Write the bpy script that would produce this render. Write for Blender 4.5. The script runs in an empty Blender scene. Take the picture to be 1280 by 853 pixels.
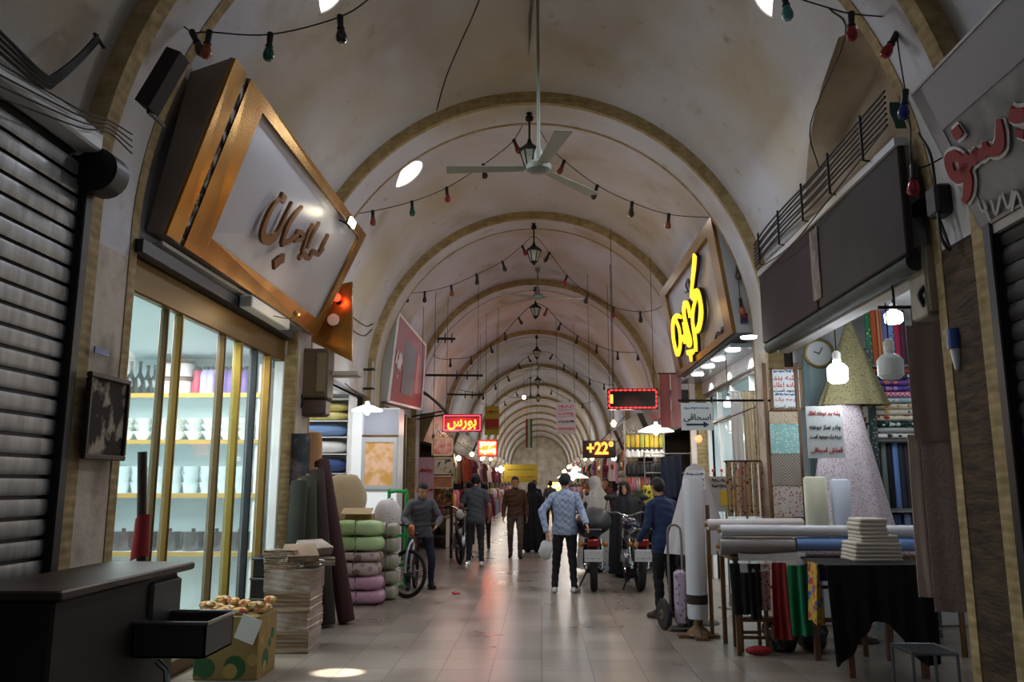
import bpy, bmesh, math, random
import numpy as np
from math import sin, cos, pi, radians, atan2, sqrt, tan
from mathutils import Vector, Matrix, Euler
random.seed(7)
SC = bpy.context.scene
COL = SC.collection

# ------------------------------------------------------------------ camera
FPX, CAMH, PITCH, YAW = 1010.0, 1.57, radians(10.05), radians(2.0)
cam_d = bpy.data.cameras.new('camera')
cam_d.sensor_width = 36.0
cam_d.lens = FPX / 1280.0 * 36.0
cam_d.clip_end = 300
cam = bpy.data.objects.new('camera', cam_d)
cam.location = (0, 0, CAMH)
cam.rotation_euler = (pi/2 + PITCH, 0, YAW)
COL.objects.link(cam)
SC.camera = cam
SC.view_settings.view_transform = 'Standard'
SC.view_settings.look = 'None'
SC.view_settings.gamma = 1
SC.view_settings.use_curve_mapping = False
SC.view_settings.exposure = 0.0
SC.cycles.use_denoising = True
SC.cycles.max_bounces = 8
SC.cycles.diffuse_bounces = 5
SC.cycles.transparent_max_bounces = 12
SC.cycles.caustics_reflective = False
SC.cycles.caustics_refractive = False
SC.cycles.sample_clamp_indirect = 4

# daylight that enters at the open end of the bazaar behind the camera
W = bpy.data.worlds.new('world'); SC.world = W; W.use_nodes = True
W.node_tree.nodes['Background'].inputs[0].default_value = (0.72, 0.80, 1.0, 1)
W.node_tree.nodes['Background'].inputs[1].default_value = 0.17

def light(name, kind, loc, power, color=(1, 1, 1), size=0.2, rot=None, size_y=None, spot=None, blend=0.3, aim=None, spread=None):
    d = bpy.data.lights.new(name, kind)
    d.energy = power; d.color = color
    if kind == 'AREA':
        d.size = size
        if size_y: d.shape = 'RECTANGLE'; d.size_y = size_y
        else: d.shape = 'DISK'
        if spread: d.spread = spread
    elif kind == 'SPOT':
        d.shadow_soft_size = size; d.spot_size = spot; d.spot_blend = blend
    else:
        d.shadow_soft_size = size
    o = bpy.data.objects.new(name, d); o.location = loc
    if rot: o.rotation_euler = rot
    if aim is not None:
        o.rotation_euler = (Vector(aim) - Vector(loc)).to_track_quat('-Z', 'Y').to_euler()
    COL.objects.link(o)
    return o

# the rows of arches: centre of each transverse arch along the bazaar
ARCH_Y = [0.8, 5.4, 10.0, 14.6, 19.6, 26.2, 33.7, 40.2, 46.5, 51.5, 56.5, 62, 68, 76, 85]
HW = 2.98
# skylight daylight in every bay (openings near the crown, left and right in turn)
SKY = []
for i in range(len(ARCH_Y) - 1):
    ym = (ARCH_Y[i] + ARCH_Y[i+1]) / 2
    SKY.append(ym)
DAY = (0.82, 0.88, 1.0)
for i, ym in enumerate(SKY):
    for s in (-1, 1):
        pw = [5, 40, 34, 22, 26, 28, 28, 34, 34, 34, 40, 40, 44, 44][i]
        light('skylight_daylight', 'AREA', (s*1.35 - .12, ym + 0.15, 5.7), pw, DAY, 0.55, aim=(-s*0.9, ym, 0))
# added fill lights, without fixtures, along the shop fronts of each bay
for i, ym in enumerate(SKY):
    for s in (-1, 1):
        pw = [0, 8, 12, 15, 19, 26, 30, 40, 40, 40, 46, 46, 52, 60][i]
        if pw: light('fill_light', 'POINT', (s*1.95 - .12, ym, 2.75), pw, (1.0, 0.88, 0.72), 0.15)
# the lit shop rooms
light('room_lamp', 'AREA', (-4.2, 7.6, 3.02), 170, (.90, 1.0, 1.0), 1.6, rot=(0, 0, 0), size_y=2.6)
light('room_lamp', 'AREA', (-4.1, 12.2, 3.02), 30, (.95, .98, 1.0), 1.2, rot=(0, 0, 0), size_y=2.4)
light('room_lamp', 'AREA', (4.1, 12.2, 3.02), 40, (.93, .98, 1.0), 1.2, rot=(0, 0, 0), size_y=2.4)

# sunbeams falling through skylight holes on to the paving
light('sunbeam', 'SPOT', (2.2, 7.25, 4.7), 15000, (1, .93, .78), .03, spot=.06, blend=.5, aim=(-1.72, 7.16, 0))
light('sunbeam', 'SPOT', (-2.05, 16.9, 5.4), 14000, (1, .95, .85), .03, spot=.045, blend=.5, aim=(-1.46, 16.3, 0))

# ------------------------------------------------------------------ pixel rays of the photograph (for measured positions)
_fw = Vector((-sin(YAW)*cos(PITCH), cos(YAW)*cos(PITCH), sin(PITCH)))
_rt = Vector((cos(YAW), sin(YAW), 0)); _up = _rt.cross(_fw)
C0 = Vector((0, 0, CAMH))
def ray(px, py): return _fw + _rt*((px-640)/FPX) - _up*((py-426.5)/FPX)
def PY(px, py, Y): d = ray(px, py); return C0 + d*(Y/d.y)
def PX(px, py, X): d = ray(px, py); return C0 + d*(X/d.x)
def PZ(px, py, Z): d = ray(px, py); return C0 + d*((Z-CAMH)/d.z)
def PP(px, py, p0, n):
    d = ray(px, py); return C0 + d*((Vector(p0)-C0).dot(n)/d.dot(n))

# ------------------------------------------------------------------ materials
def lin(h):
    if isinstance(h, str):
        h = h.lstrip('#'); c = [int(h[i:i+2], 16)/255 for i in (0, 2, 4)]
    else: c = list(h)
    return tuple(x/12.92 if x <= .04045 else ((x+.055)/1.055)**2.4 for x in c) + (1,)
MATS = {}
def mat(key, col='#808080', rough=.6, metal=0, emit=None, estr=0, col2=None, nscale=6, ndetail=4, lo=.35, hi=.65,
        bump=0, bscale=40, alpha=1, trans=0, kind='noise', stretch=(1, 1, 1), coat=0, coords='Object', sheen=0, ior=1.45):
    if key in MATS: return MATS[key]
    m = bpy.data.materials.new(key); m.use_nodes = True
    nt = m.node_tree; N = nt.nodes; L = nt.links
    b = N['Principled BSDF']
    b.inputs['Base Color'].default_value = lin(col)
    b.inputs['Roughness'].default_value = rough
    b.inputs['Metallic'].default_value = metal
    b.inputs['IOR'].default_value = ior
    if coat: b.inputs['Coat Weight'].default_value = coat
    if trans: b.inputs['Transmission Weight'].default_value = trans
    if alpha < 1: b.inputs['Alpha'].default_value = alpha
    if emit:
        b.inputs['Emission Color'].default_value = lin(emit); b.inputs['Emission Strength'].default_value = estr
    if col2 or bump:
        tc = N.new('ShaderNodeTexCoord'); mp = N.new('ShaderNodeMapping'); mp.inputs['Scale'].default_value = stretch
        L.new(tc.outputs[coords], mp.inputs['Vector'])
    if col2:
        if kind == 'noise':
            t = N.new('ShaderNodeTexNoise'); t.inputs['Scale'].default_value = nscale; t.inputs['Detail'].default_value = ndetail; out = t.outputs['Fac']
        elif kind == 'voronoi':
            t = N.new('ShaderNodeTexVoronoi'); t.inputs['Scale'].default_value = nscale; out = t.outputs['Distance']
        elif kind == 'wave':
            t = N.new('ShaderNodeTexWave'); t.inputs['Scale'].default_value = nscale; t.inputs['Distortion'].default_value = 1.0; out = t.outputs['Fac']
        elif kind == 'stripe':
            t = N.new('ShaderNodeTexWave'); t.inputs['Scale'].default_value = nscale; out = t.outputs['Fac']
        elif kind == 'check':
            t = N.new('ShaderNodeTexChecker'); t.inputs['Scale'].default_value = nscale; out = t.outputs['Fac']
        L.new(mp.outputs['Vector'], t.inputs['Vector'])
        r = N.new('ShaderNodeValToRGB'); r.color_ramp.elements[0].position = lo; r.color_ramp.elements[1].position = hi
        r.color_ramp.elements[0].color = lin(col); r.color_ramp.elements[1].color = lin(col2)
        L.new(out, r.inputs['Fac']); L.new(r.outputs['Color'], b.inputs['Base Color'])
    if bump:
        t2 = N.new('ShaderNodeTexNoise'); t2.inputs['Scale'].default_value = bscale; t2.inputs['Detail'].default_value = 3
        L.new(mp.outputs['Vector'], t2.inputs['Vector'])
        bp = N.new('ShaderNodeBump'); bp.inputs['Strength'].default_value = bump; bp.inputs['Distance'].default_value = .02
        L.new(t2.outputs['Fac'], bp.inputs['Height']); L.new(bp.outputs['Normal'], b.inputs['Normal'])
    MATS[key] = m
    return m

def floral(key, base, spots, scale=22, size=.28, size2=None, spots2=None, rough=.8):
    """printed cloth: scattered voronoi flowers in one or two colours"""
    if key in MATS: return MATS[key]
    m = mat(key, base, rough)
    nt = m.node_tree; N = nt.nodes; L = nt.links; b = N['Principled BSDF']
    tc = N.new('ShaderNodeTexCoord')
    prev = None
    for k, (cl, sz, of) in enumerate([(spots, size, 0), (spots2 or spots, size2 or size*.7, 3.3)]):
        mp = N.new('ShaderNodeMapping'); mp.inputs['Location'].default_value = (of, of, of)
        v = N.new('ShaderNodeTexVoronoi'); v.inputs['Scale'].default_value = scale*(1 + .35*k)
        L.new(tc.outputs['Object'], mp.inputs['Vector']); L.new(mp.outputs['Vector'], v.inputs['Vector'])
        cmp_ = N.new('ShaderNodeMath'); cmp_.operation = 'LESS_THAN'; cmp_.inputs[1].default_value = sz
        L.new(v.outputs['Distance'], cmp_.inputs[0])
        mx = N.new('ShaderNodeMix'); mx.data_type = 'RGBA'
        L.new(cmp_.outputs[0], mx.inputs['Factor'])
        if prev: L.new(prev, mx.inputs['A'])
        else: mx.inputs['A'].default_value = lin(base)
        mx.inputs['B'].default_value = lin(cl)
        prev = mx.outputs['Result']
    L.new(prev, b.inputs['Base Color'])
    return m

def emis(key, col, s): return mat(key, col, .5, emit=col, estr=s)

# ------------------------------------------------------------------ object helpers
def tag(o, label, cat, group=None, kind=None):
    o['label'] = label; o['category'] = cat
    if group: o['group'] = group
    if kind: o['kind'] = kind
    return o
def thing(name, label, cat, loc=(0, 0, 0), rotz=0, group=None):
    o = bpy.data.objects.new(name, None); COL.objects.link(o)
    o.empty_display_size = .1
    o.location = loc; o.rotation_euler = (0, 0, rotz)
    return tag(o, label, cat, group)
def wmat(o):
    m = Matrix.LocRotScale(o.location, o.rotation_euler, o.scale)
    return wmat(o.parent) @ m if o.parent else m
def dup(root, loc=None, rotz=None, label=None, scale=None):
    r = root.copy(); COL.objects.link(r)
    if loc is not None: r.location = loc
    if rotz is not None: r.rotation_euler = (0, 0, rotz)
    if scale is not None: r.scale = scale
    if label: r['label'] = label
    for ch in list(root.children):
        c = ch.copy(); COL.objects.link(c); c.parent = r
        for g in list(ch.children):
            d = g.copy(); COL.objects.link(d); d.parent = c
    return r

def catmull(pts, n=6):
    pts = [Vector(p) for p in pts]
    if len(pts) < 3: return pts
    out = []
    P = [pts[0]*2 - pts[1]] + pts + [pts[-1]*2 - pts[-2]]
    for i in range(1, len(P)-2):
        a, b, c, d = P[i-1:i+3]
        for k in range(n):
            t = k/n
            out.append(.5*((2*b) + (c-a)*t + (2*a-5*b+4*c-d)*t*t + (3*b-a-3*c+d)*t**3))
    out.append(pts[-1])
    return out

class MB:
    """collects shapes and links them as ONE mesh object"""
    def __init__(s): s.v = []; s.f = []; s.m = []; s.mi = 0
    def add(s, vs, fs):
        o = len(s.v); s.v += [Vector(v) for v in vs]; s.f += [tuple(i+o for i in f) for f in fs]; s.m += [s.mi]*len(fs)
        return s
    def box(s, c, d, rot=None, bev=0):
        x, y, z = [k/2 for k in d]; R = Euler(rot).to_matrix() if rot is not None and not isinstance(rot, Matrix) else rot
        if bev:
            b = min(bev, x*.49, y*.49, z*.49)
            vs = []
            for k, (zz, ins) in enumerate([(-z, b), (-z+b, 0), (z-b, 0), (z, b)]):
                for px, py in ((-x+b, -y), (x-b, -y), (x, -y+b), (x, y-b), (x-b, y), (-x+b, y), (-x, y-b), (-x, -y+b)):
                    sx = (1 if px > 0 else -1)*ins; sy = (1 if py > 0 else -1)*ins
                    vs.append(Vector((px - sx, py - sy, zz)))
            fs = [tuple(range(7, -1, -1)), tuple(range(24, 32))]
            for k in range(3):
                for i in range(8):
                    j = (i+1) % 8
                    fs.append((k*8+i, k*8+j, k*8+8+j, k*8+8+i))
        else:
            vs = [Vector((a, b_, c_)) for a in (-x, x) for b_ in (-y, y) for c_ in (-z, z)]
            fs = [(0, 1, 3, 2), (4, 6, 7, 5), (0, 4, 5, 1), (2, 3, 7, 6), (0, 2, 6, 4), (1, 5, 7, 3)]
        c = Vector(c)
        return s.add([(R @ v if R else v) + c for v in vs], fs)
    def span(s, a, b, bev=0):
        a = Vector(a); b = Vector(b)
        return s.box((a+b)/2, [abs(k) for k in (b-a)], None, bev)
    def cyl(s, p0, p1, r0, r1=None, n=12, cap=True):
        return s.tube([p0, p1], [r0, r1 if r1 is not None else r0], n, cap)
    def tube(s, pts, r, n=8, cap=True, closed=False):
        pts = [Vector(p) for p in pts]; k = len(pts)
        rs = r if isinstance(r, (list, tuple)) else [r]*k
        vs = []; prevu = None
        for i, p in enumerate(pts):
            if closed: t = pts[(i+1) % k] - pts[i-1]
            else: t = (pts[min(i+1, k-1)] - pts[max(i-1, 0)])
            t = t.normalized() if t.length > 1e-9 else Vector((0, 0, 1))
            if prevu is None:
                u = t.orthogonal().normalized()
            else:
                u = (prevu - t*prevu.dot(t))
                u = u.normalized() if u.length > 1e-6 else t.orthogonal().normalized()
            prevu = u; w = t.cross(u)
            for j in range(n):
                a = 2*pi*j/n
                vs.append(p + (u*cos(a) + w*sin(a))*rs[i])
        fs = []
        for i in range(k if closed else k-1):
            for j in range(n):
                a, b = i*n + j, i*n + (j+1) % n
                i2 = (i+1) % k
                fs.append((a, b, i2*n + (j+1) % n, i2*n + j))
        if cap and not closed:
            fs.append(tuple(range(n-1, -1, -1))); fs.append(tuple((k-1)*n + j for j in range(n)))
        return s.add(vs, fs)
    def lathe(s, prof, c=(0, 0, 0), n=16, axis=None, sx=1, sy=1):
        c = Vector(c); vs = []
        R = Vector((0, 0, 1)).rotation_difference(Vector(axis)).to_matrix() if axis is not None else None
        for r, z in prof:
            for j in range(n):
                a = 2*pi*j/n; v = Vector((r*cos(a)*sx, r*sin(a)*sy, z)); vs.append((R @ v if R else v) + c)
        fs = []; k = len(prof)
        for i in range(k-1):
            for j in range(n):
                fs.append((i*n+j, i*n+(j+1) % n, (i+1)*n+(j+1) % n, (i+1)*n+j))
        if prof[0][0] > 1e-6: fs.append(tuple(range(n-1, -1, -1)))
        if prof[-1][0] > 1e-6: fs.append(tuple((k-1)*n+j for j in range(n)))
        return s.add(vs, fs)
    def ball(s, c, r, n=12, m=8):
        r = r if isinstance(r, (list, tuple)) else (r, r, r)
        c = Vector(c); vs = []
        for i in range(m+1):
            t = pi*i/m
            for j in range(n):
                a = 2*pi*j/n
                vs.append(c + Vector((sin(t)*cos(a)*r[0], sin(t)*sin(a)*r[1], -cos(t)*r[2])))
        fs = []
        for i in range(m):
            for j in range(n): fs.append((i*n+j, i*n+(j+1) % n, (i+1)*n+(j+1) % n, (i+1)*n+j))
        return s.add(vs, fs)
    def grid(s, fn, nu, nv, thick=0):
        """fn(u,v)->point; thick gives the sheet a back face"""
        P = [[Vector(fn(i/nu, j/nv)) for j in range(nv+1)] for i in range(nu+1)]
        vs = [p for r in P for p in r]; w = nv+1
        fs = [(i*w+j, (i+1)*w+j, (i+1)*w+j+1, i*w+j+1) for i in range(nu) for j in range(nv)]
        if thick:
            nrm = []
            for i in range(nu+1):
                for j in range(nv+1):
                    a = P[min(i+1, nu)][j] - P[max(i-1, 0)][j]; b = P[i][min(j+1, nv)] - P[i][max(j-1, 0)]
                    q = a.cross(b); nrm.append(q.normalized() if q.length > 1e-9 else Vector((0, 0, 0)))
            o = len(vs); vs += [v - q*thick for v, q in zip(vs, nrm)]
            fs += [tuple(o+i for i in reversed(f)) for f in fs]
            for i in range(nu):
                for j in (0, nv):
                    a, b = i*w+j, (i+1)*w+j; q = (a, b, b+o, a+o); fs.append(q if j else q[::-1])
            for j in range(nv):
                for i in (0, nu):
                    a, b = i*w+j, i*w+j+1; q = (a, b, b+o, a+o); fs.append(q[::-1] if i else q)
        return s.add(vs, fs)
    def prism(s, poly, d):
        """polygon of 3-D points extruded by vector d"""
        poly = [Vector(p) for p in poly]; d = Vector(d); n = len(poly)
        return s.add(poly + [p+d for p in poly], [tuple(range(n-1, -1, -1)), tuple(range(n, 2*n))] + [(i, (i+1) % n, n+(i+1) % n, n+i) for i in range(n)])
    def quad(s, a, b, c, d): return s.add([a, b, c, d], [(0, 1, 2, 3)])
    def ribbon(s, pts, widths, nrm, th):
        """flat brush stroke of varying width in the plane with normal nrm, extruded by th"""
        nrm = Vector(nrm).normalized(); pts = [Vector(p) for p in pts]; k = len(pts)
        vs = []
        for i, p in enumerate(pts):
            t = pts[min(i+1, k-1)] - pts[max(i-1, 0)]; t.normalize(); u = nrm.cross(t)*(widths[i]/2)
            vs += [p+u, p-u, p-u+nrm*th, p+u+nrm*th]
        fs = [(3, 2, 1, 0), tuple((k-1)*4 + j for j in range(4))]
        for i in range(k-1):
            for j in range(4): fs.append((i*4+j, i*4+(j+1) % 4, i*4+4+(j+1) % 4, i*4+4+j))
        return s.add(vs, fs)
    def build(s, name, m, parent=None, smooth=False, local=False, angle=40):
        me = bpy.data.meshes.new(name)
        vs = s.v
        if parent is not None and not local:
            iv = wmat(parent).inverted(); vs = [iv @ v for v in vs]
        me.from_pydata([tuple(v) for v in vs], [], s.f)
        ms = m if isinstance(m, (list, tuple)) else [m]
        for x in ms: me.materials.append(x)
        if len(ms) > 1: me.polygons.foreach_set('material_index', s.m)
        bm = bmesh.new(); bm.from_mesh(me)
        bmesh.ops.recalc_face_normals(bm, faces=bm.faces)
        if smooth:
            ca = radians(angle)
            for f in bm.faces: f.smooth = True
            for e in bm.edges:
                if len(e.link_faces) == 2 and e.calc_face_angle(0) > ca: e.smooth = False
        bm.to_mesh(me); bm.free(); me.update()
        o = bpy.data.objects.new(name, me); COL.objects.link(o)
        if parent is not None: o.parent = parent
        return o
def struct(o): o['kind'] = 'structure'; return o
def base(o, loc):
    """move the object's origin to loc without moving its mesh (single-mesh things)"""
    loc = Vector(loc); o.data.transform(Matrix.Translation(-loc)); o.location = loc; return o

# ------------------------------------------------------------------ writing (right-to-left shaping with presentation forms)
_F = {'ا': 'FE8D FE8E', 'آ': 'FE81 FE82', 'ب': 'FE8F FE90 FE91 FE92', 'پ': 'FB56 FB57 FB58 FB59', 'ت': 'FE95 FE96 FE97 FE98', 'ج': 'FE9D FE9E FE9F FEA0',
      'چ': 'FB7A FB7B FB7C FB7D', 'ح': 'FEA1 FEA2 FEA3 FEA4', 'خ': 'FEA5 FEA6 FEA7 FEA8', 'د': 'FEA9 FEAA', 'ر': 'FEAD FEAE', 'ز': 'FEAF FEB0',
      'س': 'FEB1 FEB2 FEB3 FEB4', 'ش': 'FEB5 FEB6 FEB7 FEB8', 'ع': 'FEC9 FECA FECB FECC', 'ف': 'FED1 FED2 FED3 FED4', 'ق': 'FED5 FED6 FED7 FED8',
      'ک': 'FB8E FB8F FB90 FB91', 'گ': 'FB92 FB93 FB94 FB95', 'ل': 'FEDD FEDE FEDF FEE0', 'م': 'FEE1 FEE2 FEE3 FEE4', 'ن': 'FEE5 FEE6 FEE7 FEE8',
      'و': 'FEED FEEE', 'ه': 'FEE9 FEEA FEEB FEEC', 'ی': 'FBFC FBFD FBFE FBFF', 'ء': 'FE80'}
_F = {k: [chr(int(x, 16)) for x in v.split()] for k, v in _F.items()}
def shape_rtl(s):
    out = ''
    for i, c in enumerate(s):
        if c not in _F: out += c; continue
        f = _F[c]
        pj = i > 0 and s[i-1] in _F and len(_F[s[i-1]]) == 4
        nj = i+1 < len(s) and s[i+1] in _F and s[i+1] != 'ء' and len(f) == 4
        if len(f) == 1: out += f[0]
        elif nj: out += f[3] if pj else f[2]
        else: out += f[1] if pj else f[0]
    return out[::-1]
def text(name, s, m, parent, origin, xdir, ydir, size, width=None, bold=0.0, ext=.004, align='CENTER', rtl=True):
    """flat lettering as a mesh: origin = centre of the base line, xdir/ydir the writing plane"""
    c = bpy.data.curves.new('lettering', 'FONT'); c.body = shape_rtl(s) if rtl else s
    c.size = 1; c.align_x = align; c.extrude = ext/size/2 if size else .002; c.offset = bold; c.resolution_u = 3
    o = bpy.data.objects.new('lettering', c); COL.objects.link(o)
    dg = bpy.context.evaluated_depsgraph_get(); dg.update()
    me = bpy.data.meshes.new_from_object(o.evaluated_get(dg))
    bpy.data.objects.remove(o); bpy.data.curves.remove(c)
    x = Vector(xdir).normalized(); y = Vector(ydir); y = (y - x*y.dot(x)).normalized(); n = x.cross(y)
    vs = [v.co.copy() for v in me.vertices]
    sx = size
    if width and vs:
        w = max(v.x for v in vs) - min(v.x for v in vs); mid = (max(v.x for v in vs) + min(v.x for v in vs))/2
        sx = width/w
        for v in vs: v.x -= mid
    org = Vector(origin)
    pv = [org + x*(v.x*sx) + y*(v.y*size) + n*(v.z*size + ext/2) for v in vs]
    if parent is not None:
        iv = wmat(parent).inverted(); pv = [iv @ v for v in pv]
    for v, p in zip(me.vertices, pv): v.co = p
    me.materials.clear(); me.materials.append(m)
    me.name = name
    ob = bpy.data.objects.new(name, me); COL.objects.link(ob)
    if parent is not None: ob.parent = parent
    return ob
def scribble(mb, org, xd, yd, w, h, seed, th=.003, stroke=.012):
    """an unreadable line of handwriting: w wide, h high"""
    rr = random.Random(seed); xd = Vector(xd).normalized(); yd = Vector(yd).normalized(); nn = xd.cross(yd); org = Vector(org)
    x = -w/2
    while x < w/2 - .02*w:
        wl = min(rr.uniform(.15, .3)*w, w/2 - x)
        k = 7
        pts = [org + xd*(x + wl*i/(k-1)) + yd*(h*(.15*sin(i*2.1 + rr.random()) + (.45 if rr.random() > .7 else 0))) for i in range(k)]
        pts = catmull(pts, 4)
        mb.ribbon(pts, [stroke*(.6+.5*abs(sin(i*.5))) for i in range(len(pts))], nn, th)
        if rr.random() > .4:
            q = org + xd*(x + wl*rr.uniform(.2, .8)) + yd*(h*rr.choice((-.45, .55)))
            mb.ribbon([q - xd*stroke*.5, q + xd*stroke*.5], [stroke, stroke], nn, th)
        x += wl + .035*w
    return mb
# ------------------------------------------------------------------ structure materials
def plaster_mat():
    m = bpy.data.materials.new('stained_plaster'); m.use_nodes = True
    nt = m.node_tree; N = nt.nodes; L = nt.links; b = N['Principled BSDF']; b.inputs['Roughness'].default_value = .85
    tc = N.new('ShaderNodeTexCoord')
    def noise(sc, det, lo, hi, off=0, st=(1, 1, 1)):
        mp = N.new('ShaderNodeMapping'); mp.inputs['Location'].default_value = (off, off*1.7, off); mp.inputs['Scale'].default_value = st
        t = N.new('ShaderNodeTexNoise'); t.inputs['Scale'].default_value = sc; t.inputs['Detail'].default_value = det
        r = N.new('ShaderNodeMapRange'); r.inputs['From Min'].default_value = lo; r.inputs['From Max'].default_value = hi
        L.new(tc.outputs['Object'], mp.inputs['Vector']); L.new(mp.outputs['Vector'], t.inputs['Vector']); L.new(t.outputs['Fac'], r.inputs['Value'])
        return r.outputs['Result']
    def mix(fac, a, c):
        x = N.new('ShaderNodeMix'); x.data_type = 'RGBA'; L.new(fac, x.inputs['Factor'])
        if isinstance(a, str): x.inputs['A'].default_value = lin(a)
        else: L.new(a, x.inputs['A'])
        x.inputs['B'].default_value = lin(c); return x.outputs['Result']
    c = mix(noise(.4, 3, .42, .68, 2.1), '#cacad1', '#b6a992')
    c = mix(noise(.9, 4, .55, .78, 8), c, '#a08c6c')
    c = mix(noise(5, 5, .64, .84, 15), c, '#9a8a72')
    L.new(c, b.inputs['Base Color'])
    t = N.new('ShaderNodeTexNoise'); t.inputs['Scale'].default_value = 5; t.inputs['Detail'].default_value = 4
    L.new(tc.outputs['Object'], t.inputs['Vector'])
    bp = N.new('ShaderNodeBump'); bp.inputs['Strength'].default_value = .35; bp.inputs['Distance'].default_value = .03
    L.new(t.outputs['Fac'], bp.inputs['Height']); L.new(bp.outputs['Normal'], b.inputs['Normal'])
    return m
M_PLASTER = plaster_mat()
M_OLDPL = mat('flaking_plaster', '#c6baab', .9, col2='#8a7c6d', nscale=3.2, ndetail=8, lo=.46, hi=.72, bump=.6, bscale=9)
M_SHADEBRICK = mat('shade_toned_brick', '#57452f', .9, col2='#2f251b', nscale=7, ndetail=6, stretch=(.6, .6, 3), bump=.5, bscale=14)  # brick whose colour is darkened to stand in for the missing light
M_DIRT = mat('bare_clay', '#7d6a54', .95, col2='#a8967e', nscale=1.6, ndetail=6, lo=.35, hi=.75, bump=.5, bscale=6)
def brick_mat():
    m = bpy.data.materials.new('edge_brick'); m.use_nodes = True
    nt = m.node_tree; N = nt.nodes; L = nt.links; b = N['Principled BSDF']; b.inputs['Roughness'].default_value = .9
    tc = N.new('ShaderNodeTexCoord'); t = N.new('ShaderNodeTexNoise'); t.inputs['Scale'].default_value = 9; t.inputs['Detail'].default_value = 6
    L.new(tc.outputs['Object'], t.inputs['Vector'])
    w = N.new('ShaderNodeTexWave'); w.bands_direction = 'Z'; w.inputs['Scale'].default_value = 4.4; w.inputs['Distortion'].default_value = 1.6
    L.new(tc.outputs['Object'], w.inputs['Vector'])
    r = N.new('ShaderNodeValToRGB'); r.color_ramp.elements[0].position = .3; r.color_ramp.elements[1].position = .7
    r.color_ramp.elements[0].color = lin('#8a744c'); r.color_ramp.elements[1].color = lin('#b39c70')
    L.new(t.outputs['Fac'], r.inputs['Fac'])
    r2 = N.new('ShaderNodeMapRange'); r2.inputs['From Max'].default_value = .12; r2.inputs['To Min'].default_value = .86
    L.new(w.outputs['Fac'], r2.inputs['Value'])
    mx = N.new('ShaderNodeMix'); mx.data_type = 'RGBA'; mx.blend_type = 'MULTIPLY'; mx.inputs['Factor'].default_value = 1
    L.new(r.outputs['Color'], mx.inputs['A']); L.new(r2.outputs['Result'], mx.inputs['B'])
    L.new(mx.outputs['Result'], b.inputs['Base Color'])
    bp = N.new('ShaderNodeBump'); bp.inputs['Strength'].default_value = .22; bp.inputs['Distance'].default_value = .02
    L.new(w.outputs['Fac'], bp.inputs['Height']); L.new(bp.outputs['Normal'], b.inputs['Normal'])
    return m
M_BRICK = brick_mat()
def floor_mat():
    m = bpy.data.materials.new('polished_stone_tiles'); m.use_nodes = True
    nt = m.node_tree; N = nt.nodes; L = nt.links; b = N['Principled BSDF']
    tc = N.new('ShaderNodeTexCoord')
    br = N.new('ShaderNodeTexBrick'); br.offset = 0; br.inputs['Scale'].default_value = 1
    br.inputs['Brick Width'].default_value = .43; br.inputs['Row Height'].default_value = .43; br.inputs['Mortar Size'].default_value = .004
    br.inputs['Color1'].default_value = lin('#a0958a'); br.inputs['Color2'].default_value = lin('#897f76'); br.inputs['Mortar'].default_value = lin('#4e4740')
    L.new(tc.outputs['Object'], br.inputs['Vector'])
    t = N.new('ShaderNodeTexNoise'); t.inputs['Scale'].default_value = 1.3; t.inputs['Detail'].default_value = 7
    L.new(tc.outputs['Object'], t.inputs['Vector'])
    r = N.new('ShaderNodeValToRGB'); r.color_ramp.elements[0].position = .3; r.color_ramp.elements[1].position = .75
    r.color_ramp.elements[0].color = (.62, .58, .53, 1); r.color_ramp.elements[1].color = (1, 1, 1, 1)
    L.new(t.outputs['Fac'], r.inputs['Fac'])
    mx = N.new('ShaderNodeMix'); mx.data_type = 'RGBA'; mx.blend_type = 'MULTIPLY'; mx.inputs['Factor'].default_value = 1
    L.new(br.outputs['Color'], mx.inputs['A']); L.new(r.outputs['Color'], mx.inputs['B']); L.new(mx.outputs['Result'], b.inputs['Base Color'])
    r3 = N.new('ShaderNodeMapRange'); r3.inputs['To Min'].default_value = .2; r3.inputs['To Max'].default_value = .40
    L.new(t.outputs['Fac'], r3.inputs['Value']); L.new(r3.outputs['Result'], b.inputs['Roughness'])
    bp = N.new('ShaderNodeBump'); bp.inputs['Strength'].default_value = .25; bp.inputs['Distance'].default_value = .006; bp.invert = True
    L.new(br.outputs['Fac'], bp.inputs['Height']); L.new(bp.outputs['Normal'], b.inputs['Normal'])
    return m
M_FLOOR = floor_mat()
M_DARKWALL = mat('dark_shop_wall', '#4a443e', .8, col2='#38322c', nscale=2)
M_WHITEWALL = mat('white_shop_wall', '#d8dadb', .7)
M_COOLWALL = mat('cool_white_shop_wall', '#cfe0e2', .6)

# ------------------------------------------------------------------ vault profile
_hp = [(2.99, 3.2)] + [(2.99*cos(pi/2*k/36), 3.4 + 3.13*sin(pi/2*k/36)) for k in range(36)] + [(0.0, 6.53)]
XC = -.12     # the vault's centre line lies a little left of the viewer
YS = [-3.8] + ARCH_Y
PROF = [(-x, z) for x, z in _hp] + [(x, z) for x, z in _hp[::-1][1:]]       # left spring -> crown -> right spring
def prof_off(off, pts=None):
    pts = pts or PROF; out = []
    for i, (x, z) in enumerate(pts):
        a = pts[max(i-1, 0)]; b = pts[min(i+1, len(pts)-1)]
        tx, tz = b[0]-a[0], b[1]-a[1]; l = sqrt(tx*tx+tz*tz)
        out.append((x + tz/l*off, z - tx/l*off))        # towards the inside of the vault
    return out
def near(y): return max(0, min(1, (9.7-y)/4.0))        # the vault rises a little towards the viewer
def warp(x, y, z):
    k = near(y)
    return (x*(1+.025*k) + .04*k, y, z if z < 3.2 else 3.2 + (z-3.2)*(1+.05*k))
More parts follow.
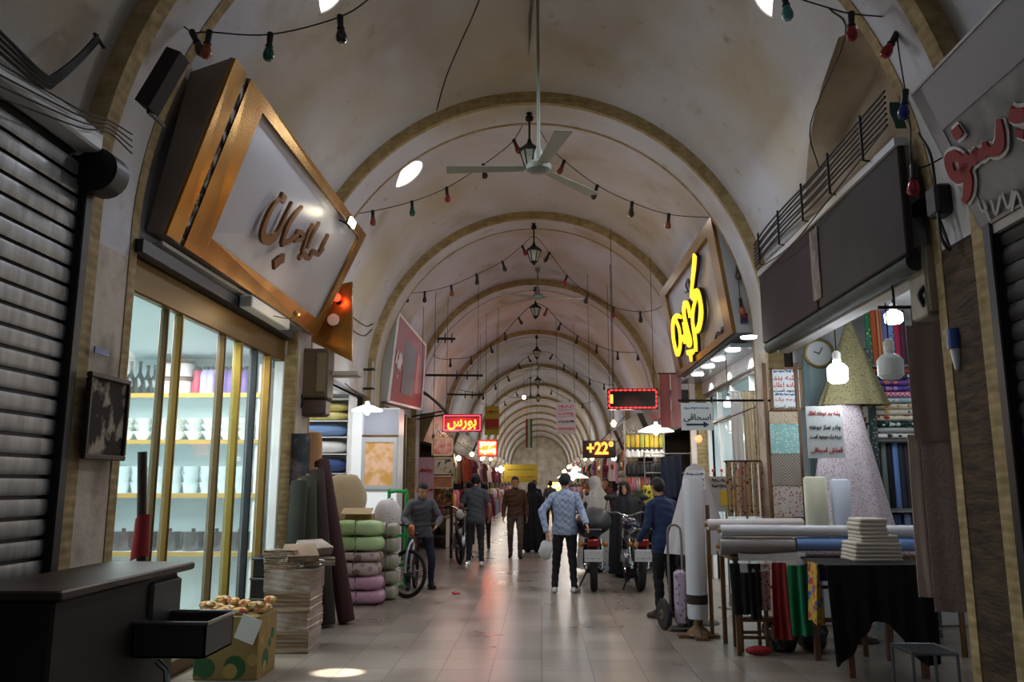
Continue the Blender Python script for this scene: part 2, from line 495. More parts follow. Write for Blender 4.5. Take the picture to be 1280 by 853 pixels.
def bulge(z, y):        # every bay swells a little between its two arches, the nearest most
    for a, b in zip(YS, YS[1:]):
        if a+.3 < y < b-.3: return (.55 if abs(a-5.4) < .01 else .12)*sin(pi*(y-a-.3)/(b-a-.6))*max(0, (z-4.6)/2)
    return 0
def vault_z(x, y):      # height of the vault over a point
    k = near(y); q = abs((x-XC-.04*k)/(1+.025*k))
    if q >= 2.99: return 3.2
    z = 3.4 + 3.13*sqrt(1-(q/2.99)**2)
    return warp(0, y, z)[2] + bulge(z, y)
def half_x(z, y=50, s=1):
    x = 3.1
    while x > 0 and vault_z(XC + s*x, y) < z: x -= .005
    return x
def vault_hit(px, py):
    d = ray(px, py); t = 1.0
    while t < 120:
        p = C0 + d*t
        if p.z > vault_z(p.x, p.y) - .01 and p.z > 3.2: return p
        t += .01
    return p
def rib_pts(off): # arch line with its two pilaster legs
    q = prof_off(off)
    return [(q[0][0], -.0)] + q + [(q[-1][0], -.0)]
def rib(mb, y0, y1, o0, o1):
    a = rib_pts(o0); b = rib_pts(o1); n = len(a); vs = []
    for (ax, az), (bx, bz) in zip(a, b):
        vs += [warp(*q) for q in ((ax, y0, az), (bx, y0, bz), (bx, y1, bz), (ax, y1, az))]
    fs = []
    for i in range(n-1):
        for j in range(4): fs.append((i*4+j, i*4+(j+1) % 4, i*4+4+(j+1) % 4, i*4+4+j))
    fs += [(3, 2, 1, 0), tuple((n-1)*4+j for j in range(4))]
    mb.add(vs, fs)

# floor
fl = MB(); fl.span((-7, -4, -.12), (7, 95, 0)); struct(fl.build('floor', M_FLOOR))

# vaulted ceiling bay by bay
def vault_bay(y0, y1, lun=None):
    mb = MB()
    L0 = len(PROF)
    nv = 10
    vs = []; fs = []
    def ys(i):
        x, z = PROF[i]
        if lun and x > 0:
            yc, far, zs, za = lun
            h = 0
            if z < za:
                for (z0, f0), (z1, f1) in zip(far, far[1:]):
                    if z0 <= z <= z1: h = f0 + (f1-f0)*(z-z0)/(z1-z0) - yc
                if z < far[0][0]: h = far[0][1] - yc
            a, b = max(y0+.02, yc-h), min(y1-.02, yc+h)
            return [y0 + (a-y0)*k/4 for k in range(5)] + [a + (b-a)*k/6 for k in range(7)] + [b + (y1-b)*k/4 for k in range(5)]
        return [y0 + (y1-y0)*k/16 for k in (0,1,2,3,4)] + [y0 + (y1-y0)*(4+8*k/6)/16 for k in range(7)] + [y0 + (y1-y0)*k/16 for k in (12,13,14,15,16)]
    W_ = 17
    for i in range(L0):
        x, z = PROF[i]
        for k, y in enumerate(ys(i)):
            xx = x
            if lun and x > 0 and 5 <= k <= 9 and z < lun[3]:
                yy = ys(i); hh = (yy[10]-yy[4])/2; tt = (y - (yy[10]+yy[4])/2)/max(hh, 1e-3)
                xx = min(max(x, 2.93), x + min(.30, .45*hh)*max(0, 1-tt*tt)**.5)
            q = warp(xx, y, z); vs.append((q[0], q[1], q[2] + bulge(z, y)))
    mf = []
    for i in range(L0-1):
        for k in range(W_-1):
            fs.append((i*W_+k, (i+1)*W_+k, (i+1)*W_+k+1, i*W_+k+1))
            z = max(PROF[i][1], PROF[i+1][1])
            mf.append(1 if (lun and PROF[i][0] > 0 and 4 <= k <= 9 and z < lun[3] + .12) else 0)
    mb.add(vs, fs); mb.m = mf
    o = mb.build('ceiling', [M_PLASTER, M_DIRT], smooth=True, angle=35)
    struct(o); return o
_lp = [vault_hit(*q) for q in ((985, 310), (990, 250), (1001, 200), (1025, 140), (1050, 95), (1066, 76))]
print('lunette', [tuple(round(c, 2) for c in q) for q in _lp])
LUN = (_lp[-1].y, [(q.z, q.y) for q in _lp], 3.2, _lp[-1].z)
for i in range(len(YS)-1):
    vault_bay(YS[i]+.3, YS[i+1]-.3, lun=LUN if abs(YS[i]-5.4) < .01 else None)
# transverse arches on their pilasters: plaster between two brick edges
for k, yc in enumerate(ARCH_Y):
    a = MB(); rib(a, yc-.28, yc+.29, -.06, .13)
    # pilasters of the two near arches are of old flaking plaster, built as their own cladding
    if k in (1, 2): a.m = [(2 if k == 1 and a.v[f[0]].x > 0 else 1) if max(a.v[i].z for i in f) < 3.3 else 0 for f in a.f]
    core = struct(a.build('trim_%d' % (k+1), [M_PLASTER, M_OLDPL, M_SHADEBRICK] if k in (1, 2) else M_PLASTER, smooth=True, angle=30))
    b = MB(); rib(b, yc-.33, yc-(.18 if k == 1 else .26), -.05, .137); rib(b, yc+(.23 if k == 1 else .285), yc+.335, -.05, .137)
    e = b.build('brick_edge', M_BRICK, core)
# side walls: a strip above each shop opening, shop rooms behind
for s, nm in ((-1, 'left'), (1, 'right')):
    w = MB()
    for i in range(len(ARCH_Y)-1):
        y0, y1 = ARCH_Y[i]+(.7 if s > 0 and i == 1 else .3), ARCH_Y[i+1]-.3
        w.span((s*2.97, y0-.02, 3.12), (s*3.12, y1+.02, 3.3))
        if i < 4: w.span((s*2.97, y0-.02, 3.3), (s*3.12, y1+.02, 4.2))
    w.span((s*2.97, -3.8, 0), (s*3.12, .5, 4.0))
    struct(w.build('wall_%s' % nm, M_PLASTER))
    r = MB()
    for i in range(len(ARCH_Y)-1):
        y0, y1 = ARCH_Y[i]+.3, ARCH_Y[i+1]-.3
        dx = 5.3 if i < 3 else 4.4
        r.span((s*dx, y0-.3, 0), (s*(dx+.1), y1+.3, 3.7))
        r.span((s*3.0, y0-.34, 0), (s*dx, y0-.02, 3.7)); r.span((s*3.0, y1+.02, 0), (s*dx, y1+.1, 3.7))
        r.span((s*3.0, y0-.3, 3.6), (s*(dx+.1), y1+.3, 3.7))
    mm = M_DARKWALL
    struct(r.build('wall_%s_shops' % nm, mm))
# white lining of the lit shops
def lining(s, y0, y1, dx, m, h=3.08):
    r = MB()
    r.span((s*(dx-.02), y0, .01), (s*dx, y1, h)); r.span((s*3.14, y1-.02, .01), (s*dx, y1, h)); r.span((s*3.14, y0, .01), (s*dx, y0+.02, h))
    r.span((s*3.14, y0, h), (s*dx, y1, h+.015))
    return r
struct(lining(-1, 5.72, 9.66, 5.28, M_COOLWALL).build('wall_left_lining', M_COOLWALL))
struct(lining(-1, 10.34, 14.24, 5.28, M_WHITEWALL).build('wall_left_lining', M_WHITEWALL))
struct(lining(1, 5.74, 9.66, 5.28, M_WHITEWALL, 3.5).build('wall_right_lining', M_WHITEWALL))
struct(lining(1, 10.34, 14.24, 5.28, M_COOLWALL).build('wall_right_lining', M_COOLWALL))
# the far end of the bazaar
e = MB(); e.span((-4, 85.4, 0), (4, 85.6, 7)); struct(e.build('wall_back', mat('far_wall', '#d3cbbd', .9, col2='#b3a78f', nscale=1.5)))

for _o in COL.objects:
    if _o.get('kind') == 'structure' and _o.name.split('.')[0] != 'floor' and not _o.parent: _o.location.x = XC
# skylights set into the vault: pale glazed openings
def skylight(n, p, ru, rv, label):
    x, z = abs(p.x-XC), p.z
    i = min(range(len(_hp)), key=lambda k: abs(_hp[k][1]-z))
    a = _hp[max(i-1, 0)]; b = _hp[min(i+1, len(_hp)-1)]
    tx, tz = b[0]-a[0], b[1]-a[1]; l = sqrt(tx*tx+tz*tz); s = 1 if p.x > 0 else -1
    T = Vector((s*tx/l, 0, tz/l)); N_ = Vector((-s*tz/l, 0, tx/l))
    if N_.z > 0: N_ = -N_
    Y_ = Vector((0, 1, 0))
    n_ = 24
    ring = [p + T*(rv*sin(2*pi*k/n_)) + Y_*(ru*cos(2*pi*k/n_)) for k in range(n_)]
    ring2 = [p + T*(rv*1.12*sin(2*pi*k/n_)) + Y_*(ru*1.12*cos(2*pi*k/n_)) for k in range(n_)]
    r = MB()
    r.add([q - N_*.05 for q in ring2] + [q + N_*.018 for q in ring2] + [q + N_*.018 for q in ring] + [q - N_*.05 for q in ring],
          [(j*n_+k, j*n_+(k+1) % n_, (j+1)*n_+(k+1) % n_, (j+1)*n_+k) for j in range(3) for k in range(n_)])
    o = struct(r.build('window_%d' % n, M_PLASTER, smooth=True))
    g = MB(); g.prism([q + N_*.004 for q in ring], -N_*.02)
    g.build('pane', emis('skylight_glass', '#f6f2ea', 1.6), o)
sk = [vault_hit(400, -8), vault_hit(508, 217), vault_hit(968, -3)]
print('skylights', sk)
skylight(1, sk[0], .26, .24, ''); skylight(2, sk[1], .30, .27, ''); skylight(3, sk[2], .24, .22, '')
# ------------------------------------------------------------------ common materials
M_GOLD = mat('polished_brass_sheet', '#b58a45', .25, .85, col2='#936628', nscale=2.5)
M_GOLDM = mat('gold_anodised_frame', '#7b5c2b', .35, .9)
M_BRONZE = mat('bronze_frame', '#5d4526', .35, .7)
M_BLACK = mat('black_plastic', '#17171a', .45)
M_DKMET = mat('dark_iron', '#26231f', .55, .6)
M_STEEL = mat('brushed_steel', '#8d8d8c', .35, .9)
M_GALV = mat('galvanised_slats', '#a3a2a1', .42, .45, col2='#84827f', nscale=3, stretch=(.3, 4, 1))
M_WHITE = mat('white_enamel', '#e4e4e2', .4)
M_PAPER = mat('white_paper', '#e6e3de', .8)
M_GLASS = mat('clear_glass', '#e8f4f2', .03, alpha=.16)
M_WOODDK = mat('dark_stained_wood', '#3a2a1e', .5, col2='#20160f', nscale=5, stretch=(1, 1, .15))
M_WOOD = mat('worn_wood', '#7d5d3d', .6, col2='#52391f', nscale=6, stretch=(6, 6, .5))
M_CARD = mat('brown_cardboard', '#9a7a4e', .8, col2='#836540', nscale=4)
M_CABLE = mat('black_cable', '#15140f', .6)
M_RED = mat('red_letter_enamel', '#a3201c', .45)
M_INK = mat('black_ink', '#15151a', .6)
M_REDINK = mat('red_ink', '#b8202a', .6)
M_BLUEINK = mat('blue_ink', '#1f4f9c', .6)

def wallx(px, py): return PX(px, py, -3.02)

# ---- roller shutter of the closed shop at the near left
t = thing('roller_shutter', 'closed grey slatted roller shutter at the left edge beside the plastered pillar', 'shutter', (-3.03, 3.2, 0))
m = MB()
ns = 30
for i in range(ns):
    z = .04 + i*.122
    m.grid(lambda u, v, z=z: (-3.05 + .007*sin(pi*v)**.4, 1.3 + 3.72*u, z + .098*v), 2, 8, .004)
m.build('slat_curtain', M_GALV, t, smooth=True)
m = MB(); m.span((-3.085, 1.2, 0), (-3.07, 5.05, 3.75)); m.build('backing', M_BLACK, t)
m = MB(); m.span((-3.07, 4.99, 0), (-2.99, 5.08, 3.74), .008); m.build('guide_rail', M_BLACK, t)
m = MB(); m.span((-3.06, 1.2, 3.74), (-2.90, 4.98, 3.88), .015); m.build('lintel_bar', M_WHITE, t)
m = MB(); m.cyl((-2.93, 4.96, 3.62), (-2.93, 5.12, 3.62), .15, n=20); m.cyl((-2.93, 5.12, 3.62), (-2.93, 5.15, 3.62), .09, n=16); m.build('roller_drum', M_BLACK, t, smooth=True)

# ---- cables along the left wall above the shutter
def cable_run(name, label, curves, rad, mat_=None, holders=()):
    t = thing(name, label, 'cable', curves[0][0])
    m = MB()
    for c in curves: m.tube(catmull(c, 5), rad, 6)
    m.build('wires', mat_ or M_CABLE, t, smooth=True)
    if holders:
        for hh in holders:
            h = MB(); h.tube(hh, .012, 6); h.build('bracket', M_DKMET, t)
    return t
cs = []
for k in range(4):
    dz = .04*k
    cs.append([PX(-40, 0+9*k, -2.87), PX(10, 50+8*k, -2.87), PX(55, 93+5*k, -2.87), PX(70, 92+4*k, -2.87), PX(100, 68+3*k, -2.86), PX(122, 44+3*k, -2.84)])
cable_run('cable_bundle', 'black cable bundle looping up to the first brick arch on the left', cs, .011,
          holders=((PX(118, 42, -2.86), PX(130, 60, -2.86)),))
cs = [[PX(-30, 62+16*k, -2.88), PX(60, 115+10*k, -2.88), PX(105, 140+7*k, -2.87), PX(135, 150+5*k, -2.86), PX(165, 168+8*k, -2.86)] for k in range(4)]
cable_run('stretched_wires', 'thin wires stretched along the left wall above the grey shutter', cs, .006)

# ---- picture in a dark frame on the pillar
a, b, c, d = PX(78, 462, -2.93), PX(146, 478, -2.93), PX(144, 578, -2.93), PX(75, 575, -2.93)
t = thing('framed_picture', 'brown framed tapestry picture of pale flowers hung on the left pillar', 'picture', (-2.95, (a.y+b.y)/2, 1.72))
y0, y1, z0, z1 = 5.14, 5.66, 1.73, 2.30
m = MB(); m.span((-2.965, y0+.02, z0+.02), (-2.945, y1-.02, z1-.02)); m.build('canvas', mat('flower_tapestry', '#2c211b', .9, col2='#a59a86', nscale=7, ndetail=5, lo=.5, hi=.62), t)
m = MB()
for (ya, yb, za, zb) in ((y0, y1, z1-.035, z1), (y0, y1, z0, z0+.035), (y0, y0+.03, z0+.035, z1-.035), (y1-.03, y1, z0+.035, z1-.035)):
    m.span((-2.965, ya, za), (-2.925, yb, zb), .006)
m.build('frame', M_WOODDK, t)
t = tag(MB().span((-2.966, 5.2, 2.43), (-2.955, 5.38, 2.475)).build('number_plate', mat('blue_enamel_plate', '#3f5f98', .4)), 'small blue plate on the left pillar above the framed picture', 'plate'); base(t, (-2.96, 5.29, 2.45))

# ---- glazed shopfront
t = thing('glass_shopfront', 'gold framed sliding glass shopfront under the big brass edged sign', 'shopfront', (-3.08, 7.5, 0))
XF = -3.10
ys = [PX(p, 520, XF).y for p in (152, 196, 214, 270, 291, 311, 328, 344)]
zt, zh = 3.0, 3.27
m = MB(); m.span((XF-.03, ys[0]-.18, zt), (XF+.05, ys[-1]+.1, zh), .012); m.build('header', mat('olive_gold_header', '#6d5423', .4, .5), t)
m = MB(); m.span((XF-.05, ys[0]-.2, zh), (XF+.16, ys[-1]+.1, zh+.1)); m.build('canopy_rail', M_BLACK, t)
m = MB(); m.span((XF-.03, ys[0]-.16, 0), (XF+.05, ys[-1]+.06, .12), .01); m.build('threshold', M_BRONZE, t)
m = MB(); m.span((XF-.03, ys[0]-.16, 0.12), (XF+.05, ys[0]-.10, zt), .006); m.build('jamb', mat('pale_jamb', '#b9aaa6', .5), t)
for k, (yy, w, mm) in enumerate(zip(ys[1:], (.03, .035, .03, .055, .035, .04, .05), (M_BRONZE, M_GOLDM, M_BRONZE, mat('bright_gold_post', '#8c7230', .32, .85), M_BLACK, M_GOLDM, M_WHITE))):
    m = MB(); m.span((XF-.03, yy-w/2, .12), (XF+.04+.006*k, yy+w/2, zt), .006); m.build('post', mm, t)
for ya, yb in zip([ys[0]-.1]+ys[1:-1], ys[1:]):
    m = MB(); m.span((XF-.004, ya+.03, .12), (XF+.004, yb-.03, zt)); m.build('glass_pane', M_GLASS, t)

# shelves inside and what stands on them
SH = {}
tsh = thing('display_shelving', 'white wall shelving with gold edged boards inside the left glass shop', 'shelving', (-4.2, 9.45, 0))
zs = [PY(220, q, 9.2).z for q in (428, 492, 550, 617, 690)]
m = MB(); m.span((-5.24, 9.56, 0.02), (-3.2, 9.6, 2.95)); m.build('back_panel', M_COOLWALL, tsh)
for z in zs:
    m = MB(); m.span((-5.24, 9.18, z-.02), (-3.2, 9.56, z)); sb = m.build('shelf_board', M_WHITE, tsh)
    m = MB(); m.span((-5.24, 9.16, z-.05), (-3.2, 9.18, z)); m.build('gold_edge', mat('gold_shelf_edge', '#b08d3c', .35, .5), sb)
for xx in (-5.24, -3.24):
    m = MB(); m.span((xx-.02, 9.2, .02), (xx+.02, 9.56, 2.95)); m.build('side_panel', M_WHITE, tsh)
def on_shelf(px, k): return PY(px, 480, 9.32).x, zs[k]
M_BOTT = mat('dark_bottle_glass', '#16241f', .1, coat=.5)
def lathe_thing(name, label, cat, prof, m, loc, n=14, group=None, sx=1, parts=()):
    t = thing(name, label, cat, loc, 0, group) if parts else None
    mb = MB(); mb.lathe(prof, (0, 0, 0), n, sx=sx)
    o = mb.build('body' if parts else name, m, t, smooth=True, local=True)
    if not parts:
        o.location = loc; tag(o, label, cat, group); return o
    for pn, pp, pm in parts:
        q = MB(); q.lathe(pp, (0, 0, 0), n); q.build(pn, pm, t, smooth=True, local=True)
    return t
bot = None
for i, (px, lab) in enumerate(((162, 'leftmost'), (173, 'second'), (183, 'third'), (192, 'rightmost'))):
    x, z = on_shelf(px, 1)
    l = lab + ' dark slim bottle on the top gold edged shelf of the left shop'
    if bot is None:
        bot = lathe_thing('bottle', l, 'bottle', [(.0, 0), (.045, 0), (.05, .02), (.05, .2), (.018, .27), (.016, .36)], M_BOTT, (x, 9.34, z), group='dark bottles on the top shelf',
                          parts=(('cap', [(.0, .36), (.02, .36), (.02, .4), (0, .4)], M_BLACK),))
    else: dup(bot, (x, 9.34, z), label=l, scale=(1, 1, 1 - .12*(i > 1)))
M_PUR = mat('purple_canister', '#6d4f98', .4); M_PURL = mat('lilac_canister', '#a79bd0', .4)
can = None
for i, px in enumerate((256, 264, 272, 280, 289, 298, 307)):
    x, z = on_shelf(px, 1)
    l = ['pale lilac canister right of the red one on the top shelf', 'lilac canister left of the brown glass post', 'purple canister behind the brown glass post', 'purple canister just right of the brown post',
         'purple canister left of the bright gold post', 'purple canister right of the bright gold post', 'last dark purple canister at the right end of the top shelf'][i]
    mm = M_PURL if i < 2 else M_PUR
    can = lathe_thing('canister', l, 'canister', [(0, 0), (.062, 0), (.066, .03), (.066, .24), (.04, .29)], mm, (x, 9.34, z), group='purple canisters on the top shelf',
                      parts=(('lid', [(0, .29), (.042, .29), (.035, .33), (0, .34)], M_BLACK),))
x, z = on_shelf(246, 1)
lathe_thing('canister', 'red jar between the lilac canisters and the striped gift tins on the top shelf', 'canister', [(0, 0), (.06, 0), (.065, .12), (.05, .2), (.06, .28)], mat('crimson_jar', '#a52342', .35), (x, 9.34, z), parts=(('lid', [(0, .28), (.05, .28), (.03, .33), (0, .33)], M_BLACK),))
M_CREAM = mat('cream_tin', '#d9cfd2', .5); M_BRN = mat('brown_band', '#6b4c3a', .5)
for i, (px, k, dz) in enumerate(((207, 0, 0), (207, 1, .21), (228, 0, 0), (228, 1, .21))):
    x, z = on_shelf(px, 1)
    lathe_thing('gift_tin', ['lower left', 'upper left', 'lower right', 'upper right'][i] + ' cream gift tin of the pile behind the double post', 'tin',
                [(0, 0), (.1, 0), (.1, .18)], M_CREAM, (x, 9.36, z+dz), group='cream gift tins', n=20, parts=(('lid', [(.0, .2), (.104, .2), (.104, .155), (.1, .155)], M_BRN),))
# crockery rows
M_CHINA = mat('white_china', '#dfe3df', .25, col2='#b9bfae', nscale=14, lo=.5, hi=.7)
M_CLEARW = mat('frosted_glassware', '#d7e6e8', .15, alpha=.75)
M_POT = mat('dark_pot_metal', '#5a5b60', .2, .8)
bowlp = [(0, 0), (.05, 0), (.06, .015), (.11, .09), (.115, .1), (.1, .09), (.05, .03), (0, .02)]
rb = random.Random(4)
for shelf, name, cat, prof, mm, grp, desc, n_ in ((2, 'bowl', 'bowl', bowlp, M_CHINA, 'china bowls on the second shelf', 'white china bowl', 9),
        (3, 'glass_dish', 'dish', [(0, 0), (.07, 0), (.075, .02), (.1, .12), (.095, .12), (.06, .03), (0, .02)], M_CLEARW, 'glass dishes on the third shelf', 'frosted glass dish', 9),
        (4, 'cooking_pot', 'pot', [(0, 0), (.10, 0), (.12, .03), (.125, .2), (.13, .21), (0, .215)], M_POT, 'dark pots on the bottom shelf', 'dark metal pot with knobbed lid', 7)):
    first = None
    for i in range(n_):
        for lv in range(3 if shelf != 4 else 1):
            x = -5.05 + 1.62*i/(n_-1); loc = (x, 9.34, zs[shelf] + .003 + lv*.075*(1 if shelf == 2 else 1.2))
            lab = '%s %s%s, second shelf' if shelf == 2 else '%s %s%s, third shelf' if shelf == 3 else '%s %s%s, lowest shelf of the glass shop'
            lab = lab % (['far left', 'next to far left', 'third from left', 'fourth from left', 'middle', 'fourth from right', 'third from right', 'next to far right', 'far right'][i if n_ == 9 else [0, 1, 2, 4, 6, 7, 8][i]], desc, '' if shelf == 4 else ' at the bottom' if lv == 0 else ' in the middle' if lv == 1 else ' on top')
            if first is None:
                parts = (('knob', [(0, .215), (.018, .215), (.026, .24), (0, .25)], M_BLACK),) if shelf == 4 else ()
                first = lathe_thing(name, lab, cat, prof, mm, loc, n=18, group=grp, parts=parts)
                if shelf != 4 and not parts: pass
            else: dup(first, loc, rb.uniform(0, 3), label=lab)

# ---- big brass edged sign over the left shop
TN, BN = PY(290, 72, 5.95), PY(203, 292, 5.95)
TF, BF = PY(455, 293, 10.0), PY(392, 420, 10.0)
SN = (BN-TN).cross(TF-TN).normalized(); SN = -SN if SN.x < 0 else SN
t = thing('shop_sign', 'large tilted white shop sign with brass border and brass lettering over the left shop', 'sign', (-2.95, 8.0, 3.5))
def spt(u, v): # u along, v down
    return TN.lerp(TF, u).lerp(BN.lerp(BF, u), v)
m = MB()
hb_ = lambda z, y: XC - half_x(z, y, -1) + .03
back = [Vector((hb_(TN.z-.12, TN.y), TN.y, TN.z-.12)), Vector((hb_(TF.z-.1, TF.y)+.14, TF.y, TF.z-.1)), Vector((-2.95, BF.y, BF.z+.02)), Vector((-3.06, BN.y, BN.z+.02))]
fr = [TN, TF, BF, BN]
m.add(fr + back, [(4, 5, 6, 7), (0, 1, 5, 4), (1, 2, 6, 5), (2, 3, 7, 6), (3, 0, 4, 7)])
m.build('box', mat('brown_sign_box', '#978a7d', .6, col2='#7d7064', nscale=1.5), t)
m = MB(); m.add([p + SN*.004 for p in fr] + [p - SN*.02 for p in fr], [(0, 1, 2, 3), (7, 6, 5, 4), (0, 4, 5, 1), (1, 5, 6, 2), (2, 6, 7, 3), (3, 7, 4, 0)])
m.build('face', mat('satin_white_panel', '#a9a6ab', .28), t)
def plate(m, a, b, c, d, th=.03): m.prism([spt(*a)+SN*.006, spt(*b)+SN*.006, spt(*c)+SN*.006, spt(*d)+SN*.006], SN*th)
m = MB()
plate(m, (0, 0), (.055, 0), (.055, 1), (0, 1))
plate(m, (.075, 0), (.165, 0), (.165, 1), (.075, 1)); plate(m, (.165, 0), (1, 0), (1, .075), (.165, .075))
plate(m, (.165, .87), (1, .87), (1, 1), (.165, 1)); plate(m, (.955, .075), (1, .075), (1, .87), (.955, .87))
m.build('brass_border', M_GOLD, t)
m = MB(); plate(m, (.055, .03), (.075, .03), (.075, .97), (.055, .97), .012)
for k in range(7): plate(m, (.057, .06+.13*k), (.073, .10+.13*k), (.073, .15+.13*k), (.057, .11+.13*k), .02)
m.build('seam_strip', mat('broken_seam', '#a39c92', .6, col2='#16120e', nscale=9, lo=.45, hi=.5), t)
def stroke(mb, pix, ws, plane, nrm, th, off=.03, n=6):
    pts = catmull([PP(x, y, plane, nrm) + nrm*off for x, y in pix], n)
    k = len(pts); w = [ws[0] + 0*i for i in range(k)]
    if len(ws) > 1:
        for i in range(k):
            f = i/(k-1)*(len(ws)-1); j = min(int(f), len(ws)-2); w[i] = ws[j] + (ws[j+1]-ws[j])*(f-j)
    mb.ribbon(pts, w, nrm, th)
m = MB()
S_ = lambda pix, ws: stroke(m, pix, [x*.8 for x in ws], TN, SN, .035)
S_([(346, 245), (336, 255), (327, 272), (322, 290), (326, 298), (334, 297), (342, 288), (350, 270), (359, 251)], (.03, .06, .09, .12, .13, .09, .06, .03))
S_([(345, 243), (350, 249)], (.1, .1))
S_([(372, 257), (362, 268), (353, 283), (346, 304)], (.04, .07, .09, .07)); S_([(346, 304), (356, 300), (363, 294), (367, 288), (372, 291), (372, 296), (362, 300)], (.07, .05, .05, .07, .07, .05))
S_([(394, 277), (386, 290), (378, 308)], (.04, .06, .07)); S_([(386, 279), (379, 292), (372, 314)], (.04, .06, .06))
S_([(368, 322), (374, 316), (380, 322), (386, 313), (392, 317), (399, 309)], (.06, .07, .06, .07, .06, .05))
S_([(405, 292), (400, 302), (393, 316)], (.05, .07, .05))
S_([(336, 330), (343, 324)], (.13, .13)); S_([(342, 324), (349, 321)], (.12, .12))
m.build('lettering', mat('brass_letters', '#74502b', .35, .75), t, smooth=False)
# floodlight that lights the sign
t = thing('sign_floodlight', 'small glaring floodlight on the far corner of the brass edged sign', 'lamp', PP(424, 275, TN, SN))
p = PP(424, 275, TN, SN) + SN*.14
m = MB(); m.box(p, (.05, .2, .1), (0, .3, 0), .01); hb = m.build('housing', M_DKMET, t)
m = MB(); m.box(p + Vector((.03, -.02, -.005)), (.03, .2, .085), (0, .3, 0), .004); m.build('lens', emis('flood_led', '#fff1cf', 30), t)
m = MB(); m.tube([p - Vector((0, 0, .03)), PP(424, 275, TN, SN)], .012, 6); m.build('arm', M_DKMET, t)
light('floodlight_beam', 'POINT', p + SN*.16 + Vector((0, -.05, 0)), 3.0, (1, .88, .62), .06)
# warm lamp under the sign (lights the lower half of the face)
p = PP(342, 384, TN, SN) + SN*.30
t = thing('sign_spot', 'little brass spot lamp on an arm in front of the brass edged sign', 'lamp', PP(340, 392, TN, SN))
m = MB(); m.tube(catmull([PP(338, 394, TN, SN)+SN*.03, PP(340, 392, TN, SN) + SN*.2, p - SN*.02], 5), .006, 6); m.build('arm', M_GOLDM, t, smooth=True)
m = MB(); m.lathe([(.012, 0), (.03, .02), (.032, .06)], p, 12, axis=-SN); m.build('head', M_GOLDM, t, smooth=True)
light('sign_spot_beam', 'POINT', p + SN*.02, 4.5, (1, .80, .52), .05)
# small second brass panel with a red lamp beyond the sign
t = thing('corner_panel', 'narrow brass side panel with a white round emblem beyond the big sign', 'sign', (-2.7, 10.2, 3.2))
q = [PY(408, 360, 10.3), PY(440, 352, 10.3), PY(440, 452, 10.3), PY(385, 425, 10.3)]
m = MB(); m.prism(q, (0, .07, 0)); m.build('panel', M_GOLD, t)
c = PY(417, 400, 10.27); m = MB(); m.lathe([(0, 0), (.08, 0), (.08, .015), (0, .015)], c, 18, axis=(0, -1, 0)); m.build('emblem', mat('white_emblem', '#cfc4b0', .5), t)
c = PY(425, 446, 10.26); m = MB(); m.box(c + Vector((0, .1, -.22)), (.5, .3, .05)); m.build('bracket', M_PLASTER, t)
t = thing('red_signal_lamp', 'round red glowing signal lamp at the far end of the brass sign', 'lamp', PY(421, 372, 10.2))
c = PY(421, 372, 10.2); m = MB(); m.ball(c, .055); m.build('globe', emis('red_lamp', '#ff3a22', 3.5), t, smooth=True)
m = MB(); m.cyl(c, c + Vector((.0, .12, -.05)), .035, n=10); m.build('socket', M_DKMET, t)
light('red_lamp_light', 'POINT', c + Vector((.02, -.12, 0)), 1.2, (1, .15, .08), .05)

# dark box awning support between sign and vault: old loudspeaker horn box
t = thing('wall_box', 'slanting dark wooden box fixed to the vault above the brass edged sign', 'box', PY(190, 110, 4.95))
a = PY(208, 58, 4.95); b = PY(168, 124, 4.95)
m = MB(); d = (b-a); 
m.prism([a, a + Vector((.10, 0, -.04)), b + Vector((.10, 0, -.06)), b], (0, .14, 0)); m.build('body', mat('grimy_board', '#241e19', .8), t)
m = MB(); m.tube([b + Vector((.1, .05, .02)), PY(185, 140, 5.0), PY(205, 158, 5.3)], .012, 6); m.build('strap', M_CABLE, t)

# plaster soffit pieces under the sign
t = thing('soffit_panel', 'pale grey soffit boards between the brass sign and the glass shopfront', 'panel', (-2.98, 8.3, 3.35))
m = MB(); m.prism([(-3.05, 6.0, 3.40), (-3.05, 9.6, 3.40), (-2.90, 9.6, 3.42), (-2.95, 6.0, 3.42)], (0, 0, .03)); m.build('board', mat('grey_soffit', '#a6a39e', .6), t)
m = MB(); m.span((-2.93, 7.6, 3.27), (-2.80, 8.8, 3.39), .01); m.build('duct', mat('pale_duct', '#bdb9b2', .6), t)

# ---- things standing along the left side
def carton(name, label, cat, c, d, m_, rotz=0, parts=True, group=None):
    t = thing(name, label, cat, (c[0], c[1], c[2]), rotz, group)
    b = MB(); b.box((0, 0, d[2]/2), d, None, .008); b.build('box', m_, t, local=True)
    return t
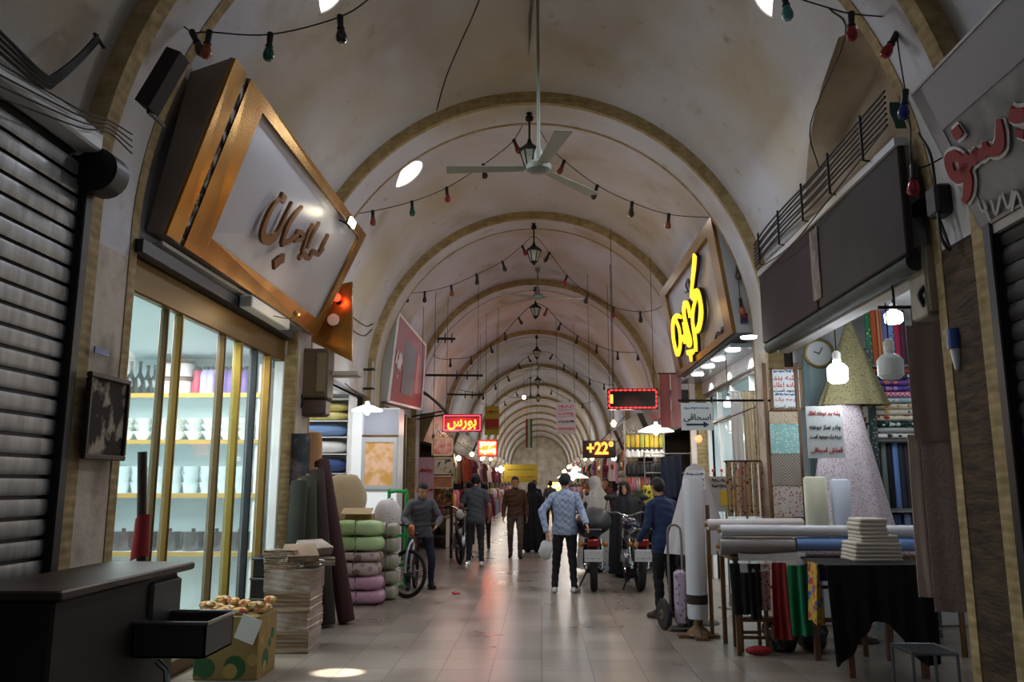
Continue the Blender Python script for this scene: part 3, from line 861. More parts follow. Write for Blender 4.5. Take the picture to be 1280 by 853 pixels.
# vendor cart with steel body and tray
t = thing('vendor_cart', 'dark steel vendor cart with wooden top and hanging tray at the near left', 'cart', (-2.7, 5.1, 0))
M_CART = mat('smoked_steel', '#4c4a49', .4, .6); M_CARTD = mat('grimy_panel', '#2f2a26', .6, .2)
m = MB(); m.span((-2.96, 4.1, .12), (-2.42, 5.5, 1.0), .015); m.build('body', M_CARTD, t)
m = MB(); m.span((-2.96, 4.05, 1.0), (-2.36, 5.62, 1.05), .01); m.build('top', mat('worn_counter', '#4a3a2e', .45, col2='#2e241c', nscale=4), t)
m = MB(); m.box((-2.44, 5.3, .83), (.1, .42, .28), None, .02); m.build('side_panel', M_CART, t)
m = MB()
z0, z1, xa, xb, ya, yb = .56, .76, -2.42, -1.98, 4.93, 5.36
m.span((xa, ya, z0), (xb, yb, z0+.012))
for pa, pb in (((xa, ya, z0), (xb, ya+.012, z1)), ((xa, yb-.012, z0), (xb, yb, z1)), ((xb-.012, ya, z0), (xb, yb, z1)), ((xa, ya, z0), (xa+.012, yb, z1))): m.span(pa, pb)
m.build('tray', M_CART, t)
m = MB(); m.tube([(xa, ya-.01, z1), (xb+.01, ya-.01, z1), (xb+.01, yb+.01, z1), (xa, yb+.01, z1)], .012, 8); m.build('tray_rim', M_STEEL, t, smooth=True)
for x, y in ((-2.95, 4.2), (-2.47, 4.2), (-2.95, 5.4), (-2.47, 5.4)):
    m = MB(); m.cyl((x, y-.02, .06), (x, y+.02, .06), .06, n=14); m.cyl((x, y, .06), (x, y, .14), .012, n=6); m.build('caster', M_BLACK, t, smooth=True)
m = MB(); m.tube([(-2.36, 5.15, .5), (-2.3, 5.15, .45), (-2.28, 5.15, .3)], .02, 8); m.build('drain_pipe', M_STEEL, t, smooth=True)
# leaning pole with red rag
t = thing('wooden_pole', 'dark wooden pole with a red rag leaning behind the cart', 'pole', (-3.0, 6.15, 0))
a, b = PY(178, 565, 6.0), PY(186, 720, 6.05); b = Vector((b.x-.02, 6.1, .0))
m = MB(); m.cyl(b, a, .035, n=10); m.build('shaft', M_WOODDK, t, smooth=True)
p = a.lerp(b, .33); m = MB()
m.grid(lambda u, v: p + Vector((.05*cos(u*6.3)*(1+.3*v), .05*sin(u*6.3)*(1+.3*v), .12 - .3*v + .02*sin(9*u))), 12, 6); m.build('rag', mat('red_rag', '#8d2024', .8), t, smooth=True)
# carton of sweets
t = thing('open_carton', 'green and brown printed carton heaped with snack packets beside the cart', 'carton', (-2.57, 7.1, 0))
m = MB(); m.span((-2.84, 6.85, 0), (-2.31, 7.3, .5), .006); m.build('box', floral('printed_carton', '#8d7443', '#2c5a33', 3.5, .33, .28, '#a98a4c'), t)
m = MB(); m.box((-2.40, 6.843, .40), (.17, .008, .2), (0, .35, 0)); m.build('price_card', M_PAPER, t)
rp = random.Random(2)
pk = None
for i in range(16):
    x = -2.78 + .14*(i % 4); y = 6.92 + .11*((i//4) % 4); z = .53 + .05*(i % 3 == 0)
    l = 'yellow and red snack packet heaped on the green and brown carton'
    if pk is None:
        m = MB(); m.ball((0, 0, 0), (.075, .055, .03), 12, 6); pk = m.build('snack_packet', floral('packet_print', '#b08c48', '#8f2a22', 16, .42, .34, '#cdc4a0'), smooth=True)
        tag(pk, l, 'packet', 'snack packets on the carton'); pk.location = (x, y, z)
    else: dup(pk, (x, y, z), rp.uniform(0, 3), label=l, scale=(1, 1, 1.1))
# wrapped bundles of magazines
M_WRAP = mat('plastic_wrapped_paper', '#a08c78', .3, col2='#5f4630', nscale=1.2, stretch=(1, 1, 30), lo=.4, hi=.62, coat=.5)
M_WRAP2 = mat('plastic_wrapped_white', '#a99c94', .3, col2='#7f6c5c', nscale=4, lo=.4, hi=.6, coat=.5)
def bundle(c, d, rot, label, first=[None], m_=None):
    k = 'b' + (m_ or M_WRAP).name
    o = MB()
    nx = 10
    o.grid(lambda u, v: ((-.5+u)*d[0]*(1 - .02*sin(v*30)), -d[1]/2 + .006*sin(23*v+9*u), v*d[2]), 8, 12)
    o.grid(lambda u, v: ((-.5+u)*d[0]*(1 - .02*sin(v*30)), d[1]/2, v*d[2]), 8, 12)
    o.grid(lambda u, v: (d[0]/2*(1 - .02*sin(v*30)), (-.5+u)*d[1], v*d[2]), 8, 12)
    o.grid(lambda u, v: (-d[0]/2*(1 - .02*sin(v*30)), (-.5+u)*d[1], v*d[2]), 8, 12)
    o.quad((-d[0]/2, -d[1]/2, d[2]), (d[0]/2, -d[1]/2, d[2]), (d[0]/2, d[1]/2, d[2]), (-d[0]/2, d[1]/2, d[2]))
    o.quad((-d[0]/2, -d[1]/2, 0), (d[0]/2, -d[1]/2, 0), (d[0]/2, d[1]/2, 0), (-d[0]/2, d[1]/2, 0))
    q = o.build('magazine_bundle', m_ or M_WRAP, smooth=True, angle=50); q.location = c; q.rotation_euler = rot
    tag(q, label, 'bundle', 'plastic wrapped magazine bundles'); return q
z = 0
for i, h in enumerate((.2, .17, .19, .2)):
    bundle((-2.42, 8.15, z), (.44, .5, h), (0, 0, .03*(-1)**i), ['bottom magazine bundle of the wrapped stack on the floor', 'second magazine bundle up in the wrapped stack', 'third magazine bundle up in the wrapped stack', 'top full size magazine bundle of the wrapped stack'][i], m_=M_WRAP if i % 2 == 0 else M_WRAP2)
    z += h
for i, (x, y, dz, rz, tilt) in enumerate(((-2.52, 8.05, 0, .1, 0), (-2.52, 8.07, .055, -.1, .02), (-2.36, 8.1, .115, .5, .5), (-2.2, 8.2, .02, .3, .0), (-2.53, 8.06, .11, .05, .0), (-2.3, 8.35, .15, .9, .35))):
    o = bundle((x, y, z + dz), (.3, .22, .07), (tilt, 0, rz), ['small packet lying flat on the left of the wrapped magazine stack', 'small packet second up on the left of the stack top', 'tilted small packet in the middle of the stack top', 'small packet lying at the right edge of the stack top', 'small packet third up on the left of the stack top', 'whitish packet propped at the back of the stack top'][i], m_=M_WRAP if i != 5 else M_WRAP2)
# black plastic crates
cr = None
for i in range(4):
    l = ['bottom', 'second', 'third', 'topmost'][i] + ' black plastic crate of the stack by the glass shopfront'
    if cr is None:
        cr = thing('plastic_crate', l, 'crate', (-2.83, 8.75, 0), 0, 'black plastic crates'); m = MB()
        for a, b in (((-.2, -.16, 0), (.2, .16, .015)), ((-.2, -.16, .0), (.2, -.145, .19)), ((-.2, .145, 0), (.2, .16, .19)), ((-.2, -.145, 0), (-.185, .145, .19)), ((.185, -.145, 0), (.2, .145, .19))): m.span(a, b)
        m.build('tub', M_BLACK, cr, local=True)
        m = MB(); m.tube([(-.21, -.17, .19), (.21, -.17, .19), (.21, .17, .19), (-.21, .17, .19)], .012, 6, closed=True); m.build('rim', mat('grey_rim', '#4e4f53', .4), cr, local=True, smooth=True)
    else: dup(cr, (-2.83 + .01*i, 8.75, .205*i), .02*i, label=l)
# rolls of dark cloth leaning on the pillar
for i, (x0, y0, pxt, pyt, r, mm, l) in enumerate((
    (-2.66, 8.88, 374, 604, .098, mat('olive_black_cloth', '#26281f', .85), 'black olive cloth roll leaning on the pillar, leftmost'),
    (-2.53, 9.11, 385, 598, .098, mat('dark_green_cloth', '#333527', .85), 'dark green cloth roll leaning next to the leftmost roll'),
    (-2.39, 9.34, 395, 590, .098, mat('brown_black_cloth', '#2e241e', .85), 'brown black cloth roll leaning between green and maroon rolls'),
    (-2.22, 9.56, 402, 578, .098, mat('maroon_cloth', '#3a1c1c', .85), 'dark maroon cloth roll leaning outermost towards the aisle'))):
    a = Vector((x0, y0, 0.005)); b = PY(pxt, pyt, y0+.3)
    ax = (b-a).normalized()
    t = thing('cloth_roll', l, 'fabric roll', a, 0, 'dark cloth rolls leaning on the pillar')
    m = MB(); L_ = (b-a).length
    m.lathe([(0, 0), (r*.9, 0), (r, .02), (r*1.02, L_*.5), (r*.96, L_-.02), (r*.85, L_), (.03, L_-.005), (0, L_-.06)], a + Vector((0, 0, r*.18)), 18, axis=ax); m.build('cloth', mm, t, smooth=True)
    m = MB(); m.cyl(a + ax*.02 + Vector((0, 0, r*.18)), a + ax*(L_+.03) + Vector((0, 0, r*.18)), .022, n=10); m.build('core', M_CARD, t, smooth=True)
# poster behind the rolls
t = thing('poster', 'dark portrait poster on the pillar behind the leaning cloth rolls', 'poster', PY(375, 575, 9.62))
a, b = PY(364, 542, 9.62), PY(385, 607, 9.62)
m = MB(); m.box(((a.x+b.x)/2, 9.65, (a.z+b.z)/2), (abs(b.x-a.x), .012, abs(a.z-b.z))); m.build('sheet', mat('poster_print', '#24252b', .5, col2='#6d5f60', nscale=9, lo=.5, hi=.7), t)
# meter box on the pillar
t = thing('meter_box', 'brown metal meter box hung on the pillar beyond the glass shopfront', 'box', (-2.92, 10.12, 2.5))
a, b = PY(373, 436, 10.0), PY(408, 520, 10.0)
m = MB(); m.span((a.x, 9.98, b.z+.22), (b.x, 10.3, a.z), .02); m.build('cabinet', mat('brown_enamel', '#5d5038', .5, col2='#4a3f30', nscale=3), t)
m = MB(); m.span((a.x+.02, 10.0, b.z), (b.x-.02, 10.28, b.z+.22), .03); m.build('hood', mat('brown_lower_box', '#4b3a33', .5), t)
m = MB(); m.span((b.x-.14, 9.965, b.z+.3), (b.x-.03, 9.985, a.z-.06), .004); m.build('cover_door', mat('tan_enamel', '#77684a', .5), t)
m = MB(); m.tube(catmull([(a.x+.05, 9.99, a.z), (a.x-.02, 9.97, a.z-.4), (a.x+.1, 9.95, b.z+.2), (a.x+.02, 9.97, b.z)], 6), .014, 6); m.build('cable', M_CABLE, t, smooth=True)

# ---- second shop on the left: blankets, display case, lamp
t = thing('blanket_shelves', 'white shop shelves of folded blankets beyond the brick pillar', 'shelving', (-3.6, 13.6, 0))
zb = [PY(410, q, 13.3).z for q in (527, 547, 568, 592, 640, 690)]
m = MB(); m.span((-4.2, 13.6, 0), (-3.12, 13.64, 3.0)); m.build('back_panel', M_WHITE, t)
for z in zb + [PY(410, 500, 13.3).z]:
    m = MB(); m.span((-4.2, 13.1, z-.015), (-3.12, 13.6, z)); m.build('shelf', M_WHITE, t)
for x in (-4.2, -3.12):
    m = MB(); m.span((x-.015, 13.1, 0), (x+.015, 13.6, 3.0)); m.build('upright', M_WHITE, t)
def folded(label, c, d, m_, cat='blanket', name='folded_blanket', group=None):
    o = MB()
    n = max(1, int(d[2]/.13))
    for k in range(n):
        z = d[2]*(k+.5)/n
        o.ball((0, 0, z), (d[0]/2*1.12, d[1]/2*1.12, d[2]/n*.62), 16, 8)
        o.v[-(9*16):] = [Vector((max(-d[0]/2, min(d[0]/2, v.x)), max(-d[1]/2, min(d[1]/2, v.y)), max(.002, min(d[2], v.z)))) for v in o.v[-(9*16):]]
    q = o.build(name, m_, smooth=True); q.location = c; tag(q, label, cat, group); return q
for i, (mm, l) in enumerate(((mat('yellow_pack', '#b7a53c', .4, col2='#d8cf90', nscale=5), 'yellow plastic packed blanket on the top white shelf'), (mat('denim_blue_cloth', '#6f8bb5', .9), 'blue folded blanket on the second white shelf'),
        (mat('white_cloth', '#dcdcda', .9), 'white folded blanket on the third white shelf'), (mat('navy_cloth', '#3d5484', .9), 'navy folded blanket on the fourth white shelf'),
        (mat('dark_olive_cloth', '#34382f', .9), 'dark green folded blanket on the fifth white shelf'), (mat('black_blue_cloth', '#23252e', .9), 'blackish folded blanket on the lowest white shelf'))):
    h = ([PY(410, 500, 13.3).z] + zb)[i] - zb[i] - .03
    folded(l, (-3.65 if i < 3 else -3.55, 13.33, zb[i]+.016), (.95 if i < 3 else .75, .42, h-.05), mm, group='folded blankets on the white shelves')
# fluffy goods on the pavement of the second shop
def cushion(label, c, r, m_, rot=(0, 0, 0), cat='cushion', name='cushion'):
    o = MB(); o.ball((0, 0, 0), 1, 20, 12)
    o.v = [Vector((r[0]*v.x*(1+.1*abs(v.x*v.z)), r[1]*v.y, r[2]*v.z*(1 + .06*sin(7*v.x+3*v.y)))) for v in o.v]
    q = o.build(name, m_, smooth=True); q.location = c; q.rotation_euler = rot; tag(q, label, cat); return q
cl = PY(389, 572, 10.9)
t = thing('rolled_mat', 'tan rolled mat standing upright behind the cloth rolls', 'roll', (cl.x, 10.9, 0))
m = MB(); m.lathe([(0, 0), (.14, 0), (.15, .1), (.14, cl.z+.2), (.12, cl.z+.33), (.03, cl.z+.35), (0, cl.z+.3)], (0, 0, 0), 16); m.build('mat', mat('tan_mat', '#b98d64', .9), t, smooth=True, local=True)
m = MB(); m.lathe([(.153, cl.z*.7), (.156, cl.z*.7+.03)], (0, 0, 0), 16); m.build('tie', M_WOODDK, t, local=True)
# low table carrying cushions
t = thing('goods_table', 'low wooden stand of goods in front of the white display case', 'table', (-2.65, 11.9, 0))
m = MB(); m.span((-3.0, 11.4, .82), (-2.25, 12.7, .86)); m.build('tabletop', M_WOOD, t)
for x in (-2.95, -2.3):
    for y in (11.45, 12.65):
        m = MB(); m.span((x-.025, y-.025, 0), (x+.025, y+.025, .82)); m.build('leg', M_WOOD, t)
cushion('cream fluffy cushion standing behind the maroon cloth roll', (-2.83, 11.65, 1.305), (.34, .12, .42), mat('cream_fluff', '#cbb795', 1, bump=1, bscale=60), (-.1, .25, 0))
t = thing('open_box', 'brown open cardboard box with its flaps up next to the stuffed white pillow', 'box', (-2.62, 11.6, .86))
m = MB(); m.span((-2.72, 11.4, .86), (-2.35, 11.62, 1.16), .006); m.build('carton', M_CARD, t)
m = MB(); m.box((-2.54, 11.35, 1.2), (.42, .16, .012), (.5, 0, 0)); m.build('flap', mat('pale_flap', '#b7a07c', .8), t)
cushion('white stuffed pillow with grey print beside the open cardboard box', (-2.22, 11.9, 1.12), (.2, .16, .25), floral('pillow_print', '#d9d2d4', '#6f7078', 9, .2, .15, '#c3a6ae'), (0, .1, 0), 'pillow', 'pillow')

# white display case
t = thing('display_case', 'tall white display case with a lit window of gold goods on the left', 'display case', (-2.75, 13.7, 0))
X0, X1, Yc = PY(440, 600, 13.3).x, PY(497, 600, 13.3).x, 13.3
Z = lambda q: PY(470, q, 13.3).z
M_CASE = mat('white_case', '#dfe2e6', .35)
m = MB(); m.span((X0, Yc+.02, 0), (X1, Yc+.5, Z(510)), .01); m.build('carcass', M_CASE, t)
m = MB(); m.span((X0+.17, Yc, Z(544)), (X1-.02, Yc+.02, Z(512))); m.build('header_panel', mat('lilac_grey_panel', '#a9aec0', .4), t)
m = MB(); m.span((X0, Yc-.01, Z(546)), (X1, Yc+.015, Z(544))); m.build('gold_strip', M_GOLDM, t)
m = MB()
for a, b in (((X0+.15, Z(612)), (X1-.02, Z(607))), ((X0+.15, Z(553)), (X1-.02, Z(547))), ((X0+.15, Z(607)), (X0+.2, Z(553))), ((X1-.08, Z(607)), (X1-.02, Z(553)))):
    m.span((a[0], Yc-.02, a[1]), (b[0], Yc+.02, b[1]))
m.build('window_frame', mat('pale_window_frame', '#c4c8cc', .4), t)
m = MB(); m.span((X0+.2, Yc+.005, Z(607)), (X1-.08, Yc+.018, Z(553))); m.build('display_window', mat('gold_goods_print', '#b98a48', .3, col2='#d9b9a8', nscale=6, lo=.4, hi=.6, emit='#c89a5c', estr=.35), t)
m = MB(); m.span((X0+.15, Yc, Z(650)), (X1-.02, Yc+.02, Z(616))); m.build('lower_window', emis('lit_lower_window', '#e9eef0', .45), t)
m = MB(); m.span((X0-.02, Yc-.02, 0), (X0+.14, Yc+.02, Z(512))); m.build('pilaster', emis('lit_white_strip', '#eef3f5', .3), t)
# lamp with a shallow white shade
c = PY(459, 514, 12.6)
def pendant(label, c, r, drop, cord, e=12, power=14, col=(1, .95, .85), cup=M_WHITE, name='pendant_lamp', emcol='#fff6e4'):
    t = thing(name, label, 'lamp', c)
    m = MB(); m.lathe([(r, 0), (r*.96, .02), (r*.5, r*.28), (.04, r*.4), (.03, r*.4+.05)], c, 20); m.build('shade', cup, t, smooth=True)
    m = MB(); m.ball(c + Vector((0, 0, -.0)), (.05, .05, .065)); m.build('bulb', emis(name + emcol, emcol, e), t, smooth=True)
    m = MB(); m.tube([c + Vector((0, 0, r*.4+.04)), c + Vector((0, 0, cord))] if not isinstance(cord, Vector) else [c + Vector((0, 0, r*.4+.04)), cord], .008, 6); m.build('cord', M_CABLE, t)
    if power: light('lamp_light', 'POINT', c - Vector((0, 0, .1)), power, col, .08)
    return t
pendant('shallow white shaded lamp glowing in front of the white display case', c, .25, 0, Vector((-3.1, 12.62, c.z + .45)), 14, 5, (.95, .97, 1), emis('glowing_white_shade', '#f4fbff', 1.8))
# ------------------------------------------------------------------ cloth helper
def hang(name, label, cat, a, b, drop, m_, folds=5, amp=.03, taper=1.0, group=None, parent=None, seed=0, hem=.0, depth=None, over=None, label_part=None):
    """cloth hanging from the line a-b: pleats deepen downwards; over = how far it also lies back over the edge"""
    a = Vector(a); b = Vector(b); d = (b-a); L_ = d.length; dn = d.normalized(); out = Vector((dn.y, -dn.x, 0))
    if depth is None: depth = out
    r = random.Random(seed); ph = r.uniform(0, 6)
    mid = (a+b)/2
    def fn(u, v):
        p = a.lerp(b, u); w = mid + (p-mid)*(1 + (taper-1)*v)
        k = amp*(.25+.75*v)
        return w + out*(k*sin(u*folds*2*pi + ph + .6*sin(v*3)) + k*.5*sin(u*folds*3.7 + 2)) + Vector((0, 0, -drop*v*(1 + hem*sin(u*7 + ph))))
    m = MB(); m.grid(fn, max(12, folds*8), 14, .006)
    if over:
        o_ = Vector(over)
        m.grid(lambda u, v: a.lerp(b, u) + o_*v + Vector((0, 0, .004)), 8, 3, .006)
    o = m.build(name, m_, parent, smooth=True, angle=60)
    if parent is None: base(o, mid - Vector((0, 0, drop))); tag(o, label, cat, group)
    return o

# ---- fascia of the cloth shop with cables above
t = thing('shutter_housing', 'long dark brown shutter housing above the open cloth shop on the right', 'shutter box', (2.9, 7.6, 3.2))
m = MB(); m.span((2.66, 7.66, 3.22), (2.72, 9.6, 4.05), .01); m.build('maroon_panel', mat('maroon_sheet', '#2e1b1a', .85, col2='#231514', nscale=2), t)
m = MB(); m.span((2.66, 5.75, 3.22), (2.72, 7.62, 4.05), .01); m.build('grey_panel', mat('grey_brown_sheet', '#312b26', .85, col2='#26211d', nscale=2), t)
m = MB(); m.span((2.645, 7.5, 3.3), (2.66, 7.72, 4.0), .004); m.build('joint_strip', mat('pale_joint', '#7c6f63', .7, col2='#4a3a33', nscale=6), t)
m = MB(); m.cyl((2.74, 5.8, 3.17), (2.74, 9.6, 3.17), .07, n=14); m.build('rolled_awning', mat('green_grey_awning', '#2f3833', .7, col2='#20261f', nscale=6), t, smooth=True)
m = MB(); m.span((2.64, 5.75, 4.05), (2.735, 9.6, 4.11)); m.build('plaster_ledge', M_PLASTER, t)
cs = []
for k in range(7):
    z = 4.2 + .045*k
    cs.append([(2.62 - .0*k, 9.6, z-.03), (2.60, 9.0, z - .02*(k % 2)), (2.60, 8.2, z), (2.60, 7.4, z-.02*((k+1) % 2)), (2.60, 6.6, z), (2.60, 5.75, z+.01)])
cable_run('cable_tray', 'bundle of black cables on brackets above the dark shutter housing on the right', cs, .011,
          holders=[((2.59, y, 4.5), (2.59, y, 4.12), (2.70, y, 4.10)) for y in (9.3, 8.5, 7.7, 6.95, 6.2)])
cable_run('loose_cable', 'thin slack cable hanging under the cable bundle on the right', [[(2.62, 9.55, 4.12), (2.6, 8.2, 4.0), (2.6, 7.1, 4.08), (2.6, 5.8, 4.2)]], .007)
c0 = vault_hit(1036, 10)
cable_run('hanging_wire', 'thin wire running down the vault over the brown recess', [[c0, vault_hit(1060, 45) - Vector((.02, 0, 0)), Vector((2.55, 7.2, 4.9)), Vector((2.6, 7.2, 4.45))]], .006)

# cream electric cabinet
t = thing('electric_cabinet', 'cream electric cabinet with yellow warning stickers on the right pillar', 'cabinet', (2.78, 5.85, 2.76))
a, b = PY(1146, 300, 5.85), PY(1188, 395, 5.85)
m = MB(); m.span((2.78, 5.76, 2.76), (2.95, 6.02, 3.3), .012); m.build('case', mat('cream_cabinet', '#8f8874', .55, col2='#7b7360', nscale=4), t)
m = MB(); m.span((2.795, 5.745, 2.79), (2.935, 5.762, 3.27), .006); m.build('door', mat('cream_door', '#989079', .5), t)
m = MB(); m.span((2.88, 5.738, 3.07), (2.94, 5.746, 3.12)); m.span((2.86, 5.738, 2.82), (2.92, 5.746, 2.87)); m.build('sticker', mat('yellow_sticker', '#b58d25', .5), t)
m = MB(); m.tube(catmull([(2.79, 5.8, 2.98), (2.75, 5.8, 2.92), (2.79, 5.82, 2.84)], 5), .02, 6); m.build('cable_gland', M_BLACK, t, smooth=True)

# ---- shelving of the cloth shop (faces the visitor at the far side of the room)
t = thing('fabric_shelving', 'tall steel shelving packed with bolts of cloth inside the right shop', 'shelving', (3.9, 9.0, 0))
YS_ = 8.95
zS = lambda q: PY(1115, q, YS_).z
xS = lambda q, y=520: PY(q, y, YS_).x
XA, XB = xS(1094), xS(1146)
for x in (XA-.03, XB+.03):
    m = MB(); m.span((x-.035, YS_-.02, 0), (x+.035, YS_+.03, 3.05)); m.build('upright', mat('perforated_upright', '#9fb6b4', .5, col2='#3f4a4a', nscale=26, kind='voronoi', lo=.2, hi=.28), t)
for q in (374, 456, 549, 636, 665):
    m = MB(); m.span((XA-.05, YS_, zS(q)-.025), (XB+.05, YS_+.42, zS(q))); m.build('shelf', M_STEEL, t)
def bolt(label, x, z, h, r, m_, y=YS_+.1, group=None):
    m = MB(); m.lathe([(0, 0), (r*.9, 0), (r, .02), (r, h-.02), (r*.9, h), (0, h)], (0, 0, 0), 14, sy=.7)
    o = m.build('cloth_bolt', m_, smooth=True); o.location = (x, y, z); return tag(o, label, 'bolt of cloth', group)
cols = [('leafy green', floral('leaf_print', '#2f7a55', '#dfe6d2', 24, .22)), ('orange', mat('orange_cloth', '#b4572e', .8)), ('rust striped', mat('rust_cloth', '#93473a', .8, col2='#c08a5c', kind='stripe', nscale=9)),
        ('slate blue', mat('slate_cloth', '#5b6da0', .8)), ('blue printed', floral('blue_print', '#7289b8', '#1f2c5c', 26, .25)), ('crimson', mat('crimson_cloth', '#a3284a', .8)), ('dark plum', mat('plum_cloth', '#4b2740', .8))]
n = len(cols); w = (XB-XA)/n
for i, (nm, mm) in enumerate(cols):
    bolt('%s bolt of cloth standing on the upper shelf behind the white bulb' % nm, XA + w*(i+.5), zS(456), zS(378)-zS(456), w*.5, mm, group='upright bolts on the upper shelf')
cols = [('grey striped', mat('grey_stripe', '#c9cdd0', .8, col2='#7f858c', kind='stripe', nscale=20)), ('black and white leaf', floral('bw_leaf', '#e3e0d8', '#3a2740', 11, .3)), ('dark teal dotted', floral('teal_dots', '#14323a', '#cfe0d2', 15, .36)),
        ('cream with red flowers', floral('cream_red', '#e2d7c4', '#b5382f', 9, .33)), ('white with yellow curls', floral('white_yellow', '#e5e2d8', '#d9b531', 10, .28, .2, '#3c5a8a')), ('cream with orange flowers', floral('cream_orange', '#dfd8bf', '#cf6b33', 10, .3)),
        ('pale blue flowered', floral('pale_blue_print', '#9fc0cc', '#e7e6dc', 13, .3)), ('pink gingham', mat('pink_gingham', '#d5517f', .8, col2='#eec3d2', kind='check', nscale=40)), ('violet flowered', floral('violet_print', '#4a4496', '#c58bb7', 14, .35)),
        ('purple and orange', floral('purple_print', '#6b4a94', '#d77a59', 12, .3)), ('navy and white', floral('navy_print', '#2c2f5a', '#d9d4dd', 13, .32)), ('red brown', mat('red_brown_cloth', '#8b3a3c', .8))]
za, zb_ = zS(549), zS(460); n = len(cols); h = (zb_-za)/n
cols[0], cols[1] = cols[1], cols[0]
for i, (nm, mm) in enumerate(cols):
    m = MB(); q = (XB-XA)
    m.grid(lambda u, v: (-q/2 + q*u, -.02 - .05*sin(pi*v)**.5, h*.96*v), 6, 8); m.span((-q/2, -.02, 0), (q/2, .3, h*.96))
    o = m.build('folded_cloth', mm, smooth=True, angle=50); o.location = ((XA+XB)/2, YS_+.06, za + h*i)
    tag(o, '%s folded cloth piled on the middle shelf of the right shop' % nm, 'folded cloth', 'folded cloths on the middle shelf')
cols = [('black', mat('black_cloth', '#101013', .8)), ('grey', mat('mid_grey_cloth', '#7d8784', .8)), ('jet dark', mat('jet_cloth', '#1b1c22', .8)), ('bright blue', mat('bright_blue_cloth', '#6c8fd0', .7)), ('dark slate', mat('dark_slate_cloth', '#2f3342', .8)), ('charcoal brown', mat('charcoal_cloth', '#3a3234', .8)), ('pale blue grey', mat('pale_bluegrey_cloth', '#98a9bb', .8))]
n = len(cols); w = (XB-XA)/n
for i, (nm, mm) in enumerate(cols):
    bolt('%s bolt of suiting standing on the lower shelf of the right shop' % nm, XA + w*(i+.5), zS(636), zS(553)-zS(636), w*.5, mm, group='upright bolts on the lower shelf')
for i in range(4):
    w = (XB-XA)/4
    m = MB(); m.box((0, 0, .13), (w*.94, .3, zS(641)-zS(665)-.01), None, .02)
    o = m.build('folded_cloth', mat('blue_plaid%d' % (i % 2), '#4f68a0' if i % 2 else '#7a93b5', .8, col2='#1f2b52', kind='stripe', nscale=24, stretch=(1, 1, 1) if i % 2 else (0.1, .1, 2)), smooth=True)
    o.data.transform(Matrix.Translation((0, 0, -.13 + (zS(641)-zS(665)-.01)/2))); o.location = (XA + w*(i+.5), YS_+.2, zS(665)); tag(o, ['leftmost', 'second', 'third', 'rightmost'][i] + ' blue plaid folded cloth on the bottom shelf of the right shop', 'folded cloth', 'blue plaids on the bottom shelf')
# side wall shelf of cloths deeper in the room, seen between the cone cloths
t = thing('cloth_rack', 'grey steel rack with cloths behind the cone draped cloth on the right', 'rack', (3.45, 9.4, 0))
for x in (PY(1078, 500, 9.35).x, PY(1010, 500, 9.35).x):
    m = MB(); m.span((x-.03, 9.33, 0), (x+.03, 9.39, 3.05)); m.build('post', mat('blue_grey_post', '#7f979b', .5), t)
m = MB(); a = PY(1008, 500, 9.42).x; b = PY(1080, 500, 9.42).x; m.span((a, 9.4, 1.0), (b, 9.43, 3.0)); m.build('back_sheet', mat('pale_blue_sheet', '#b4cdd1', .7), t)
c = PY(1024, 442, 9.3)
t = thing('wall_clock', 'round white clock with a brass rim beside the olive lace cone cloth', 'clock', c)
m = MB(); m.lathe([(0, 0), (.155, 0), (.155, .02), (0, .02)], c + Vector((0, .03, 0)), 24, axis=(0, -1, 0)); m.build('dial', mat('clock_dial', '#d9dfe2', .4), t)
m = MB(); m.tube([c + Vector((.16*cos(k*pi/12), .0, .16*sin(k*pi/12))) for k in range(24)], .018, 6, closed=True); m.build('rim', mat('clock_rim', '#8f7d4a', .35, .6), t, smooth=True)
m = MB(); m.box(c + Vector((.02, .005, .03)), (.01, .006, .09), (0, .5, 0)); m.box(c + Vector((-.03, .005, .01)), (.01, .006, .07), (0, -1.2, 0)); m.build('hands', M_BLACK, t)

# cone shaped draped cloths
def cone_cloth(name, label, top, zb, r, m_, cat='draped cloth', squash=.45, folds=7, seed=0, r0=.03):
    top = Vector(top); H_ = top.z - zb
    m = MB()
    def fn(u, v):
        a = 2*pi*u; rr = r*(r0 + (1-r0)*v)*min(1, (v+.004)/.06)**.5*(1 + .06*v*sin(folds*a + seed) + .03*v*sin(13*a+seed))
        return top + Vector((rr*cos(a), rr*sin(a)*squash, -H_*v))
    m.grid(fn, 56, 16); m.ball(top, (.035, .03, .03))
    o = m.build(name, m_, smooth=True, angle=60); base(o, (top.x, top.y, zb)); tag(o, label, cat); return o
tp = PY(1060, 397, 8.75)
cone_cloth('lace_cloth', 'olive lace cloth draped as a cone behind the glowing bulb', tp, PY(1040, 507, 8.75).z, .36, floral('olive_lace', '#6f694a', '#4c4930', 45, .32, .28, '#8b8564'), seed=1)
tp2 = PY(1052, 496, 8.72)
cone_cloth('floral_cloth', 'pink and white flowered cloth draped as a tall cone in the right shop', tp2, PY(1045, 662, 8.72).z, .43, floral('tiny_pink_print', '#cfc5cc', '#a0606c', 46, .26, .24, '#6a6480'), seed=2, r0=.38)
# wooden stand that holds the cones
t = thing('drape_stand', 'thin metal stand under the two cone draped cloths', 'stand', (tp2.x, 8.72, 0))
m = MB(); m.cyl((tp2.x, 8.72, 0), (tp.x, 8.75, tp.z+.02), .015, n=8); m.build('pole', M_STEEL, t)
m = MB(); m.lathe([(0, 0), (.2, 0), (.19, .02), (.02, .03)], (tp2.x, 8.72, 0), 18); m.build('foot', M_DKMET, t, smooth=True)
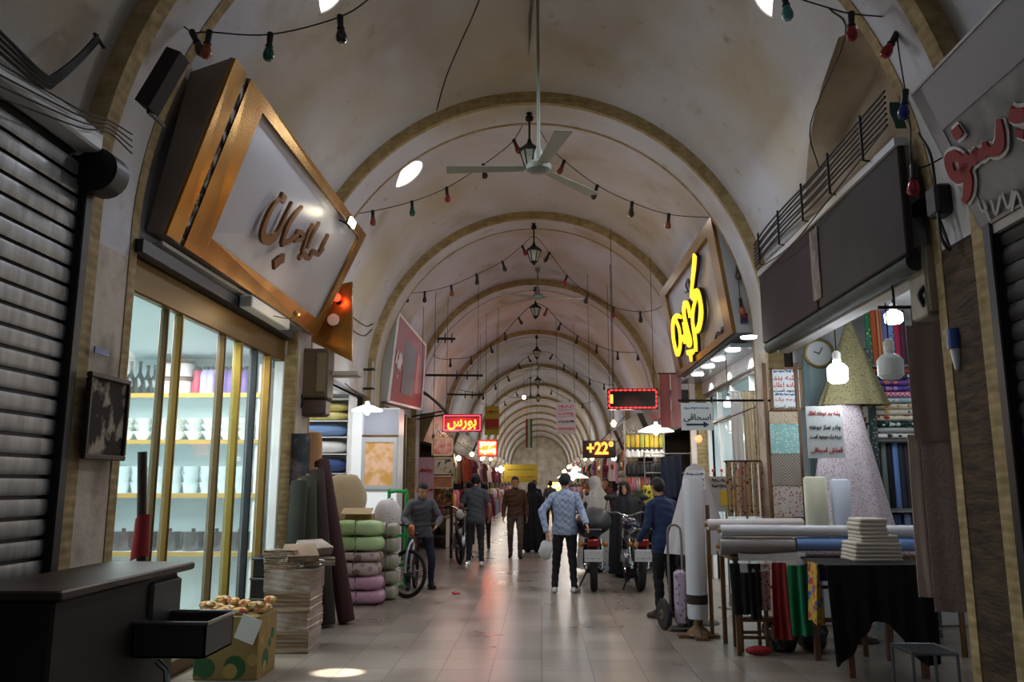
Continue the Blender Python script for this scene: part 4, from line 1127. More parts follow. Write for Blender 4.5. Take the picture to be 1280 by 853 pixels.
# paper notices
def notice(name, label, px, Y, lines, tilt=0.0, frame=None, cat='notice', y2=None, paper=M_PAPER):
    """px = (x0,y0,x1,y1); lines = (text, colour material, rel height of line centre from top, rel size)"""
    a = PY(px[0], px[1], Y); b = PY(px[2], px[3], Y)
    w, h = b.x-a.x, a.z-b.z; cx, cz = (a.x+b.x)/2, (a.z+b.z)/2
    t = thing(name, label, cat, (cx, Y, cz-h/2))
    m = MB(); m.box((cx, Y+.006, cz), (w, .012, h)); m.build('sheet', paper, t)
    if frame:
        m = MB()
        for p in ((cx, cz+h/2, w+.04, .025), (cx, cz-h/2, w+.04, .025)): m.box((p[0], Y, p[1]), (p[2], .03, p[3]))
        for s in (-1, 1): m.box((cx+s*w/2, Y, cz), (.025, .03, h))
        m.build('frame', frame, t)
    for s, mm, f, sz in lines:
        if isinstance(s, int):
            q = MB(); scribble(q, (cx, Y-.002, cz+h/2-h*f), (1, 0, 0), (0, 0, 1), w*.8, h*sz, s, stroke=h*.025 if sz < .5 else .01); q.build('lettering', mm, t)
        else:
            text('lettering', s, mm, t, (cx, Y-.001, cz+h/2-h*f-h*sz*.35), (1, 0, 0), (0, 0, 1), h*sz, width=None if sz > .3 else min(w*.86, h*sz*1.0*len(s)*.72), bold=.012, ext=.003)
    return t
M_PAPW = mat('bright_paper', '#dde5e8', .7)
notice('shop_notice', 'white paper notice with red and black lines pinned on the flowered cone cloth', (1007, 508, 1057, 573), 8.22,
       (('پشه بند دوخته اعلاء', M_REDINK, .13, .11), ('چادر نماز دوخته', M_INK, .40, .11), ('درجه یک موجود است', M_INK, .58, .11), ('قماش اسحاقی', M_REDINK, .84, .13)), paper=M_PAPW)
notice('hanging_notice', 'framed white notice with red lettering at the left edge of the cloth shop', (963, 461, 1003, 512), 9.02,
       ((31, M_BLUEINK, .07, .05), ('پشه بند', M_REDINK, .22, .17), ('آماده اعلاء', M_REDINK, .40, .16), ('موجود است', M_INK, .53, .12), (32, M_BLUEINK, .64, .05), ('درجه یک', M_REDINK, .75, .11), ('موجود است', M_INK, .93, .10)), frame=M_WOOD, paper=M_PAPW)
# framed column of folded cloths under that notice
t = thing('cloth_ladder', 'wooden ladder rack under the framed notice holding draped cloths', 'rack', (2.75, 9.05, 0))
xa, xb = PY(961, 560, 9.0).x, PY(1001, 560, 9.0).x
for x in (xa, xb):
    m = MB(); m.span((x-.018, 9.0, 0), (x+.018, 9.04, 2.9)); m.build('upright', M_WOOD, t)
for q in (515, 530, 568, 608):
    z = PY(980, q, 9.0).z; m = MB(); m.cyl((xa, 9.02, z), (xb, 9.02, z), .013, n=8); m.build('rung', M_WOOD, t)
for i, (q0, q1, mm, nm) in enumerate(((515, 531, floral('beige_print', '#bcae98', '#8e7a66', 40, .25), 'beige printed'), (530, 568, floral('teal_print', '#8fc0bd', '#c7dfdc', 30, .3), 'pale teal printed'), (568, 608, mat('grey_dot_cloth', '#a9a196', .8, col2='#6e6458', kind='check', nscale=60), 'grey dotted'), (608, 647, floral('flower_print', '#c2b8b2', '#a05a5a', 26, .28, .2, '#56707a'), 'cream flowered'))):
    z0, z1 = PY(980, q0, 8.98).z, PY(980, q1, 8.98).z
    hang('draped_cloth', nm + ' cloth folded over a rung of the ladder rack', 'cloth', (xa+.02, 8.985, z0), (xb-.02, 8.985, z0), z0-z1-.005, mm, 2, .008, group='cloths on the ladder rack', seed=i)
# standing white folded cloths on the table
zt_ = .905
for i, (x0, x1, y0_, mm, l) in enumerate(((1004, 1037, 596, mat('ivory_cloth', '#d9d9c2', .85), 'ivory folded cloth standing on the table against the flowered cone'), (1038, 1067, 599, mat('ice_white_cloth', '#d3dceb', .85), 'bluish white folded cloth standing right of the ivory one'))):
    a, b = PY(x0, y0_, 8.15), PY(x1, 662, 8.15)
    m = MB(); m.box(((a.x+b.x)/2, 8.16, (a.z+zt_)/2+.0), (b.x-a.x-.01, .07, a.z-zt_), None, .025); o = m.build('standing_cloth', mm, smooth=True, angle=50)
    base(o, ((a.x+b.x)/2, 8.16, zt_)); tag(o, l, 'folded cloth')

# ---- table with rolls of cloth
t = thing('display_table', 'long trestle table of cloth rolls in front of the right shop', 'table', (2.7, 8.2, 0))
m = MB(); m.span((1.80, 7.92, .86), (3.95, 8.62, .90)); m.build('tabletop', M_WOOD, t)
for x, y in ((1.84, 7.98), (1.84, 8.56), (3.0, 7.98), (3.0, 8.56), (3.9, 7.98), (3.9, 8.56)):
    m = MB(); m.span((x-.02, y-.02, 0), (x+.02, y+.02, .86)); m.build('leg', M_WOOD, t)
m = MB(); m.span((1.84, 7.97, .3), (3.0, 7.99, .34)); m.span((1.84, 7.97, .6), (3.0, 7.99, .63)); m.build('crossbar', M_WOOD, t)
def roll(label, p0, p1, r, m_, group='cloth rolls on the table', name='cloth_roll'):
    p0 = Vector(p0); p1 = Vector(p1); ax = p1-p0; L_ = ax.length
    t = thing(name, label, 'fabric roll', (p0+p1)/2 - Vector((0, 0, r)), 0, group)
    m = MB(); m.lathe([(.02, 0), (r*.95, 0), (r, .015), (r, L_-.015), (r*.95, L_), (.02, L_)], p0, 18, axis=ax); m.build('cloth', m_, t, smooth=True)
    m = MB(); m.cyl(p0 - ax.normalized()*.03, p1 + ax.normalized()*.03, .022, n=10); m.build('core', M_CARD, t, smooth=True)
    return t
M_SILKW = mat('white_satin', '#d3d3da', .35)
roll('long white roll lying along the front of the table', (1.72, 8.0, 1.13), (3.72, 8.0, 1.13), .055, M_SILKW)
roll('shorter white roll lying behind the long white one, its pink end sticking out', (1.66, 8.32, 1.17), (2.62, 8.40, 1.18), .055, mat('offwhite_satin', '#d8cfce', .4))
roll('sky blue roll lying under the long white one', (2.42, 7.99, 1.01), (3.7, 7.99, 1.01), .062, mat('sky_blue_satin', '#7fa3dd', .4))
roll('thin white roll under the table front end with grey wrapping', (1.70, 8.0, .985), (2.40, 8.0, .985), .085, mat('grey_wrap', '#8d8683', .3))
roll('pink dotted thin roll lying on the table behind the sky blue one', (2.42, 7.96, .925), (3.7, 7.96, .925), .025, floral('pink_dots', '#d9cdd2', '#a2465c', 40, .3))
roll('second pale roll behind on the table', (1.9, 8.36, .99), (3.5, 8.36, .99), .09, mat('pale_beige_satin', '#c9bba6', .5))
roll('tan roll at the back edge of the table', (1.9, 8.52, .955), (3.6, 8.52, .955), .05, mat('tan_satin', '#a98a6a', .5))
# second, nearer table covered with black cloth
t = thing('side_table', 'small table hidden under the black hanging cloth at the near right', 'table', (2.8, 7.3, 0))
m = MB(); m.span((2.44, 7.08, .86), (3.25, 7.85, .89)); m.build('tabletop', M_WOOD, t)
for x, y in ((2.55, 7.12), (3.15, 7.12), (2.5, 7.8), (3.15, 7.8)):
    m = MB(); m.span((x-.025, y-.025, 0), (x+.025, y+.025, .86)); m.build('leg', mat('reddish_leg', '#6d4a3c', .6), t)
M_BLACKC = mat('black_chador_cloth', '#0d0d0f', .9)
hang('black_cloth', 'black cloth hanging from the near table almost to the floor', 'cloth', (2.37, 7.05, .9), (3.24, 7.0, .91), .62, M_BLACKC, 6, .035, .95, hem=.28, over=(0, .6, 0), seed=3)
hang('multicolour_cloth', 'bright multicoloured flowered cloth hanging at the end of the black one', 'cloth', (2.40, 7.55, .895), (2.33, 7.10, .905), .50, floral('rainbow_print', '#c9a23a', '#b5403a', 12, .36, .34, '#3f67a5'), 3, .03, .8, seed=4)
hang('navy_cloth', 'navy blue cloth hanging over the table front', 'cloth', (2.42, 7.86, .905), (2.95, 7.86, .905), .22, mat('navy_satin', '#2a2b66', .6), 2, .012, seed=5)
hang('green_satin', 'shiny green cloth hanging from the table front', 'cloth', (2.28, 7.82, .83), (2.52, 7.80, .83), .62, mat('green_satin', '#157a4e', .35), 3, .03, 1.15, seed=6)
hang('red_satin', 'red cloth hanging left of the shiny green one', 'cloth', (2.14, 7.85, .85), (2.27, 7.84, .85), .68, mat('red_satin', '#8d1d20', .5), 2, .03, 1.3, seed=7)
for i, (x, w, mm, l, dr) in enumerate(((1.86, .2, mat('charcoal_garment', '#222226', .9), 'charcoal garment hanging at the left end of the table', .46), (2.06, .14, floral('rose_print', '#a88983', '#7c2f3a', 26, .3), 'rose flowered garment hanging under the table', .42), (1.98, .12, M_BLACKC, 'black garment hanging next to the rose flowered one', .5))):
    hang('hung_garment', l, 'garment', (x-w/2, 7.88-.02*i, .84), (x+w/2, 7.88-.02*i, .84), dr, mm, 2, .02, .8, seed=20+i)
t = thing('plastic_sheet', 'clear plastic sheet sagging over the left end of the table', 'sheet', (2.1, 7.9, .7))
m = MB(); m.grid(lambda u, v: (1.85 + .62*u, 7.90 - .06*v - .01*sin(9*u), .93 - .17*v*(1-.4*u) - .01*sin(5*u)), 14, 6, .002); m.build('film', mat('clear_film', '#c9c5c2', .12, alpha=.35), t, smooth=True)
# goods under the table
t = thing('low_stool', 'small wooden stool frame on the floor under the left end of the table', 'stool', (2.0, 8.25, 0))
for x in (1.9, 2.14):
    for y in (8.12, 8.4):
        m = MB(); m.span((x-.016, y-.016, 0), (x+.016, y+.016, .5)); m.build('leg', M_WOOD, t)
m = MB(); m.span((1.88, 8.1, .48), (2.16, 8.42, .5)); m.build('seat', M_WOOD, t)
for y in (8.11, 8.39):
    m = MB(); m.span((1.9, y, .12), (2.14, y+.02, .15)); m.build('stretcher', M_WOOD, t)
def bag(label, c, r, m_, seed=0, cat='bag', name='plastic_bag'):
    m = MB(); rr = random.Random(seed); m.ball((0, 0, 0), 1, 22, 14)
    q = [rr.uniform(0, 6) for _ in range(6)]
    m.v = [Vector((v.x*r[0]*(1+.12*sin(6*v.z+q[0])+.1*sin(5*v.y+q[1])), v.y*r[1]*(1+.12*sin(7*v.x+q[2])), r[2]*(max(v.z, -.85)+.85)*(1+.12*sin(8*v.x+q[3])))) for v in m.v]
    m.tube(catmull([(0, 0, r[2]*1.8), (.01, 0, r[2]*2.0), (.04, 0, r[2]*2.1)], 3), [.012]*7 if 0 else .012, 6)
    o = m.build(name, m_, smooth=True); o.location = c; return tag(o, label, cat)
bag('crumpled grey and black plastic bag on the floor under the table', (2.3, 8.2, 0), (.17, .15, .19), mat('crumpled_film', '#4a4a4b', .2, col2='#17181a', nscale=9, lo=.4, hi=.6), 1)
bag('dark bag lying beside the crumpled plastic bag under the table', (2.62, 8.3, 0), (.15, .15, .15), mat('dark_bag', '#1f1e20', .4), 2)
m = MB(); m.box((0, 0, .06), (.16, .11, .12), None, .01); o = m.build('shoe_box', mat('white_box', '#c9c9c4', .6)); o.location = (2.03, 8.24, .5); tag(o, 'small white box on the stool frame under the table', 'box')
m = MB(); m.ball((0, 0, .045), (.13, .05, .045), 14, 8); o = m.build('red_slipper', mat('red_plastic', '#a3242c', .4), smooth=True); o.location = (2.02, 7.98, .0); tag(o, 'red slipper under the left end of the trestle table', 'slipper')
# stack of cream folded cloths
zc = .905; rr = random.Random(3)
for i in range(11):
    tier = 0 if i < 5 else 1 if i < 7 else 2
    w, d, cxo = [(.42, .34, 0), (.36, .32, .03), (.29, .3, -.02)][tier]; h = [.033, .03, .036][tier]
    w *= 1 - .018*i
    m = MB(); m.box((0, 0, h/2), (w, d, h*.97), None, h*.42); o = m.build('folded_fabric', mat('cream_folded', '#cdc2b4', .85), smooth=True, angle=60)
    o.location = (2.93 + cxo + rr.uniform(-.008, .008), 7.5, zc); zc += h
    tag(o, ['bottom', 'second from bottom', 'third from bottom', 'fourth from bottom', 'fifth from bottom', 'sixth from bottom', 'middle', 'fourth from top', 'third from top', 'second from top', 'topmost'][i] + ' cream folded cloth of the tapering pile on the near table', 'folded cloth', 'cream folded cloths on the near table')
# brown cloths hanging at the near edge of the shop
M_BRCL = mat('brown_woven_cloth', '#93807a', .9, col2='#7d6b64', nscale=40, bump=.3, bscale=120)
t = thing('hanging_rail', 'iron rail with hooks under the right fascia carrying the brown cloths', 'rail', (3.05, 6.4, 3.0))
m = MB(); m.cyl((2.72, 6.45, 2.97), (3.7, 6.45, 2.97), .014, n=8); m.cyl((2.85, 6.45, 2.97), (2.85, 6.45, 3.2), .01, n=6); m.cyl((3.6, 6.45, 2.97), (3.6, 6.45, 3.2), .01, n=6); m.build('rod', M_DKMET, t, smooth=True)
hang('brown_cloth', 'long brown woven cloth hanging at the near edge of the cloth shop', 'cloth', (2.95, 6.40, 2.95), (3.26, 6.36, 2.95), 2.32, M_BRCL, 2, .025, 1.12, seed=9)
hang('brown_cloth', 'shorter brown cloth hanging left of the long brown one', 'cloth', (2.86, 6.44, 1.95), (2.97, 6.43, 1.95), 1.22, mat('rosy_brown_cloth', '#b09a90', .9), 1, .03, 1.3, seed=10)
hang('brown_cloth', 'short dark brown cloth layered over the top of the long brown one', 'cloth', (2.88, 6.36, 2.80), (3.22, 6.33, 2.80), .9, mat('umber_cloth', '#7d6c62', .9), 2, .03, 1.05, seed=11)
# bulbs
def bulb(label, c, r, lit, top, power, name='bulb_lamp', hh=1.35, col=(.93, .97, 1)):
    t = thing(name, label, 'lamp', c)
    m = MB(); m.lathe([(0, -r*hh*.75), (r*.7, -r*hh*.72), (r*.98, -r*hh*.5), (r, r*hh*.4), (r*.75, r*hh*.65), (r*.4, r*hh*.8), (r*.36, r*hh*1.1)], c, 18)
    m.build('bulb', emis('lit_bulb', '#f4fbff', 9) if lit else mat('milky_bulb', '#ced6d2', .35), t, smooth=True)
    m = MB(); m.lathe([(r*.4, r*hh), (r*.42, r*hh*1.5), (r*.2, r*hh*1.7)], c, 12); m.build('socket', M_WHITE, t, smooth=True)
    m = MB(); m.tube([c + Vector((0, 0, r*hh*1.6)), top], .006, 6); m.build('wire', M_CABLE, t)
    if lit: light('bulb_light', 'POINT', c + Vector((-.02, -.04, -r*1.6)), power, col, r)
    return t
c = PY(1047, 467, 8.2); bulb('glowing white bulb hanging in front of the olive lace cone cloth', c, .10, True, Vector((c.x, c.y, 3.5)), 12)
c = PY(1113, 459, 7.5); bulb('large unlit milky bulb hanging before the upper cloth shelves', c, .115, False, Vector((c.x, c.y, 3.5)), 0)
c = PY(1117, 397, 7.9); bulb('glowing shaded bulb at the top of the cloth shelves', c, .085, True, Vector((c.x, c.y, 3.5)), 9, hh=1.0)
# tall white roll on a wooden stand
t = thing('wrapped_roll', 'tall upright white cloth roll on a wooden foot at the end of the table', 'fabric roll', (1.63, 8.86, 0))
m = MB(); m.lathe([(0, .19), (.10, .19), (.108, .22), (.108, 1.60), (.1, 1.63), (0, 1.63)], (1.63, 8.86, 0), 22); m.build('cloth', M_SILKW, t, smooth=True)
m = MB(); m.lathe([(.1095, .34), (.111, .345), (.111, .43), (.1095, .435)], (1.63, 8.86, 0), 22); m.build('band', mat('dark_band', '#2c2620', .4), t)
m = MB(); m.lathe([(0, 0.03), (.14, .03), (.1, .08), (.05, .12), (.045, .2)], (1.63, 8.86, 0), 12); m.span((1.42, 8.8, 0), (1.84, 8.92, .035)); m.span((1.57, 8.66, 0), (1.69, 9.06, .035)); m.build('stand', M_WOOD, t)
m = MB(); m.span((1.755, 8.84, 0.035), (1.79, 8.88, 1.35)); m.build('upright', M_WOOD, t)
# white prayer cloth on a form
cc = PY(868, 580, 9.75)
t = thing('prayer_cloth', 'white cape like prayer cloth displayed on a form behind the tall white roll', 'garment', (cc.x, 9.75, 0))
zz = PY(868, 692, 9.75).z
m = MB()
def fn(u, v):
    a = 2*pi*u; prof = [(.0, .02), (.05, .10), (.15, .14), (.25, .16), (.4, .21), (.6, .27), (.8, .33), (1, .385)]
    for (v0, r0), (v1, r1) in zip(prof, prof[1:]):
        if v0 <= v <= v1: r = r0 + (r1-r0)*(v-v0)/(v1-v0); break
    r *= 1 + .05*v*sin(8*a) + .03*v*sin(13*a+1)
    return Vector((cc.x + r*cos(a), 9.75 + r*sin(a)*.6, cc.z - (cc.z-zz)*v))
m.grid(fn, 64, 20); m.build('cape', mat('white_veil', '#c6bec0', .7), t, smooth=True)
m = MB(); m.cyl((cc.x, 9.75, 0), (cc.x, 9.75, cc.z-.03), .018, n=8); m.build('pole', M_STEEL, t)
m = MB(); m.lathe([(0, 0), (.22, 0), (.2, .02), (.02, .04)], (cc.x, 9.75, 0), 18); m.build('foot', M_DKMET, t, smooth=True)
a, b = PY(856, 588, 9.55), PY(882, 612, 9.55)
m = MB(); m.box(((a.x+b.x)/2, 9.56, (a.z+b.z)/2), (b.x-a.x, .008, a.z-b.z)); sh = m.build('paper_note', M_PAPER, t)
m = MB()
for k in range(3): scribble(m, ((a.x+b.x)/2, 9.554, a.z-.05-.06*k), (1, 0, 0), (0, 0, 1), .2, .03, 60+k, stroke=.008)
m.build('writing', M_BLUEINK, sh)
# hand truck
t = thing('hand_truck', 'two wheeled hand truck parked beside the tall white roll', 'hand truck', (1.5, 9.35, 0))
for x in (1.34, 1.58):
    m = MB(); m.lathe([(.06, -.025), (.15, -.025), (.165, -.012), (.165, .012), (.15, .025), (.06, .025)], (x, 9.3, .165), 24, axis=(1, .25, 0)); w_ = m.build('wheel', mat('rubber_tyre', '#2a2826', .8), t, smooth=True)
    m = MB(); m.lathe([(0, -.03), (.055, -.03), (.065, 0), (.055, .03), (0, .03)], (x, 9.3, .165), 16, axis=(1, .25, 0)); m.build('hub', mat('rusty_hub', '#6d5a48', .6, .3), w_, smooth=True)
m = MB(); m.cyl((1.3, 9.3, .165), (1.62, 9.32, .165), .014, n=8); m.build('axle', M_DKMET, t)
m = MB(); m.tube(catmull([(1.42, 9.32, .05), (1.42, 9.36, .5), (1.43, 9.44, 1.0), (1.47, 9.48, 1.1), (1.55, 9.48, 1.1), (1.58, 9.44, 1.0), (1.57, 9.36, .5), (1.57, 9.32, .05)], 5), .014, 8); m.span((1.4, 9.16, .03), (1.6, 9.34, .045)); m.build('frame', mat('grey_tube', '#77706a', .5, .5), t, smooth=True)
m = MB(); m.box((1.52, 9.24, .35), (.13, .12, .58), None, .03); o = m.build('flowered_parcel', floral('lilac_print', '#b9a8b5', '#7f6a8a', 24, .3), smooth=True); base(o, (1.52, 9.24, .06)); tag(o, 'narrow lilac flowered parcel standing on the hand truck', 'parcel')
# stool
t = thing('metal_stool', 'square metal stool at the bottom right under the hanging brown cloth', 'stool', (2.85, 6.42, 0))
M_DKTUBE = mat('dim_chrome', '#5f6468', .35, .8)
for x in (2.68, 3.0):
    for y in (6.25, 6.6):
        m = MB(); m.cyl((x, y, 0), (x, y, .36), .012, n=8); m.build('leg', M_DKTUBE, t, smooth=True)
m = MB(); m.tube([(2.68, 6.25, .36), (3.0, 6.25, .36), (3.0, 6.6, .36), (2.68, 6.6, .36)], .013, 8, closed=True); m.build('rim', M_DKTUBE, t, smooth=True)
m = MB(); m.span((2.69, 6.26, .35), (2.99, 6.59, .368), .004); m.build('seat', mat('dark_seat', '#26282a', .4), t)

# ---- big red lettered sign at the near right
BFp, TFp = Vector((2.86, 5.1, 3.20)), Vector((2.50, 5.1, 4.13))
dY = Vector((0, -2.9, 0)); RN = (BFp-TFp).cross(dY).normalized(); RN = -RN if RN.x > 0 else RN
t = thing('tilted_sign', 'tilted pale sign with red white edged lettering at the near right', 'sign', (2.86, 3.6, 3.2))
m = MB(); m.prism([BFp, TFp, Vector((2.72, 5.1, 4.3)), Vector((2.92, 5.1, 3.25))], dY); m.build('box', mat('dark_sign_back', '#3a3836', .6), t)
m = MB(); m.prism([BFp+RN*.004, TFp+RN*.004, TFp+dY+RN*.004, BFp+dY+RN*.004], RN*.01); m.build('panel', mat('grey_marble_print', '#8e8a89', .5, col2='#5f605f', nscale=2.6, ndetail=6, lo=.42, hi=.6), t)
m = MB(); m.prism([TFp.lerp(BFp, .0)+RN*.014, TFp.lerp(BFp, .33)+RN*.014 , TFp.lerp(BFp, .33)+dY+RN*.014, TFp+dY+RN*.014], RN*.006)
m.prism([TFp+RN*.014, BFp+RN*.014, BFp+Vector((0, -.12, 0))+RN*.014, TFp+Vector((0, -.12, 0))+RN*.014], RN*.006); m.build('pale_band', mat('pale_grey_band', '#8f8b8e', .5), t)
m = MB(); m.tube([TFp+RN*.01, TFp+dY+RN*.01], .018, 6); m.tube([BFp+RN*.01, BFp+dY+RN*.01], .018, 6); m.tube([BFp+RN*.01, TFp+RN*.01], .014, 6); m.build('edge_trim', mat('aluminium_trim', '#77746f', .4, .6), t, smooth=True)
pl = BFp
def rs(mb, pix, ws, off, th=.01): stroke(mb, pix, ws, pl, RN, th, off=off)
RED = [([(1256, 146), (1258, 160), (1257, 178), (1248, 187), (1240, 182), (1238, 174)], (.05, .08, .1, .08, .07, .05)), ([(1239, 176), (1238, 186), (1230, 192), (1224, 184)], (.05, .08, .08, .06)), ([(1227, 184), (1226, 194), (1218, 198), (1212, 190)], (.05, .08, .1, .08)),
       ([(1219, 202), (1212, 212), (1203, 219), (1196, 212), (1193, 198), (1200, 192), (1208, 197), (1212, 208), (1217, 220), (1216, 238), (1212, 250)], (.07, .1, .11, .1, .1, .09, .09, .1, .11, .09, .05)), ([(1199, 167), (1204, 163), (1208, 158)], (.08, .09, .08)),
       ([(1270, 138), (1277, 142), (1290, 140)], (.11, .11, .1)), ([(1278, 162), (1288, 166)], (.06, .06))]
m = MB()
for p, w in RED: rs(m, p, [x*.8+.045 for x in w], .022, .008)
m.build('letter_outline', mat('letter_white', '#d9d3cf', .5), t)
m = MB()
for p, w in RED: rs(m, p, [x*.8 for x in w], .032, .012)
m.build('lettering', mat('deep_red_letter', '#8a1210', .6), t)
m = MB()
for p in ([(1228, 252), (1233, 262), (1238, 258), (1234, 250), (1240, 268), (1243, 274)], [(1244, 248), (1250, 266), (1256, 242)], [(1258, 240), (1266, 258), (1272, 236)], [(1270, 262), (1276, 238), (1284, 258)]): rs(m, p, (.02,), .024, .006)
m.build('digits', mat('digit_white', '#b9b4b0', .5), t)
# dark shop front under it
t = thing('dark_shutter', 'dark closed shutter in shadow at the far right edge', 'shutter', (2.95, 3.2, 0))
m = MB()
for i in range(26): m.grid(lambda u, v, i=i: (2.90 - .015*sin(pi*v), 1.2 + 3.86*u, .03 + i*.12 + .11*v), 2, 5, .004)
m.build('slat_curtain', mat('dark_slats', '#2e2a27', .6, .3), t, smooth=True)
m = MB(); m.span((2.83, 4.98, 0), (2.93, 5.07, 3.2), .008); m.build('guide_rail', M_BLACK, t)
# little green cloth tags under the near arch
for i, (px, py, Y, l) in enumerate(((1177, 68, 5.72, 'green cloth tag hanging near the brick arch above the red lettered sign'), (1120, 145, 5.76, 'green cloth tag hanging left of the blue bulb'))):
    p = PY(px, py, Y)
    m = MB(); m.grid(lambda u, v: p + Vector((.08*(u-.5) + .02*v, .02*sin(5*v), .11-.22*v)), 4, 6, .004); o = m.build('cloth_tag', mat('green_tag', '#3c5d52', .8), smooth=True); base(o, p); tag(o, l, 'tag')
# ------------------------------------------------------------------ ceiling fans
M_FAN = mat('grey_green_enamel', '#7d8478', .45); M_FAND = mat('dark_fan_metal', '#3b3d38', .5, .4)
def make_fan(loc, top, angs, R, label, dark=False):
    t = thing('ceiling_fan', label, 'fan', loc)
    mm = M_FAND if dark else M_FAN
    m = MB(); m.cyl((0, 0, .05), (0, 0, top-loc[2]), .018, n=10); m.lathe([(.018, .1), (.055, .05), (.05, .18), (.018, .26)], (0, 0, .0), 14); m.build('rod', mm, t, smooth=True, local=True)
    m = MB(); m.lathe([(0, -.06), (.08, -.055), (.13, -.02), (.14, .03), (.1, .07), (.03, .09), (0, .09)], (0, 0, 0), 22); m.build('motor', mm, t, smooth=True, local=True)
    for a in angs:
        m = MB(); d = Vector((cos(a), sin(a), 0)); n_ = Vector((-sin(a), cos(a), 0))
        m.grid(lambda u, v: d*(.16 + (R-.16)*u) + n_*((v-.5)*(.12 + .07*u)) + Vector((0, 0, (v-.5)*.012 - .02*u)), 8, 4, .006)
        m.tube([d*.08, d*.22], .014, 6)
        m.build('blade', mm, t, smooth=True, local=True)
    m = MB(); m.lathe([(0, top-loc[2]), (.06, top-loc[2]), (.05, top-loc[2]-.08), (.02, top-loc[2]-.1)], (0, 0, 0), 14); m.build('canopy', mm, t, smooth=True, local=True)
    return t
FL = Vector((0.0, 8.3, 4.94))
tips = [PZ(*q, 4.92) for q in ((574, 212), (749, 246), (706, 161))]
angs = [atan2(q.y-FL.y, q.x-FL.x) for q in tips]; RR = sum((q-FL).length for q in tips)/3
make_fan(FL, vault_z(0, 8.3) + .05, angs, min(RR, 1.0), 'large grey green ceiling fan nearest to the viewer on a long rod')
make_fan(Vector((-.04, 18.4, 5.86)), 6.56, (.05, 2.5, 3.75), 1.05, 'second ceiling fan further down the vault below the third arch')
make_fan(Vector((-.1, 29.5, 5.75)), 6.56, (.4, 2.5, 4.6), 1.0, 'small distant ceiling fan behind the fourth arch')
make_fan(Vector((-.45, 37.5, 5.55)), 6.5, (-.15, 3.1, 3.5), 1.35, 'dark distant ceiling fan with a lamp glare at its hub', True)
# ------------------------------------------------------------------ lanterns under the arch crowns
def make_lantern(loc, top, label):
    t = thing('lantern', label, 'lantern', loc, 0, 'black lanterns under the arch crowns'); h = top-loc[2]
    m = MB(); m.tube([(0, 0, .34), (0, 0, h)], .014, 8); m.ball((0, 0, h-.08), (.055, .055, .05)); m.lathe([(.02, h-.03), (.06, h), (.0, h)], (0, 0, 0), 10); m.build('stem', M_DKMET, t, smooth=True, local=True)
    m = MB(); m.lathe([(.15, .24), (.155, .26), (.09, .31), (.035, .36), (.02, .42), (0, .43)], (0, 0, 0), 12); m.build('cap', M_DKMET, t, smooth=True, local=True)
    m = MB(); m.lathe([(.06, .04), (.12, .24)], (0, 0, 0), 6); m.build('glass', mat('lantern_glass', '#cfd3c6', .15, alpha=.55), t, local=True)
    m = MB()
    for k in range(6):
        a = pi*k/3; m.cyl((.06*cos(a), .06*sin(a), .03), (.125*cos(a), .125*sin(a), .25), .009, n=5)
    m.build('cage', M_DKMET, t, local=True)
    m = MB(); m.lathe([(0, -.03), (.02, -.02), (.03, 0), (.065, .03), (.06, .05), (0, .05)], (0, 0, 0), 12); m.build('base', M_DKMET, t, smooth=True, local=True)
    return t
lan = make_lantern((-.12, 10.0, 5.62), 6.41, 'black lantern hanging from the nearest full arch beside the big fan')
for i, (k, dz) in enumerate(((3, 0), (4, .05), (5, .0), (6, .05), (7, 0))):
    dup(lan, (-.10, ARCH_Y[k], 5.62 + dz*0), .3*i, label='black lantern hanging from the ' + ['second', 'third', 'fourth', 'fifth', 'sixth'][i] + ' full arch down the bazaar')
# ------------------------------------------------------------------ garlands of coloured bulbs
BC = {'o': '#8a4a2c', 'r': '#8f2226', 'g': '#1d5542', 'd': '#3a2d27', 'b': '#1d2f74', 't': '#4c8a86'}
def garland(label, Y, cable, bulbs, anchors=()):
    pts = [PY(x, y, Y + 0*i) for i, (x, y) in enumerate(cable)]
    if 'L' in anchors: p = pts[0]; pts.insert(0, Vector((-half_x(p.z+.15, Y, -1)+XC, Y, p.z+.15)))
    if 'R' in anchors: p = pts[-1]; pts.append(Vector((half_x(p.z+.15, Y)+XC, Y, p.z+.15)))
    t = thing('light_string', label, 'string of bulbs', pts[0])
    m = MB(); cp = catmull(pts, 6); m.tube(cp, .006 if Y < 16 else .008, 5); m.build('cable', M_CABLE, t, smooth=True)
    for px, py, c, tilt in bulbs:
        p = PY(px, py, Y); q = min(cp, key=lambda v: (v-p).length)
        best = min(((a.lerp(b, f)) for a, b in zip(cp, cp[1:]) for f in (0, .25, .5, .75)), key=lambda v: (v-p).length)
        p = best; ax = Vector((tilt, 0, -1)).normalized()
        m = MB(); m.lathe([(0, -.01), (.024, -.01), (.026, .0), (.022, .085), (.03, .09), (.03, .1), (0, .1)], p, 10, axis=ax); s = m.build('socket', M_BLACK, t, smooth=True)
        m = MB(); m.lathe([(.018, .09), (.03, .12), (.042, .16), (.040, .19), (.025, .21), (0, .215)], p, 12, axis=ax); m.build('bulb', mat('coloured_bulb_'+c, BC[c], .25), s, smooth=True)
    return t
garland('string of coloured bulbs across the top of the picture above the brass sign', 5.45, [(222, 22), (240, 40), (262, 40), (338, 43), (425, 21), (470, -8), (540, -60), (640, -120), (760, -110), (880, -60), (945, -22), (980, -8), (1030, 8), (1064, 17), (1120, 22)],
        [(230, 55, 'd', .5), (262, 40, 'o', -.1), (338, 42, 'g', -.03), (424, 20, 'd', .1), (980, -8, 't', .1), (1064, 17, 'r', -.05)], 'L')
